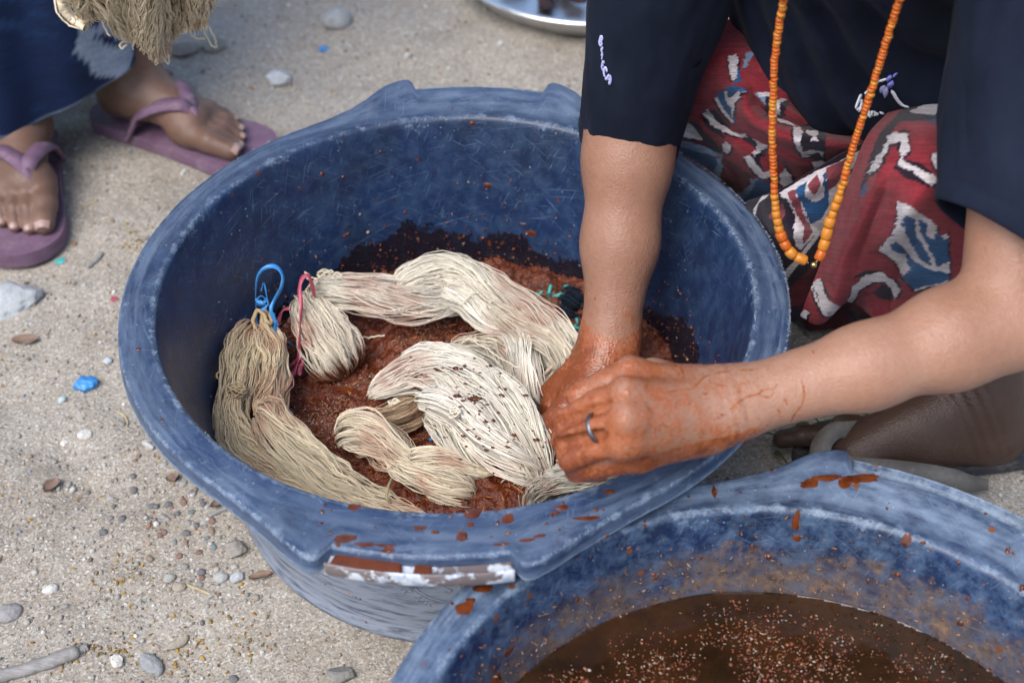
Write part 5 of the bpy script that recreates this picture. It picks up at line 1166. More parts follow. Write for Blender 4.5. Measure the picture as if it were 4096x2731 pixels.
# left foot, toes to the picture's left
Lb = at(1960, 1042, .035); Lt = at(1850, 1068, .024)
body += [pc(La, Lh, .037, .036, .02), pc(Lh, (Lh + Lb) / 2, .034, .031, .02), pc(La + A3(-.01, -.01, -.01), Lb, .036, .025, .02), pc(Lb + A3(0, .03, -.004), Lb + A3(.01, -.03, -.010), .022, .019, .015)]
for q in range(5):
    o = A3(-.006 + .006 * q - .012 * (q == 0), .036 - .016 * q, -.012 * (q > 0)); s0 = Lb + o * .8 + A3(-.012, 0, -.006); e0 = Lt + o + A3(.009 * q, 0, 0)
    body += chain([s0, (s0 + e0) / 2 + A3(0, 0, .004), e0], [.012, .0105, .0095] if q == 0 else [.0095, .0085, .0078], .004)
AX = (axis(.045, (.0022, .30), (.0036, .64)), axis(-.30, (.0023, -.03), (.0034, .20), (.009, .58)), axis(-.005, (.0026, .37), (.008, .66), (.008, .99)))
D = field(body, AX)
V, F = nets(D, AX); V = relax(V, F, 3); N = vnormals(V, F)
# tendons, knuckle dimples and wrinkles
V = V + N * (.00035 * fbm(V * 60, 3, 3))[:, None]
def seg_d(P, a, b):
    ba = b - a; t = np.clip(((P - a) @ ba) / (ba @ ba), 0, 1); return np.linalg.norm(P - a - t[:, None] * ba, axis=1), t
for i in range(4):                       # tendons on the back of the fist, creases over the finger joints
    d, t = seg_d(V, wr[i] + A3(0, 0, .014), mcp[i] + A3(0, 0, .011)); V += N * (.0011 * np.exp(-(d / .005) ** 2) * np.sin(np.pi * t))[:, None]
    for q in (-.004, .0, .004):
        dd = np.linalg.norm((V - pip[i] - (mcp[i] - pip[i]) / np.linalg.norm(mcp[i] - pip[i]) * q) * 1.0, axis=1); ax_ = (mcp[i] - pip[i]) / np.linalg.norm(mcp[i] - pip[i])
        al = (V - pip[i]) @ ax_ - q; V -= N * (.0005 * np.exp(-(al / .0011) ** 2) * (dd < .014))[:, None]
for q in (.012, .018, .027):             # wrist creases
    al = (V - Lw) @ fdir - q * -1 - .02; d, _ = seg_d(V, Le, Lw + fdir * .05); V -= N * (.0006 * np.exp(-(al / .0014) ** 2) * (d < .04))[:, None]
for q in (.0, .010, .021, .030):         # folds round the ankle
    al = (V - La) @ ((Lb - La) / np.linalg.norm(Lb - La)) - .012 - q; d = np.linalg.norm(V - La, axis=1); V -= N * (.0016 * np.exp(-(al / .0022) ** 2) * (d < .075))[:, None]
# skin tone, dye on the hands
tone = np.tile(np.array((.315, .168, .110)), (len(V), 1))
dfa, tfa = seg_d(V, Le, Lw); lf = sstep(.05, .035, dfa)[:, None]
tone = tone * (1 - lf) + np.array((.380, .212, .143)) * lf                       # the paler forearm
leg_shade = 1.0 * ((V[:, 0] > .30) & (V[:, 2] < .36) & (dfa > .05) & (V[:, 1] > -.10))
tone = tone * (1 - leg_shade[:, None]) + np.array((.060, .034, .025)) * leg_shade[:, None]   # shade on the leg and foot, painted into the skin tone
dh, th_ = seg_d(V, Lw + fdir * .035, np.mean(pip, 0)); fist = np.exp(-(np.maximum(dh - .045, 0) / .02) ** 2)
fing = np.min([seg_d(V, mcp[i], pip[i])[0] for i in range(4)], 0); fg = sstep(.045, .014, fing)
back = sstep(.06, .0, ((V - Lw) @ fdir - .075))                                  # cleaner towards the wrist
dye = .80 * fist * (1 - .40 * back * (V[:, 2] > .315)) + .16 * fg
dye = np.maximum(dye, .36 * sstep(.11, .0, -((V - Lw) @ fdir)) * (dfa < .06) * sstep(.1, .02, np.linalg.norm(V - Lw, axis=1)))
dr_, _ = seg_d(V, Rw, np.mean(hp, 0)); dye = np.maximum(dye, .98 * sstep(.185, .142, V[:, 2]) * (V[:, 0] < .30) * (V[:, 2] < .19))
dye = np.maximum(dye, .42 * sstep(.22, .17, V[:, 2]) * (V[:, 0] < .30) * (V[:, 2] < .23) * (V[:, 1] > -.1))
person = empty('person', (.42, .25, 0), 'person squatting in black T-shirt and red ikat sarong, wringing yarn with dyed hands', 'person')
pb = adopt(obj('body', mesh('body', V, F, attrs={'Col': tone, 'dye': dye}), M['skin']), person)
bvh_body = BVHTree.FromPolygons(V.tolist(), F.tolist())
# hair
HV, HF = ico(4); HV = HV * [.086, .098, .095] * (1 + .02 * fbm(HV * 6, 3, 2))[:, None]; HV = HV + head + A3(.006, .028, .045)
km = ~((HV[:, 1] < head[1] - .035) & (HV[:, 2] < head[2] + .075)); HF = HF[km[HF].all(1)]
adopt(obj('hair', mesh('hair', HV, HF), M['hair']), person)
# ring on the third finger
rc = mcp[2] * .52 + pip[2] * .48 + A3(0, 0, .0014); rd = (pip[2] - mcp[2]) / np.linalg.norm(pip[2] - mcp[2]); ru = np.cross(rd, [0, 1.0, .4]); ru /= np.linalg.norm(ru); rv = np.cross(rd, ru)
aa = np.linspace(0, 2 * math.pi, 40); P = rc + .0112 * (np.outer(np.cos(aa), ru) + np.outer(np.sin(aa), rv)); RV, RF = [], []
pr = [(-.0016, -.0008), (-.0016, .0003), (0, .0006), (.0016, .0003), (.0016, -.0008)]
RV = np.array([[rc + (.0112 + h) * (math.cos(a) * ru + math.sin(a) * rv) + rd * w for w, h in pr] for a in aa[:-1]]).reshape(-1, 3)
ii = np.arange(39)[:, None]; jj = np.arange(5)[None]; RF = np.stack([ii * 5 + jj, ii * 5 + (jj + 1) % 5, ((ii + 1) % 39) * 5 + (jj + 1) % 5, ((ii + 1) % 39) * 5 + jj], -1).reshape(-1, 4)
adopt(obj('ring', mesh('ring', RV, RF), M['ring']), person)
# runs and drops of dye on the forearm
def on_skin(pts, w, name='dye_streak', th=.00022, seed=0):
    P = catmull(np.array([[x, y, 0] for x, y in pts]), max(6, len(pts) * 8)); ps = []; Nn = []
    for x, y, _ in P:
        h, n, i, d = bvh_body.ray_cast(Vector(CAM), Vector(ray(x, y)))
        if h is None or (ps and np.linalg.norm(np.array(h) - ps[-1]) > .02): continue
        n = np.array(n); n = n if n @ ray(x, y) < 0 else -n
        ps.append(np.array(h)); Nn.append(n)
    if len(ps) < 3: return
    ps, Nn = np.array(ps), np.array(Nn); m = len(ps); T = np.gradient(ps, axis=0); T /= np.linalg.norm(T, axis=1, keepdims=True) + 1e-9; S = np.cross(T, Nn); S /= np.linalg.norm(S, axis=1, keepdims=True) + 1e-9
    ww = w * .62 * (1 + 1.2 * fbm(v3(np.arange(m) * .45, np.zeros(m), np.zeros(m) + seed), 3, 4)); e = np.sqrt(np.clip(1 - np.abs(np.linspace(-1, 1, m)) ** 6, .05, 1)); ww = ww * e
    q = np.linspace(-1, 1, 5); VV = ps[:, None] + S[:, None] * (ww[:, None] / 2 * q)[..., None] + Nn[:, None] * (.0001 + th * (1 - q ** 2) * e[:, None])[..., None]
    adopt(obj(name, mesh(name, VV.reshape(-1, 3), grid_faces(m, 5)), M['drop_skin']), person)
g = G('thin_dye'); M['drop_skin'] = g.out(g.ramp(g.noise(g.obj(), 160, 3), [(.35, (.24, .07, .022)), (.65, (.38, .13, .045))]), .15, None, .5)
on_skin([(1672, 945), (1690, 928), (1715, 912), (1740, 905), (1755, 895), (1778, 892), (1786, 880)], .0021, seed=1)
on_skin([(1838, 870), (1846, 895), (1843, 925), (1826, 950), (1815, 970)], .0026, seed=2)
on_skin([(1478, 900), (1492, 872), (1520, 850), (1560, 845), (1572, 872)], .0022, seed=3)
on_skin([(1500, 905), (1530, 902), (1560, 896), (1590, 892), (1615, 868), (1640, 858), (1680, 852)], .0022, seed=4)
on_skin([(1700, 850), (1725, 850), (1742, 848)], .0026, seed=5); on_skin([(1800, 915), (1806, 922), (1808, 930)], .0030, seed=6); on_skin([(1785, 938), (1790, 946), (1789, 956)], .0030, seed=7)
on_skin([(1740, 905), (1765, 912), (1778, 900)], .002, seed=8); on_skin([(1465, 905), (1490, 940), (1500, 960)], .0028, seed=9); on_skin([(1866, 805), (1868, 809), (1868, 813)], .003, seed=10)
on_skin([(1605, 960), (1608, 968), (1607, 980)], .0026, seed=11); on_skin([(1500, 985), (1520, 975), (1545, 985)], .003, seed=12); on_skin([(1410, 880), (1440, 868), (1480, 868), (1500, 885)], .003, seed=13)
on_skin([(1350, 945), (1378, 935), (1402, 925)], .0016, seed=14)

# ------------------------------------------------------------------ T-shirt
HemR, HemL = at(1448, 292, .300), Le + (Ls - Le) * .17
tee = [pc(A3(.392, .225, .372), A3(.382, .185, .46), .122, .120, .03), pc(A3(.382, .185, .46), A3(.340, .085, .62), .120, .126, .05), pc(A3(.335, .085, .62), neck + A3(0, .0, -.02), .105, .055, .05),
       pc(Rs, A3(.31, .09, .635), .060, .085, .05), pc(Ls, A3(.35, .07, .635), .058, .085, .05), pc(A3(.345, .150, .375), A3(.440, .120, .375), .045, .05, .05)]
TX = (axis(.12, (.0040, .52)), axis(-.12, (.0040, .16), (.008, .40)), axis(.24, (.0040, .66), (.008, .80)))
D = field(tee, TX); gx_, gy_, gz_ = np.meshgrid(*TX, indexing='ij')
D = D + (.0075 * np.sin((gz_ + gx_ * 1.7 - gy_ * .6) * 70 + 2.5 * np.sin(gx_ * 22)) * np.exp(-((gx_ - .36) / .1) ** 2) * (gy_ < .2)).astype(np.float32)
V, F = nets(D, TX); V = relax(V, F, 2); N = vnormals(V, F); del D, gx_, gy_, gz_
V += N * (.0045 * fbm(V * [9, 9, 6], 3, 6) + .0016 * fbm(V * 34, 3, 8))[:, None]
tshirt = adopt(obj('t_shirt', mesh('t_shirt', V, F), M['shirt']), person)
bvh_tee = BVHTree.FromPolygons(V.tolist(), F.tolist())
def sleeve(A, B, r0, r1, r2, seed, tilt=0.0, n=80, m=100):
    """cloth tube from the shoulder to a stitched hem, turned in at the end"""
    ax = (B - A) / np.linalg.norm(B - A); L = np.linalg.norm(B - A); e1 = np.cross(ax, [0, 0, 1.0]); e1 /= np.linalg.norm(e1); e2 = np.cross(ax, e1)
    t = np.linspace(0, 1, n); a = np.linspace(0, 2 * math.pi, m, endpoint=False); rr = np.interp(t, [0, .55, 1], [r0, r1, r2])
    d1 = (1 - t) * L; hemf = .0010 * np.exp(-((d1 - .006) / .007) ** 2) - .0012 * np.exp(-((d1 - .0185) / .0018) ** 2)
    T, Aa = np.meshgrid(t, a, indexing='ij'); rad = (rr + hemf)[:, None] + (.0075 * fbm(v3(np.cos(Aa) * 1.6, np.sin(Aa) * 1.6, T * 2.6 + seed), 3, seed) + .0036 * np.sin(Aa * 3 + T * 9 + 2 * np.sin(Aa)) * (1 - .6 * T)) * (1 - .55 * T ** 3) + .0012 * fbm(v3(np.cos(Aa) * 6, np.sin(Aa) * 6, T * 10), 3, seed + 1)
    lx = np.cos(Aa) * e1[0] + np.sin(Aa) * e2[0]; sh_ = tilt * lx
    P = A + (T * L + T ** 2 * sh_)[..., None] * ax + rad[..., None] * (np.cos(Aa)[..., None] * e1 + np.sin(Aa)[..., None] * e2)
    tin = np.r_[1.0012, np.linspace(1.0, .62, 16)]; inn = []
    for k, q in enumerate(tin): inn.append(A + (q * L + min(q, 1) ** 2 * sh_[-1])[:, None] * ax + (rad[-1] - (.0012 if k == 0 else .0026) + (.0 if q > .9 else (r1 - r2) * (1 - q) / .45))[:, None] * (np.cos(a)[:, None] * e1 + np.sin(a)[:, None] * e2))
    V = np.vstack([P.reshape(-1, 3), np.array(inn).reshape(-1, 3)]); F = grid_faces(n + len(tin), m, True)[:, ::-1]
    o = obj('sleeve', mesh('sleeve', V, F), M['shirt'], tshirt); return o, BVHTree.FromPolygons(V.tolist(), F.tolist())
slR, bvh_slR = sleeve(Rs + (Rs - HemR) * .12, HemR + (HemR - Rs) / np.linalg.norm(HemR - Rs) * .016, .0635, .0600, .0495, 3, .006)
slL, bvh_slL = sleeve(Ls + (Ls - HemL) * .10, HemL, .0640, .0620, .0600, 5, .034)
def stroke_on(bvh, pts, w, mat, name, th=.0004, taper=False):
    P = catmull(np.array([[x, y, 0] for x, y in pts]), max(6, len(pts) * 7)); ps, Nn = [], []
    for x, y, _ in P:
        h, n, i, d = bvh.ray_cast(Vector(CAM), Vector(ray(x, y)))
        if h is None: continue
        n = np.array(n); n = n if n @ ray(x, y) < 0 else -n; ps.append(np.array(h) + n * .0006); Nn.append(n)
    if len(ps) < 3: return None
    ps, Nn = np.array(ps), np.array(Nn); m = len(ps); e = np.sin(np.linspace(.12, math.pi - .12, m)) if taper else np.clip(np.sin(np.linspace(.02, math.pi - .02, m)) * 4, .4, 1)
    return ribbon(ps, w * e, Nn.mean(0) + 0 * Nn, th)
def prints(bvh, strokes, mat, name, root):
    ps = [p for p in (stroke_on(bvh, pts, w, mat, name, taper=t) for pts, w, t in strokes) if p is not None]
    if ps: V, F = join(ps); obj(name, mesh(name, V, F), mat, root)
def zc(pts, ox, oy, s): return [(ox + x * s, oy + y * s) for x, y in pts]
k2 = 340 / 2132 / 1.7415; f2 = lambda pts: [((3380 / 1.7415) + x * k2, (250 / 1.7415) + y * k2) for x, y in pts]     # chest emblem
prints(bvh_tee, [(f2([(1170, 680), (1250, 820), (1350, 970), (1470, 1080), (1600, 1115)]), .0030, False), (f2([(850, 475), (940, 440), (1030, 410)]), .0030, False), (f2([(490, 790), (560, 720), (640, 630)]), .0028, False),
    (f2([(400, 790), (330, 960), (265, 1150)]), .0034, False), (f2([(330, 980), (400, 960), (400, 1080), (350, 1160), (280, 1150)]), .0030, False), (f2([(340, 1230), (420, 1100), (460, 1060), (480, 1130), (420, 1230)]), .0038, False),
    (f2([(600, 1210), (590, 1290), (640, 1340), (680, 1280), (640, 1220)]), .0034, False), (f2([(720, 1220), (740, 1280), (830, 1300)]), .0028, False), (f2([(860, 1230), (900, 1260), (980, 1280)]), .0022, True), (f2([(700, 1310), (760, 1330)]), .002, True)], M['print_white'], 'chest_emblem', tshirt)
prints(bvh_tee, [(f2([(1060, 470), (1100, 390), (1140, 310)]), .0046, True), (f2([(1100, 640), (1140, 540), (1190, 450)]), .0056, True), (f2([(1190, 370), (1240, 310), (1305, 260)]), .0026, True)], M['print_lilac'], 'emblem_petals', tshirt)
prints(bvh_tee, [(f2([(900, 750), (950, 650), (1010, 570)]), .0044, True), (f2([(1010, 870), (1030, 720), (1050, 590)]), .0054, True)], M['print_grey'], 'emblem_petals', tshirt)
k3 = 200 / 1045 / 1.7415; f3 = lambda pts: [((2340 / 1.7415) + x * k3, (100 / 1.7415) + y * k3) for x, y in pts]     # BONECA down the sleeve
prints(bvh_slR, [(f3([(350, 215), (325, 300), (310, 370), (330, 440)]), .0022, False), (f3([(350, 215), (370, 270), (345, 345), (318, 370)]), .0018, False), (f3([(345, 345), (360, 390), (332, 445)]), .0018, False),
    (f3([(355, 470), (348, 520), (352, 550), (372, 500), (378, 470), (360, 462)]), .0012, False), (f3([(378, 560), (352, 640)]), .0014, False), (f3([(352, 640), (382, 600)]), .0012, False), (f3([(382, 600), (360, 720)]), .0012, False),
    (f3([(390, 735), (368, 830), (362, 880), (385, 960)]), .0018, False), (f3([(400, 745), (406, 800)]), .0014, False), (f3([(372, 840), (400, 850)]), .0013, False), (f3([(388, 955), (402, 905)]), .0014, False),
    (f3([(462, 985), (458, 920), (432, 890), (408, 950), (408, 1030), (432, 1095)]), .0024, False), (f3([(440, 1145), (520, 1035)]), .0026, False), (f3([(520, 1035), (540, 1130), (512, 1240)]), .0026, False), (f3([(478, 1105), (528, 1150)]), .0020, False)], M['print_grey'], 'sleeve_lettering', slR)

# ------------------------------------------------------------------ ikat sarong
IK = dict(r=(.29, .034, .046), d=(.022, .014, .027), w=(.76, .71, .71), b=(.030, .110, .26), s=(.22, .34, .48), p=(.28, .07, .085), m=(.12, .018, .028))
def patch(grid, nu, nv, paint, base, name, mat, seed, thick=.0016, jag=3.0, weft=(1, 0), folds=None):
    """cloth through a grid of (x, y, z) picture places; paint = [(colour, polygon)] in the same picture places"""
    g = np.array(grid, float); nr, nc, _ = g.shape
    rows = np.stack([catmull_u(g[i], nv) for i in range(nr)]); surf = np.stack([catmull_u(rows[:, j], nu) for j in range(nv)], 1)
    px, py, pz = surf[..., 0], surf[..., 1], surf[..., 2]
    V = at_arr(px, py, pz)
    if folds is not None: V = V + folds(px, py, V)
    V = V + .0012 * fbm(V * 40, 3, seed)[..., None]
    rs = np.random.RandomState(seed); cl = np.tile(np.array(IK[base]), (nu, nv, 1))
    a = px * weft[0] + py * weft[1]; b = -px * weft[1] + py * weft[0]
    jit = jag * 2.2 * (_hash(np.floor(b / 4.2).astype(np.int64), np.zeros(b.shape, np.int64), np.zeros(b.shape, np.int64), seed) - .5) + jag * .35 * vnoise(v3(a * .25, b * .25), seed)
    jx, jy = px + jit * weft[0], py + jit * weft[1]
    isred = np.ones(px.shape, bool)
    for c, poly in paint:
        if c == 'w' and base != 'd':
            for ox, oy in ((5, 4), (-4, 3)):
                mk = in_poly(jx - ox, jy - oy, poly) & isred; cl[mk] = IK['d']
        mk = in_poly(jx, jy, poly); cl[mk] = IK[c]; isred[mk] = c in 'rm'
    # threads blur the edges along the yarn
    cl = cl * (1 + .10 * fbm(v3(px * .05, py * .05), 3, seed + 2) + .10 * (vnoise(v3(b * .45, a * .02), seed + 4)))[..., None]
    cl = np.clip(cl, .004, .9)
    P = V.reshape(-1, 3); F = grid_faces(nu, nv); N = vnormals(P, F)
    P2 = np.vstack([P, P - N * thick]); n = len(P); F2 = np.vstack([F, F[:, ::-1] + n])
    bd = np.r_[np.arange(nv), np.arange(1, nu) * nv + nv - 1, np.arange(nv - 2, -1, -1) + (nu - 1) * nv, np.arange(nu - 2, 0, -1) * nv]
    b2 = np.roll(bd, -1); F2 = np.vstack([F2, np.stack([b2, bd, bd + n, b2 + n], 1)])
    uv = np.stack([px, py], -1).reshape(-1, 2) * .0004
    return mesh(name, P2, F2, attrs={'Col': np.vstack([cl.reshape(-1, 3)] * 2)}, uv=np.vstack([uv, uv])), mat
def catmull_u(P, n):
    """Catmull-Rom through rows, even in parameter"""
    P = np.asarray(P, float); Q = np.vstack([2 * P[0] - P[1], P, 2 * P[-1] - P[-2]]); u = np.linspace(0, len(P) - 1, n); i = np.minimum(u.astype(int), len(P) - 2); t = (u - i)[:, None]
    a, b, c, d = Q[i], Q[i + 1], Q[i + 2], Q[i + 3]
    return .5 * (2 * b + (c - a) * t + (2 * a - 5 * b + 4 * c - d) * t ** 2 + (3 * b - a - 3 * c + d) * t ** 3)
def at_arr(x, y, z):
    u = (x * 4096 / 2352 - 2048) / FPX; v = -(y * 4096 / 2352 - 1365.5) / FPX; u, v = c_ * u - s_ * v, s_ * u + c_ * v
    d = _fw + u[..., None] * _rt + v[..., None] * _up; return CAM + d * ((z - CAM[2]) / d[..., 2])[..., None]
LAP = [[(1560, 40, .385), (1720, 55, .40), (1790, 110, .39), (1880, 200, .36), (1980, 250, .33), (2110, 215, .36)],
       [(1550, 130, .365), (1700, 150, .385), (1770, 200, .370), (1870, 262, .335), (1970, 290, .300), (2100, 265, .33)],
       [(1590, 215, .325), (1665, 215, .345), (1745, 232, .362), (1850, 292, .350), (1950, 330, .325), (2080, 320, .31)],
       [(1555, 260, .285), (1630, 270, .295), (1725, 305, .318), (1830, 348, .312), (1940, 372, .290), (2060, 380, .27)],
       [(1520, 300, .215), (1600, 335, .225), (1695, 385, .240), (1800, 430, .235), (1910, 440, .22), (2040, 450, .20)],
       [(1500, 345, .150), (1585, 395, .150), (1680, 450, .150), (1790, 500, .145), (1900, 520, .14), (2030, 530, .12)]]
q4 = lambda pts: [((2650 + x * 650 / 1699) / 1.7415, (300 + y * 600 / 1568) / 1.7415) for x, y in pts]     # traced from the lap
q5 = lambda pts: [((2900 + x * 1196 / 1875) / 1.7415, (400 + y * 1000 / 1568) / 1.7415) for x, y in pts]   # traced from the knee
lap_paint = [
    ('r', q4([(0, 0), (1699, 0), (1699, 1568), (0, 1568)])),
    ('b', q4([(760, -60), (830, -60), (830, 80), (765, 90)])), ('w', q4([(700, -200), (790, -200), (800, 0), (770, 60), (740, 60)])), ('s', q4([(880, -220), (960, -220), (900, -100), (840, -60)])),
    ('b', q4([(560, 210), (740, 90), (860, 150), (760, 340), (790, 520), (700, 440), (600, 330)])), ('w', q4([(650, 150), (680, 140), (700, 240), (760, 190), (850, 160), (760, 330), (750, 440), (740, 440), (735, 330), (680, 300)])), ('w', q4([(540, 230), (570, 220), (660, 370), (770, 490), (740, 490), (620, 370)])),
    ('s', q4([(960, 190), (1000, 170), (1140, 190), (1140, 240), (1080, 300), (1040, 240)])), ('w', q4([(1010, 175), (1140, 195), (1130, 235), (1020, 215)])),
    ('d', q4([(1090, 230), (1160, 260), (1100, 460), (1060, 450)])), ('w', q4([(1150, 280), (1280, 260), (1290, 290), (1220, 300), (1210, 440), (1170, 480), (1130, 480)])), ('d', q4([(1230, 300), (1310, 280), (1250, 470), (1210, 460)])),
    ('w', q4([(1180, 450), (1290, 500), (1400, 560), (1200, 510)])), ('d', q4([(1350, 520), (1640, 500), (1640, 610), (1500, 590)])),
    ('w', q4([(1360, 560), (1450, 570), (1460, 780), (1560, 760), (1690, 790), (1699, 960), (1600, 1010), (1560, 900), (1640, 880), (1620, 830), (1480, 840), (1400, 740)])), ('d', q4([(1455, 590), (1699, 600), (1699, 790), (1560, 770), (1470, 760)])), ('w', q4([(1510, 590), (1610, 590), (1620, 690), (1540, 690), (1560, 640), (1510, 640)])), ('d', q4([(1480, 810), (1640, 800), (1699, 850), (1699, 900), (1650, 870), (1600, 880), (1560, 830)])),
    ('m', q4([(150, 640), (420, 660), (640, 830), (960, 1050), (930, 1120), (820, 1240), (630, 1110), (620, 860), (300, 700)])),
    ('w', q4([(120, 600), (250, 490), (330, 520), (430, 640), (410, 680), (250, 640)])), ('d', q4([(290, 470), (400, 510), (470, 590), (620, 760), (600, 800), (430, 680), (420, 640)])),
    ('w', q4([(420, 400), (500, 340), (560, 460), (720, 570), (900, 610), (890, 640), (800, 640), (650, 600), (520, 530)])), ('d', q4([(500, 360), (560, 350), (680, 480), (730, 560), (620, 540), (540, 440)])), ('d', q4([(380, 400), (420, 400), (520, 550), (680, 640), (640, 650), (500, 570)])),
    ('w', q4([(630, 720), (690, 690), (740, 740), (690, 820), (650, 780)])), ('d', q4([(840, 640), (930, 630), (1020, 720), (1000, 770), (900, 700)])), ('w', q4([(960, 650), (1120, 740), (1050, 780), (960, 840), (940, 800), (1000, 770), (1010, 730)])),
    ('w', q4([(860, 850), (940, 830), (1000, 930), (1060, 1000), (1150, 980), (1160, 1050), (1040, 1070), (960, 1020)])), ('d', q4([(960, 840), (1100, 780), (1100, 820), (1020, 860), (1060, 960), (1020, 960)])),
    ('w', q4([(1230, 1020), (1290, 960), (1380, 1130), (1290, 1170), (1220, 1110)])), ('d', q4([(1280, 870), (1330, 960), (1400, 1110), (1370, 1130), (1290, 960)])),
    ('s', q4([(80, 660), (300, 690), (640, 810), (640, 860), (300, 770), (100, 700)])), ('b', q4([(70, 700), (300, 770), (580, 860), (560, 1020), (300, 860), (80, 740)])), ('s', q4([(580, 870), (630, 850), (620, 1120), (550, 1050)])),
    ('b', q4([(930, 1120), (1000, 1060), (1200, 1160), (1200, 1260), (1000, 1280), (900, 1340), (830, 1250)])), ('s', q4([(800, 1240), (920, 1140), (940, 1080), (1010, 1060), (960, 1150), (880, 1280), (830, 1290)])), ('b', q4([(850, 1300), (1160, 1200), (1160, 1300), (960, 1420), (900, 1380)])),
]
def creases(lines):
    """folds of the cloth: (picture polyline, half width, height) raised towards the beholder's side or sunk"""
    def f(x, y, V):
        h = 0 * x
        for pts, w, a in lines:
            P = catmull(np.c_[np.array(pts, float), np.zeros(len(pts))], 60)[:, :2]; d = np.full(x.shape, 1e9); t = np.zeros(x.shape)
            for k in range(59):
                ba = P[k + 1] - P[k]; u = np.clip(((x - P[k, 0]) * ba[0] + (y - P[k, 1]) * ba[1]) / (ba @ ba), 0, 1); dd = np.hypot(x - P[k, 0] - u * ba[0], y - P[k, 1] - u * ba[1]); m = dd < d; d = np.where(m, dd, d); t = np.where(m, k / 59, t)
            h = h + a * np.exp(-(d / w) ** 2) * np.clip(np.sin(np.pi * np.clip(t * .9 + .05, 0, 1)) * 1.6, 0, 1)
        D_ = CAM - V; D_ /= np.linalg.norm(D_, axis=-1, keepdims=True); return D_ * h[..., None]
    return f
me_, mt_ = patch(LAP, 180, 210, lap_paint, 'r', 'lap_cloth', M['ikat'], 3, weft=(.85, .5), folds=creases([([(1640, 200), (1700, 205), (1712, 255), (1760, 295), (1850, 330), (1960, 338)], 20, .022), ([(1725, 215), (1765, 262), (1850, 290), (1960, 305), (2040, 300)], 14, -.020), ([(1580, 262), (1660, 318), (1740, 392), (1800, 450)], 20, .012), ([(1600, 250), (1690, 300), (1790, 372), (1850, 420)], 12, -.012), ([(1540, 300), (1620, 352), (1700, 430)], 14, .008), ([(1700, 100), (1760, 170), (1830, 240)], 16, .010), ([(1740, 330), (1830, 372), (1930, 392)], 14, .010), ([(1560, 285), (1640, 340), (1720, 420)], 10, -.008)]))
adopt(obj('sarong_lap', me_, mt_), person)
MID = [[(1715, 462, .250), (1780, 438, .285), (1860, 396, .315), (1945, 345, .335), (2010, 318, .335)],
       [(1722, 490, .235), (1790, 470, .272), (1875, 430, .300), (1950, 388, .315), (2020, 360, .315)],
       [(1755, 560, .205), (1815, 545, .240), (1885, 510, .258), (1960, 470, .265), (2030, 450, .26)],
       [(1785, 640, .160), (1835, 625, .185), (1895, 595, .200), (1965, 560, .20), (2040, 540, .19)],
       [(1800, 740, .105), (1850, 730, .115), (1910, 700, .12), (1975, 670, .12), (2050, 650, .11)]]
mid_paint = [('d', q5([(150, 500), (1000, 100), (1000, 1500), (150, 1500)])), ('w', q5([(180, 690), (240, 600), (290, 590), (220, 640), (195, 730)])), ('p', q5([(280, 720), (360, 640), (390, 700), (330, 800)])),
    ('w', q5([(350, 580), (420, 530), (560, 450), (680, 400), (880, 290), (870, 380), (740, 560), (610, 780), (480, 930), (440, 900), (430, 800), (400, 720), (370, 640)])),
    ('p', q5([(400, 580), (450, 560), (470, 640), (520, 780), (540, 830), (490, 900), (480, 800), (440, 700)])), ('p', q5([(630, 430), (760, 360), (770, 400), (690, 530), (640, 560)])), ('p', q5([(520, 540), (580, 470), (600, 520), (560, 590)])),
    ('b', q5([(450, 560), (520, 510), (500, 600), (560, 640), (620, 600), (610, 480), (630, 460), (640, 560), (650, 650), (600, 740), (530, 770), (500, 690), (470, 620)])), ('w', q5([(540, 600), (590, 560), (600, 600), (560, 630)])),
    ('d', q5([(360, 600), (400, 620), (440, 720), (430, 800), (380, 700)])), ('b', q5([(770, 440), (850, 380), (800, 480)])),
    ('w', q5([(370, 1080), (470, 960), (720, 620), (780, 540), (740, 660), (560, 880), (400, 1110)])), ('d', q5([(400, 1130), (560, 890), (800, 560), (900, 300), (960, 300), (860, 560), (760, 740), (560, 1000), (420, 1220)])),
    ('m', q5([(380, 1200), (520, 1060), (780, 740), (880, 560), (900, 700), (700, 960), (480, 1280), (400, 1290)]))]
me_, mt_ = patch(MID, 150, 120, mid_paint, 'd', 'sarong_fold', M['ikat'], 5, weft=(.55, -.83), jag=2.0, folds=creases([([(1760, 470), (1830, 450), (1920, 400)], 16, .008), ([(1800, 520), (1860, 560), (1880, 640)], 18, .008), ([(1830, 500), (1900, 540), (1920, 620)], 12, -.010)]))
adopt(obj('sarong_fold', me_, mt_), person)
FLAP = [[(2040, 262, .372), (2110, 246, .385), (2180, 244, .385), (2260, 262, .370), (2350, 300, .34), (2460, 360, .25)],  # the last column is unseen cloth, added to shade the leg
        [(1992, 318, .370), (2060, 300, .402), (2140, 300, .415), (2230, 320, .400), (2330, 360, .36), (2450, 430, .25)],
        [(1955, 410, .335), (2025, 400, .385), (2110, 405, .405), (2210, 430, .390), (2310, 470, .34), (2440, 530, .24)],
        [(1925, 500, .288), (1990, 500, .332), (2080, 510, .350), (2180, 530, .335), (2280, 570, .29), (2420, 630, .21)],
        [(1895, 585, .242), (1955, 600, .268), (2035, 600, .262), (2120, 620, .270), (2230, 660, .23), (2390, 720, .17)],
        [(1865, 660, .200), (1920, 680, .208), (1990, 655, .205), (2070, 680, .195), (2170, 740, .16), (2340, 790, .13)],
        [(1836, 726, .165), (1885, 742, .158), (1950, 690, .150), (2020, 735, .150), (2110, 790, .12), (2290, 835, .10)]]
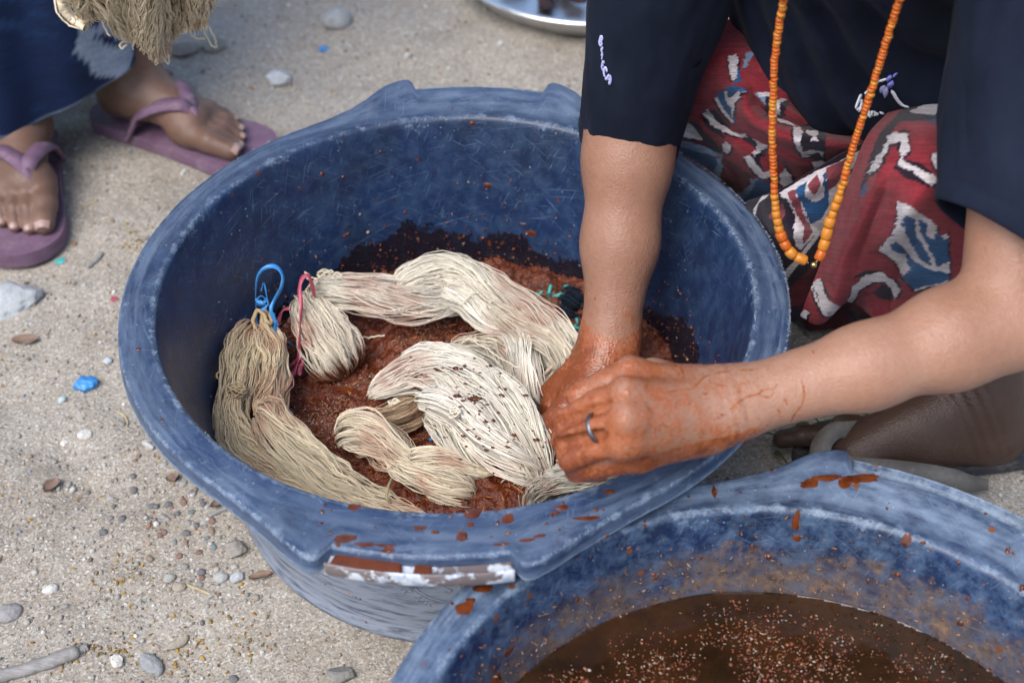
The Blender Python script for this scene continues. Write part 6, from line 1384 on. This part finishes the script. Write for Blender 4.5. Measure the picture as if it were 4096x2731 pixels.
flap_paint = [('d', q5([(860, 560), (960, 240), (1100, 80), (1500, -100), (1500, 130), (1300, 140), (1100, 150), (1030, 240), (950, 400), (880, 560)])), ('w', q5([(1160, 80), (1290, 20), (1400, 10), (1360, 60), (1310, 105), (1200, 95)])), ('b', q5([(1250, 130), (1400, 140), (1410, 190), (1300, 150)])),
    ('d', q5([(1060, 220), (1110, 200), (1180, 200), (1150, 220), (1100, 230)])), ('w', q5([(1030, 230), (1080, 215), (1150, 220), (1160, 330), (1110, 370), (1200, 400), (1330, 500), (1280, 545), (1180, 450), (1090, 420), (1110, 350), (1090, 280), (1040, 280), (1000, 380), (960, 440), (905, 475), (930, 400), (990, 330)])), ('d', q5([(1045, 280), (1100, 270), (1100, 300), (1040, 300)])), ('d', q5([(1060, 420), (1090, 410), (1180, 460), (1290, 545), (1260, 550), (1120, 480)])), ('d', q5([(1110, 370), (1210, 395), (1300, 460), (1280, 470), (1180, 415)])),
    ('w', q5([(1290, 340), (1380, 330), (1380, 480), (1330, 440), (1300, 420)])), ('d', q5([(1330, 400), (1390, 380), (1390, 460), (1340, 450)])), ('d', q5([(905, 475), (950, 450), (960, 470), (910, 490)])), ('b', q5([(860, 580), (890, 520), (910, 550), (880, 600)])),
    ('w', q5([(1090, 630), (1140, 640), (1260, 730), (1400, 800), (1400, 1130), (1190, 1190), (1120, 1100), (1060, 1000), (970, 930), (1010, 870), (1060, 840), (1090, 740)])), ('b', q5([(1110, 770), (1140, 700), (1190, 740), (1200, 830), (1270, 930), (1300, 1040), (1230, 990), (1160, 880)])), ('b', q5([(1200, 740), (1260, 760), (1400, 870), (1400, 1000), (1330, 1040), (1280, 900), (1230, 820)])),
    ('b', q5([(1030, 900), (1070, 870), (1130, 930), (1180, 1000), (1260, 1050), (1400, 1080), (1400, 1120), (1180, 1180), (1120, 1100), (1170, 1060), (1130, 960), (1060, 940)])), ('r', q5([(1290, 740), (1400, 700), (1400, 830), (1330, 830)])), ('w', q5([(1270, 740), (1330, 780), (1310, 860), (1270, 840)])),
    ('d', q5([(800, 1110), (860, 1060), (980, 1060), (1100, 1140), (1110, 1180), (1000, 1090), (880, 1090)])), ('w', q5([(600, 1120), (560, 1180), (590, 1260), (640, 1330), (740, 1330), (790, 1250), (820, 1180), (900, 1110), (1000, 1110), (1090, 1190), (1080, 1240), (1000, 1130), (920, 1130), (840, 1190), (800, 1290), (740, 1345), (620, 1345), (570, 1250), (550, 1170)])),
    ('w', q5([(560, 1140), (610, 1120), (640, 1240), (700, 1290), (760, 1270), (800, 1160), (880, 1080), (990, 1070), (1110, 1180), (1080, 1230), (990, 1110), (900, 1120), (840, 1190), (790, 1310), (700, 1345), (610, 1310)])), ('d', q5([(620, 1160), (650, 1200), (680, 1260), (650, 1230)])), ('d', q5([(560, 1290), (620, 1340), (740, 1350), (820, 1290), (800, 1340), (700, 1360), (600, 1345)])), ('d', q5([(980, 1140), (1040, 1200), (1060, 1250), (980, 1240), (930, 1200)])),
    ('w', q5([(460, 1360), (490, 1310), (525, 1330), (510, 1370)]))]
me_, mt_ = patch(FLAP, 200, 160, flap_paint, 'r', 'sarong_flap', M['ikat'], 7, weft=(.96, .28), jag=2.6, folds=creases([([(2070, 300), (2010, 420), (1960, 540), (1900, 660)], 20, .010), ([(2040, 430), (1985, 560), (1935, 660)], 16, -.012), ([(2130, 420), (2060, 540), (2010, 650), (1985, 720)], 26, .014), ([(2100, 560), (2060, 640), (2040, 730)], 16, -.014), ([(1960, 600), (1930, 660), (1905, 730)], 14, .010)]))
adopt(obj('sarong_flap', me_, mt_), person)

SK = [pc(A3(.46, .33, .17), A3(.455, .20, .20), .150, .125, .05), pc(A3(.455, .20, .20), A3(.465, .105, .285), .105, .062, .04), pc(A3(.44, .36, .16), A3(.33, .42, .20), .15, .085, .05), pc(A3(.47, .26, .06), A3(.53, .16, .05), .13, .055, .05), pc(A3(.47, .26, .10), A3(.50, .12, .20), .12, .06, .05), pc(A3(.54, .25, .16), A3(.575, .12, .12), .10, .055, .05), pc(A3(.38, .38, .06), A3(.36, .42, .04), .12, .10, .05)]  # unseen cloth mass added behind the legs to block light
AXK = (axis(.18, (.007, .68)), axis(.03, (.007, .60)), axis(.012, (.007, .37))); D = field(SK, AXK); V, F = nets(D, AXK); V = relax(V, F, 2); N = vnormals(V, F)
V += N * (.006 * np.sin(np.arctan2(V[:, 1] - .28, V[:, 0] - .46) * 16 + 2 * fbm(V * 8, 2, 3)) * sstep(.36, .1, V[:, 2]) + .003 * fbm(V * 20, 3, 5))[:, None]
bd_ = fbm(v3(V[:, 2] * 26, V[:, 0] * 3, V[:, 1] * 3), 2, 4)[:, None]; cl = np.where(bd_ > .12, np.array(IK['d']), np.array(IK['m'])); cl = np.where(bd_ < -.35, np.array(IK['b']), cl)
adopt(obj('sarong_light_block', mesh('sarong_light_block', V, F, attrs={'Col': cl}, uv=V[:, [0, 2]]), M['ikat']), person)

# ------------------------------------------------------------------ necklace
neckl = empty('necklace', tuple(at(1868, 610, .312)), 'long orange bead necklace hanging from the neck of the squatting person', 'necklace')
def bead_me(name, bulge, n=12):
    prof = [(.30, -1), (.80, -.96), (1.0, -.70), (1.0 + bulge, 0), (1.0, .70), (.80, .96), (.30, 1)]; V, F = lathe(prof, n); F = F.tolist() + [list(range(n))[::-1], [6 * n + j for j in range(n)]]; return mesh(name, V, F)
bm1, bm2 = bead_me('bead', .06), bead_me('bead', .02); bm1.materials.append(M['bead']); bm2.materials.append(M['bead2']); bm3 = bead_me('bead', .02); bm3.materials.append(M['bead']); bm4 = bead_me('bead', .06); bm4.materials.append(M['bead2'])
strand = [(1800, 0, .548), (1790, 60, .522), (1780, 140, .490), (1776, 230, .455), (1774, 320, .420), (1777, 400, .388), (1780, 460, .364), (1785, 510, .345), (1800, 555, .328), (1826, 588, .317), (1862, 606, .311)]
strand2 = [(2090, -60, .572), (2065, 5, .547), (2032, 110, .505), (1996, 225, .460), (1962, 330, .418), (1930, 440, .374), (1906, 510, .346), (1893, 560, .327), (1880, 595, .314), (1870, 606, .311)]
strand = [(1806, -70, .578)] + strand
rs = np.random.RandomState(4)
for st, big in ((strand, 4), (strand2, 4)):
    top_ = [neck + A3(-.052 if st is strand else .050, .035, .012), neck + A3(-.050 if st is strand else .046, -.022, -.03)]
    P = catmull(np.array(top_ + [at(*p) for p in st]), 1200); L = np.r_[0, np.cumsum(np.linalg.norm(np.diff(P, axis=0), axis=1))]; s = L[-1] - .004; k = 0
    while s > .004:
        f = s / L[-1]; ln = .0098 if k < big else (.0068 if k < big + 3 else (.0050 if k < big + 8 else .0034)); ln *= rs.uniform(.85, 1.12); rad = .0045 if k < big else (.0037 if k < big + 3 else (.0032 if k < big + 8 else .0029)); rad *= rs.uniform(.93, 1.06)
        c = np.array([np.interp(s - ln / 2, L, P[:, i]) for i in range(3)]); c1 = np.array([np.interp(s, L, P[:, i]) for i in range(3)]); t = Vector(c1 - c).normalized()
        o = obj('bead', (bm3 if rs.rand() < .7 else bm2) if k < big else ((bm2 if k < big + 6 else bm1) if rs.rand() < .8 else bm4), None, neckl); o.location = Vector(c) - neckl.location + Vector(rs.normal(0, .0003, 3)); o.rotation_mode = 'QUATERNION'; o.rotation_quaternion = t.to_track_quat('Z', 'Y'); o.scale = (rad, rad, ln / 2 * .97)
        s -= ln; k += 1
    V, F = tubes(P[None, ::6], .0006, 5); adopt(obj('string', mesh('string', V, F), M['straw']), neckl)
V, F = ico(3); adopt(obj('gold_bead', mesh('gold_bead', V * .0027 + at(1869, 608, .310), F), M['gold']), neckl)

# ------------------------------------------------------------------ sandal on the squatting person's foot
sand_dir = (at(2340, 1010, .02) - at(1860, 1075, .02)); sand_dir[2] = 0; sl_ = np.linalg.norm(sand_dir); sand_dir /= sl_; sn_ = A3(-sand_dir[1], sand_dir[0], 0)
def sole_mesh(name, o, d, n, L, wid, th, z, heel=.8, N=90):
    """o = toe end middle, d = towards the heel, n = sideways"""
    t = np.linspace(0, 2 * math.pi, N, endpoint=False); u = .5 - .5 * np.cos(t); w = np.interp(u, [0, .08, .22, .45, .70, .92, 1], [.30, .82, 1.0, .86, heel, heel * .86, .3]) * wid / 2
    w = np.interp(u, [0, .22, .45, .70, 1], [.93, 1.0, .86, heel, heel * .95]) * wid / 2 * np.sqrt(np.clip(1 - np.clip((.17 - u) / .17, 0, 1) ** 2.4, .0004, 1)) * np.sqrt(np.clip(1 - np.clip((u - .87) / .13, 0, 1) ** 2.4, .0004, 1)); sgn = np.where(np.sin(t) >= 0, 1, -1); px = u * L; py = sgn * w
    rows = []
    for zz, s in ((0, .97), (th * .2, 1.0), (th * .8, 1.0), (th, .985)):
        rows.append(o + np.outer(L / 2 + (px - L / 2) * (.99 + .01 * s), d) + np.outer(py * s, n) + A3(0, 0, z + zz))
    V = np.vstack(rows); F = grid_faces(4, N, True).tolist() + [list(range(N)), [3 * N + j for j in range(N)][::-1]]
    return mesh(name, V, F, smooth=False)
sandal = empty('sandal', tuple(at(2100, 1050, .0)), 'dark rubber sandal with grey embossed straps on the squatting foot', 'sandal')
so_ = at(1822, 1082, .0); so_[2] = 0
adopt(obj('sole', sole_mesh('sole', so_, sand_dir, sn_, sl_ + .075, .098, .014, .004, .88), M['sandal']), sandal)
def strap(name, pts, w, mat, root, th=.0018, up=None, n=40, prof=None):
    P = catmull(np.array(pts), n); N_ = up if up is not None else np.array(CAM) - P; N_ = N_ / np.linalg.norm(N_, axis=-1, keepdims=True); ww = w if prof is None else w * np.interp(np.linspace(0, 1, n), *prof)
    V, F = ribbon(P, ww, N_, th); return adopt(obj(name, mesh(name, V, F), mat), root)
strap('strap', [at(1880, 1062, .046), at(1888, 1020, .055), at(1912, 992, .062), at(1945, 985, .060), at(1985, 975, .05)], .017, M['strap'], sandal, prof=([0, .5, 1], [1.25, 1.0, .55]))
strap('strap', [at(1885, 1055, .045), at(1960, 1068, .050), at(2060, 1078, .046), at(2150, 1092, .036), at(2215, 1108, .026), at(2268, 1112, .019)], .018, M['strap'], sandal, prof=([0, .4, .8, 1], [.9, 1.0, 1.2, .6]))
# ================================================================== the standing person at top left
def proj_arr(P):
    d = P - CAM; w = d @ _fw; u = d @ _rt / w; v = d @ _up / w; u, v = c_ * u + s_ * v, -s_ * u + c_ * v
    return (2048 + u * FPX) * 2352 / 4096, (1365.5 - v * FPX) * 2352 / 4096
SOLE = .019
def foot_prims(tip, d, n, L=.232, lift=SOLE):
    """tip = ground point under the toe end, d = forward, n = towards the big toe"""
    o = tip - d * (L + .016)
    W = lambda x, y, z: A3(o[0] + d[0] * x + n[0] * y, o[1] + d[1] * x + n[1] * y, lift + z)
    f = [pc(W(.032, 0, .033), W(.060, 0, .040), .033, .035, .02), pc(W(.058, 0, .060), W(.060, 0, .22), .036, .036, .02), pc(W(.062, .002, .052), W(.150, .010, .030), .037, .0245, .02),
         pc(W(.05, -.012, .026), W(.150, -.024, .017), .026, .0165, .018), pc(W(.148, .022, .022), W(.158, .024, .021), .0235, .0215, .015), pc(W(.146, -.004, .022), W(.150, -.02, .018), .020, .017, .015)]
    toes = [([(.160, .028, .020), (.192, .031, .0205), (.222, .029, .0135)], (.0165, .0150, .0130)), ([(.160, .009, .022), (.196, .011, .021), (.220, .011, .0095)], (.0115, .0092, .0088)), ([(.156, -.006, .021), (.190, -.006, .0195), (.212, -.0065, .009)], (.0108, .0086, .0082)),
            ([(.150, -.020, .019), (.180, -.022, .0175), (.199, -.0225, .0085)], (.0102, .0082, .0080)), ([(.140, -.032, .016), (.165, -.036, .0145), (.181, -.0365, .0085)], (.0100, .0082, .0082))]
    nails = []
    for i, (p, r) in enumerate(toes):
        q = [W(*a) for a in p]; f += chain(q, r, .0042)
        e = (q[2] - q[1]) / np.linalg.norm(q[2] - q[1]); up = A3(0, 0, 1) - e * e[2]; up /= np.linalg.norm(up)
        nails.append((q[2] + e * r[2] * .15 + up * r[2] * .86, e, up, r[2] * (.72 if i == 0 else .58), r[2] * (.80 if i == 0 else .62)))
    return f, nails, W
dL, nL = A3(.897, -.442, 0), A3(-.442, -.897, 0)
dR, nR = A3(.20, -.98, 0), A3(.98, .20, 0)
tipL, tipR = A3(-.268, .527, 0), A3(-.531, .334, 0)
fL, nailL, WL = foot_prims(tipL, dL, nL); fR, nailR, WR = foot_prims(tipR, dR, nR)
hip = A3(-.56, .66, .86); hand2 = at(320, -105, .515)
sh2, el2 = A3(-.47, .56, 1.30), A3(-.44, .44, 1.02)
bod2 = fL + fR + [pc(WL(.06, 0, .20), A3(-.53, .60, .48), .037, .055, .03), pc(A3(-.53, .60, .48), hip + A3(.06, 0, 0), .055, .085, .04), pc(WR(.06, 0, .20), A3(-.60, .56, .48), .037, .055, .03), pc(A3(-.60, .56, .48), hip + A3(-.06, 0, 0), .055, .085, .04),
    pc(hip, A3(-.56, .66, 1.25), .125, .115, .05), pc(A3(-.56, .66, 1.25), A3(-.55, .64, 1.44), .10, .045, .05), pc(A3(-.55, .64, 1.44), A3(-.545, .63, 1.50), .045, .05, .03), pc(A3(-.545, .62, 1.54), A3(-.545, .62, 1.60), .074, .078, .03),
    pc(sh2, A3(-.55, .65, 1.32), .052, .07, .04), pc(sh2, el2, .048, .038, .02), pc(el2, hand2 + A3(-.02, .02, .045), .037, .025, .02), pc(hand2 + A3(-.02, .02, .04), hand2, .026, .026, .015),
    pc(A3(-.66, .70, 1.30), A3(-.55, .66, 1.32), .052, .07, .04), pc(A3(-.66, .70, 1.30), A3(-.72, .68, 1.04), .047, .038, .02), pc(A3(-.72, .68, 1.04), A3(-.72, .56, .86), .036, .026, .02), pc(A3(-.72, .56, .86), A3(-.715, .53, .80), .028, .02, .015)]
for q in range(4): bod2 += chain([hand2 + A3(-.026 + .018 * q, -.016, .012), hand2 + A3(-.026 + .018 * q, -.030, -.012), hand2 + A3(-.026 + .018 * q, -.006, -.028)], (.0095, .009, .008), .004)
bod2 += chain([hand2 + A3(.012, .012, .02), hand2 + A3(.036, -.008, .004), hand2 + A3(.026, -.026, -.012)], (.012, .0105, .009), .005)
AX2 = (axis(-.84, (.010, -.62), (.0027, -.25)), axis(.27, (.0027, .63), (.010, .84)), axis(.0, (.0024, .11), (.010, .46), (.005, .60), (.014, 1.70)))
D = field(bod2, AX2); V, F = nets(D, AX2); V = relax(V, F, 2); N = vnormals(V, F); V = V + N * (.0004 * fbm(V * 70, 3, 3))[:, None]
tone = np.tile(np.array((.155, .092, .067)), (len(V), 1)); kn = sstep(.035, .0, V[:, 2] - SOLE)[:, None]; tone = tone * (1 - .12 * kn) * (1 + .14 * fbm(V * 30, 3, 9))[:, None]
for (c, e, up, w, l) in nailL + nailR:
    d = np.linalg.norm(V - (c - e * .012), axis=1); tone *= (1 - .22 * np.exp(-(d / .006) ** 2))[:, None]; d2 = np.linalg.norm(V - c, axis=1); tone = tone * (1 + .35 * np.exp(-(d2 / .011) ** 2))[:, None]
bvh_foot = BVHTree.FromPolygons(V.tolist(), F.tolist())
stander = empty('person', (-.52, .55, 0), 'standing person in indigo ikat sarong and mauve flip-flops, seen from the shins down', 'person')
sbody = adopt(obj('body', mesh('body', V, F, attrs={'Col': tone, 'dye': np.zeros(len(V))}), M['skin']), stander)
def nail_mesh(c, e, up, w, l):
    s = np.cross(e, up); n, m = 9, 9; u, v = np.meshgrid(np.linspace(-1, 1, n), np.linspace(-1, 1, m), indexing='ij'); q = np.clip(1 - (np.abs(u) ** 4 + np.abs(v) ** 4) * .5, 0, 1)
    P = c + (v * l)[..., None] * e + (u * w * np.sqrt(np.clip(1 - .35 * np.maximum(v, 0) ** 2 - .25 * np.maximum(-v, 0) ** 2, 0, 1)))[..., None] * s + ((.0012 - .42 * w * u ** 2 - .22 * l * v ** 2))[..., None] * up
    P = P.reshape(-1, 3); F = grid_faces(n, m); return mesh('toenail', np.vstack([P, P - up * .002]), np.vstack([F, F[:, ::-1] + len(P)]))
for a in nailL + nailR: obj('toenail', nail_mesh(*a), M['nail'], sbody)
# flip-flops
def flip_flop(tip, d, n, W, lab, seed):
    root = empty('flip_flop', tuple(tip - d * .12), lab, 'flip-flop')
    adopt(obj('sole', sole_mesh('sole', tip + d * .012 + n * -.001, -d, n, .276, .106, SOLE, .0015, .80, 90), M['flip']), root)
    pst = 0
    for side in (1, -1):
        pts = []
        for t in np.linspace(0, 1, 12):
            x = .070 + .090 * t; ph = math.radians(8 + 80 * t ** .8); y0 = .016 * t
            src = W(x, y0 + .09 * side * math.cos(ph), .012 + .09 * math.sin(ph)); dst = W(x, y0 * .8 + .002, .016)
            h, nr, _, _ = bvh_foot.ray_cast(Vector(src), Vector(dst - src).normalized()); q = np.array(h) if h is not None else dst
            o_ = (src - dst) / np.linalg.norm(src - dst); pts.append(q + o_ * .0030)
        pts[0] = W(.066, .0455 * side, -.004); pts[1] = W(.076, .0445 * side, .008) * .6 + pts[1] * .4; pts[-1] = W(.163, .0165, .044)
        P = catmull(np.array(pts), 44); c = W(.12, .003, .0); c[2] = SOLE - .012; Nn = P - c; Nn /= np.linalg.norm(Nn, axis=1, keepdims=True)
        V, F = ribbon(P, .0160 * np.interp(np.linspace(0, 1, 44), [0, .12, .5, .85, 1], [.55, .95, 1.1, 1.2, .9]), Nn, .0024); adopt(obj('strap', mesh('strap', V, F), M['flip']), root)
    P = catmull(np.array([W(.158, .013, .050), W(.167, .0175, .040), W(.173, .0195, .014), W(.174, .0195, -.004)]), 16); V, F = tubes(P[None], np.linspace(.0062, .0036, 16)[None], 10); adopt(obj('toe_post', mesh('toe_post', V, F), M['flip']), root)
    return root
flip_flop(tipL, dL, nL, WL, 'dusty mauve flip-flop pointing at the basin on the far foot', 1)
flip_flop(tipR, dR, nR, WR, 'dusty mauve flip-flop cut by the left edge, pointing to the camera', 2)
# indigo sarong: a tube of cloth round the shins up to the waist
nz, na = 110, 210; zz = np.linspace(0, 1, nz)[:, None]; aa = np.linspace(0, 2 * math.pi, na, endpoint=False)[None]
hemz = .098 + .028 * np.clip(np.cos(aa - .15), 0, 1) ** 2 + .012 * np.cos(aa * 3 + 1)
Z = hemz + (.90 - hemz) * zz ** 1.25
rad = .178 + .020 * np.cos(2 * (aa - .0)) + .012 * sstep(.0, .5, zz) - .018 * sstep(.5, 1, zz)
rad = rad + (.007 * np.sin(aa * 7 + 3 * zz + 1.3 * np.sin(aa * 2)) + .004 * np.sin(aa * 13 - 5 * zz)) * (1 - .5 * zz)
cx = -.604 + 0 * zz; cy = .630 + .01 * zz
Vc = np.stack(np.broadcast_arrays(cx + rad * np.cos(aa), cy + rad * np.sin(aa), Z), -1); Vc = Vc + .002 * fbm(Vc * 14, 3, 3)[..., None] * np.stack(np.broadcast_arrays(np.cos(aa), np.sin(aa), 0 * aa), -1)
P = Vc.reshape(-1, 3); F = grid_faces(nz, na, True); N = vnormals(P, F)
vx, vy = proj_arr(P); jit = 4.5 * (_hash(np.floor(vy / 2.2).astype(np.int64), np.zeros(len(vy), np.int64), np.zeros(len(vy), np.int64), 3) - .5) + 2.5 * vnoise(v3(vx * .12, vy * .35), 3); jx = vx + jit
near = (P[:, 1] < .66); q7 = lambda pts: [(x * .21975, y * .21975) for x, y in pts]
DK, PALE, MIDB = np.array((.006, .018, .062)), np.array((.27, .335, .43)), np.array((.016, .055, .15))
cl = np.tile(DK, (len(P), 1)) * (1 + .35 * fbm(P * 20, 3, 5))[:, None]
st = sstep(.25, .7, vnoise(v3(vx * .012, vy * .06), 8) * .6 + .55 * sstep(90, 0, vx) * vnoise(v3(vx * .01, vy * .12), 9)); cl = cl * (1 - st[:, None] * .7) + MIDB * st[:, None] * .7
for c, poly in [(PALE, q7([(820, 300), (900, 250), (960, 300), (1100, 200), (1250, 260), (1400, 400), (1400, 560), (1330, 680), (1370, 720), (1340, 860), (1380, 900), (1260, 1000), (1140, 1030), (1230, 960), (1300, 840), (1200, 810), (1000, 800), (900, 650), (790, 560), (770, 480), (830, 400)])), (DK, q7([(910, 400), (1080, 350), (1200, 400), (1290, 490), (1150, 460), (1060, 440)])), (DK, q7([(950, 240), (1050, 250), (1000, 310)])), (PALE, q7([(1440, 600), (1480, 620), (1480, 740), (1450, 800)]))]:
    mk = in_poly(jx, vy, poly) & near; cl[mk] = c * (1 + .12 * vnoise(P[mk] * 120, 4))[:, None]
hemrow = (np.repeat(np.arange(nz), na) < 2) & near; cl[hemrow] = cl[hemrow] * .4 + PALE * .6 * (vnoise(P[hemrow] * 60, 2) * .5 + .5)[:, None]
n_ = len(P); P2 = np.vstack([P, P - N * .0018]); F2 = np.vstack([F, F[:, ::-1] + n_]); j = np.arange(na); j2 = (j + 1) % na; F2 = np.vstack([F2, np.stack([j2, j, j + n_, j2 + n_], 1)])
uvc = np.stack(np.broadcast_arrays(aa * .16, Z), -1).reshape(-1, 2)
adopt(obj('sarong', mesh('sarong', P2, F2, attrs={'Col': np.clip(np.vstack([cl, cl * .8]), .003, .9)}, uv=np.vstack([uvc, uvc])), M['indigo']), stander)
# plain top and hair, above the picture
SV = [pc(hip + A3(0, 0, .0), A3(-.56, .66, 1.25), .142, .135, .05), pc(A3(-.56, .66, 1.25), A3(-.55, .645, 1.40), .115, .065, .05), pc(sh2, A3(-.55, .65, 1.32), .064, .08, .04), pc(sh2, sh2 * .5 + el2 * .5, .062, .055, .02), pc(A3(-.66, .70, 1.30), A3(-.55, .66, 1.32), .064, .08, .04), pc(A3(-.66, .70, 1.30), A3(-.69, .69, 1.17), .06, .054, .02)]
AX3 = (axis(-.80, (.008, -.36)), axis(.40, (.008, .86)), axis(.72, (.008, 1.47))); V, F = nets(field(SV, AX3), AX3); adopt(obj('top', mesh('top', V, F), M['shirt']), stander)
HV, HF = ico(3); HV = HV * [.088, .098, .10] + A3(-.545, .64, 1.60); HF = HF[~((HV[:, 1] < .585) & (HV[:, 2] < 1.62))[HF].any(1)]; adopt(obj('hair', mesh('hair', HV, HF), M['hair']), stander)

# ================================================================== tin tray at the top
tray = empty('tin_tray', (.180, 1.010, 0), 'shiny aluminium tray with dark bark pieces at the top edge', 'tray')
zt = float(ground_h(.180, 1.010)) + .001
prof = [(.0005, .004), (.10, .004), (.155, .004), (.166, .007), (.178, .022), (.185, .031), (.1895, .0345), (.194, .0345), (.1965, .0325), (.1965, .0300), (.1940, .0285), (.1905, .0290), (.187, .0265), (.180, .017), (.168, .0035), (.158, .001), (.10, .001), (.0005, .001)]
V, F = lathe(prof, 160); V = V * [1.12, 1.12, 1.25] + [.180, 1.010, zt]; V[:, 2] += .0012 * fbm(V * 9, 2, 3); adopt(obj('dish', mesh('dish', V, F), M['alu']), tray)
def bark(i, rs):
    L, W, T = rs.uniform(.04, .09), rs.uniform(.014, .03), rs.uniform(.004, .009); n, m = 12, 8; u, v = np.meshgrid(np.linspace(-1, 1, n), np.linspace(0, 2 * math.pi, m, endpoint=False), indexing='ij')
    w = np.clip(1 - np.abs(u) ** 5, .1, 1); V = v3(u * L / 2, np.cos(v) * W / 2 * w, np.sin(v) * T * w).reshape(-1, 3); V *= (1 + .25 * fbm(V * 60 + i, 3, i))[:, None]; V[:, 2] += .9 * V[:, 1] ** 2 / W
    return mesh('bark_piece', V, grid_faces(n, m, True).tolist() + [list(range(m)), [(n - 1) * m + j for j in range(m)][::-1]])
rs = np.random.RandomState(5); M['bark'] = m_dry('dark_bark', (.020, .010, .014), (.060, .034, .036)); bms = [bark(i, rs) for i in range(4)]
for i in range(6):
    a, r = rs.uniform(3.5, 5.6), .145 * math.sqrt(rs.uniform(.35, 1)); o = obj('bark_piece', bms[i % 4], M['bark'], loc=(.176 + r * math.cos(a), 1.010 + r * math.sin(a), zt + .012 + .006 * (i // 5)))
    o.rotation_euler = (rs.normal(0, .2), rs.normal(0, .2), rs.uniform(0, 6)); tag(o, 'dark purple-brown bark piece lying in the aluminium tray', 'bark', 'bark pieces in the tray')
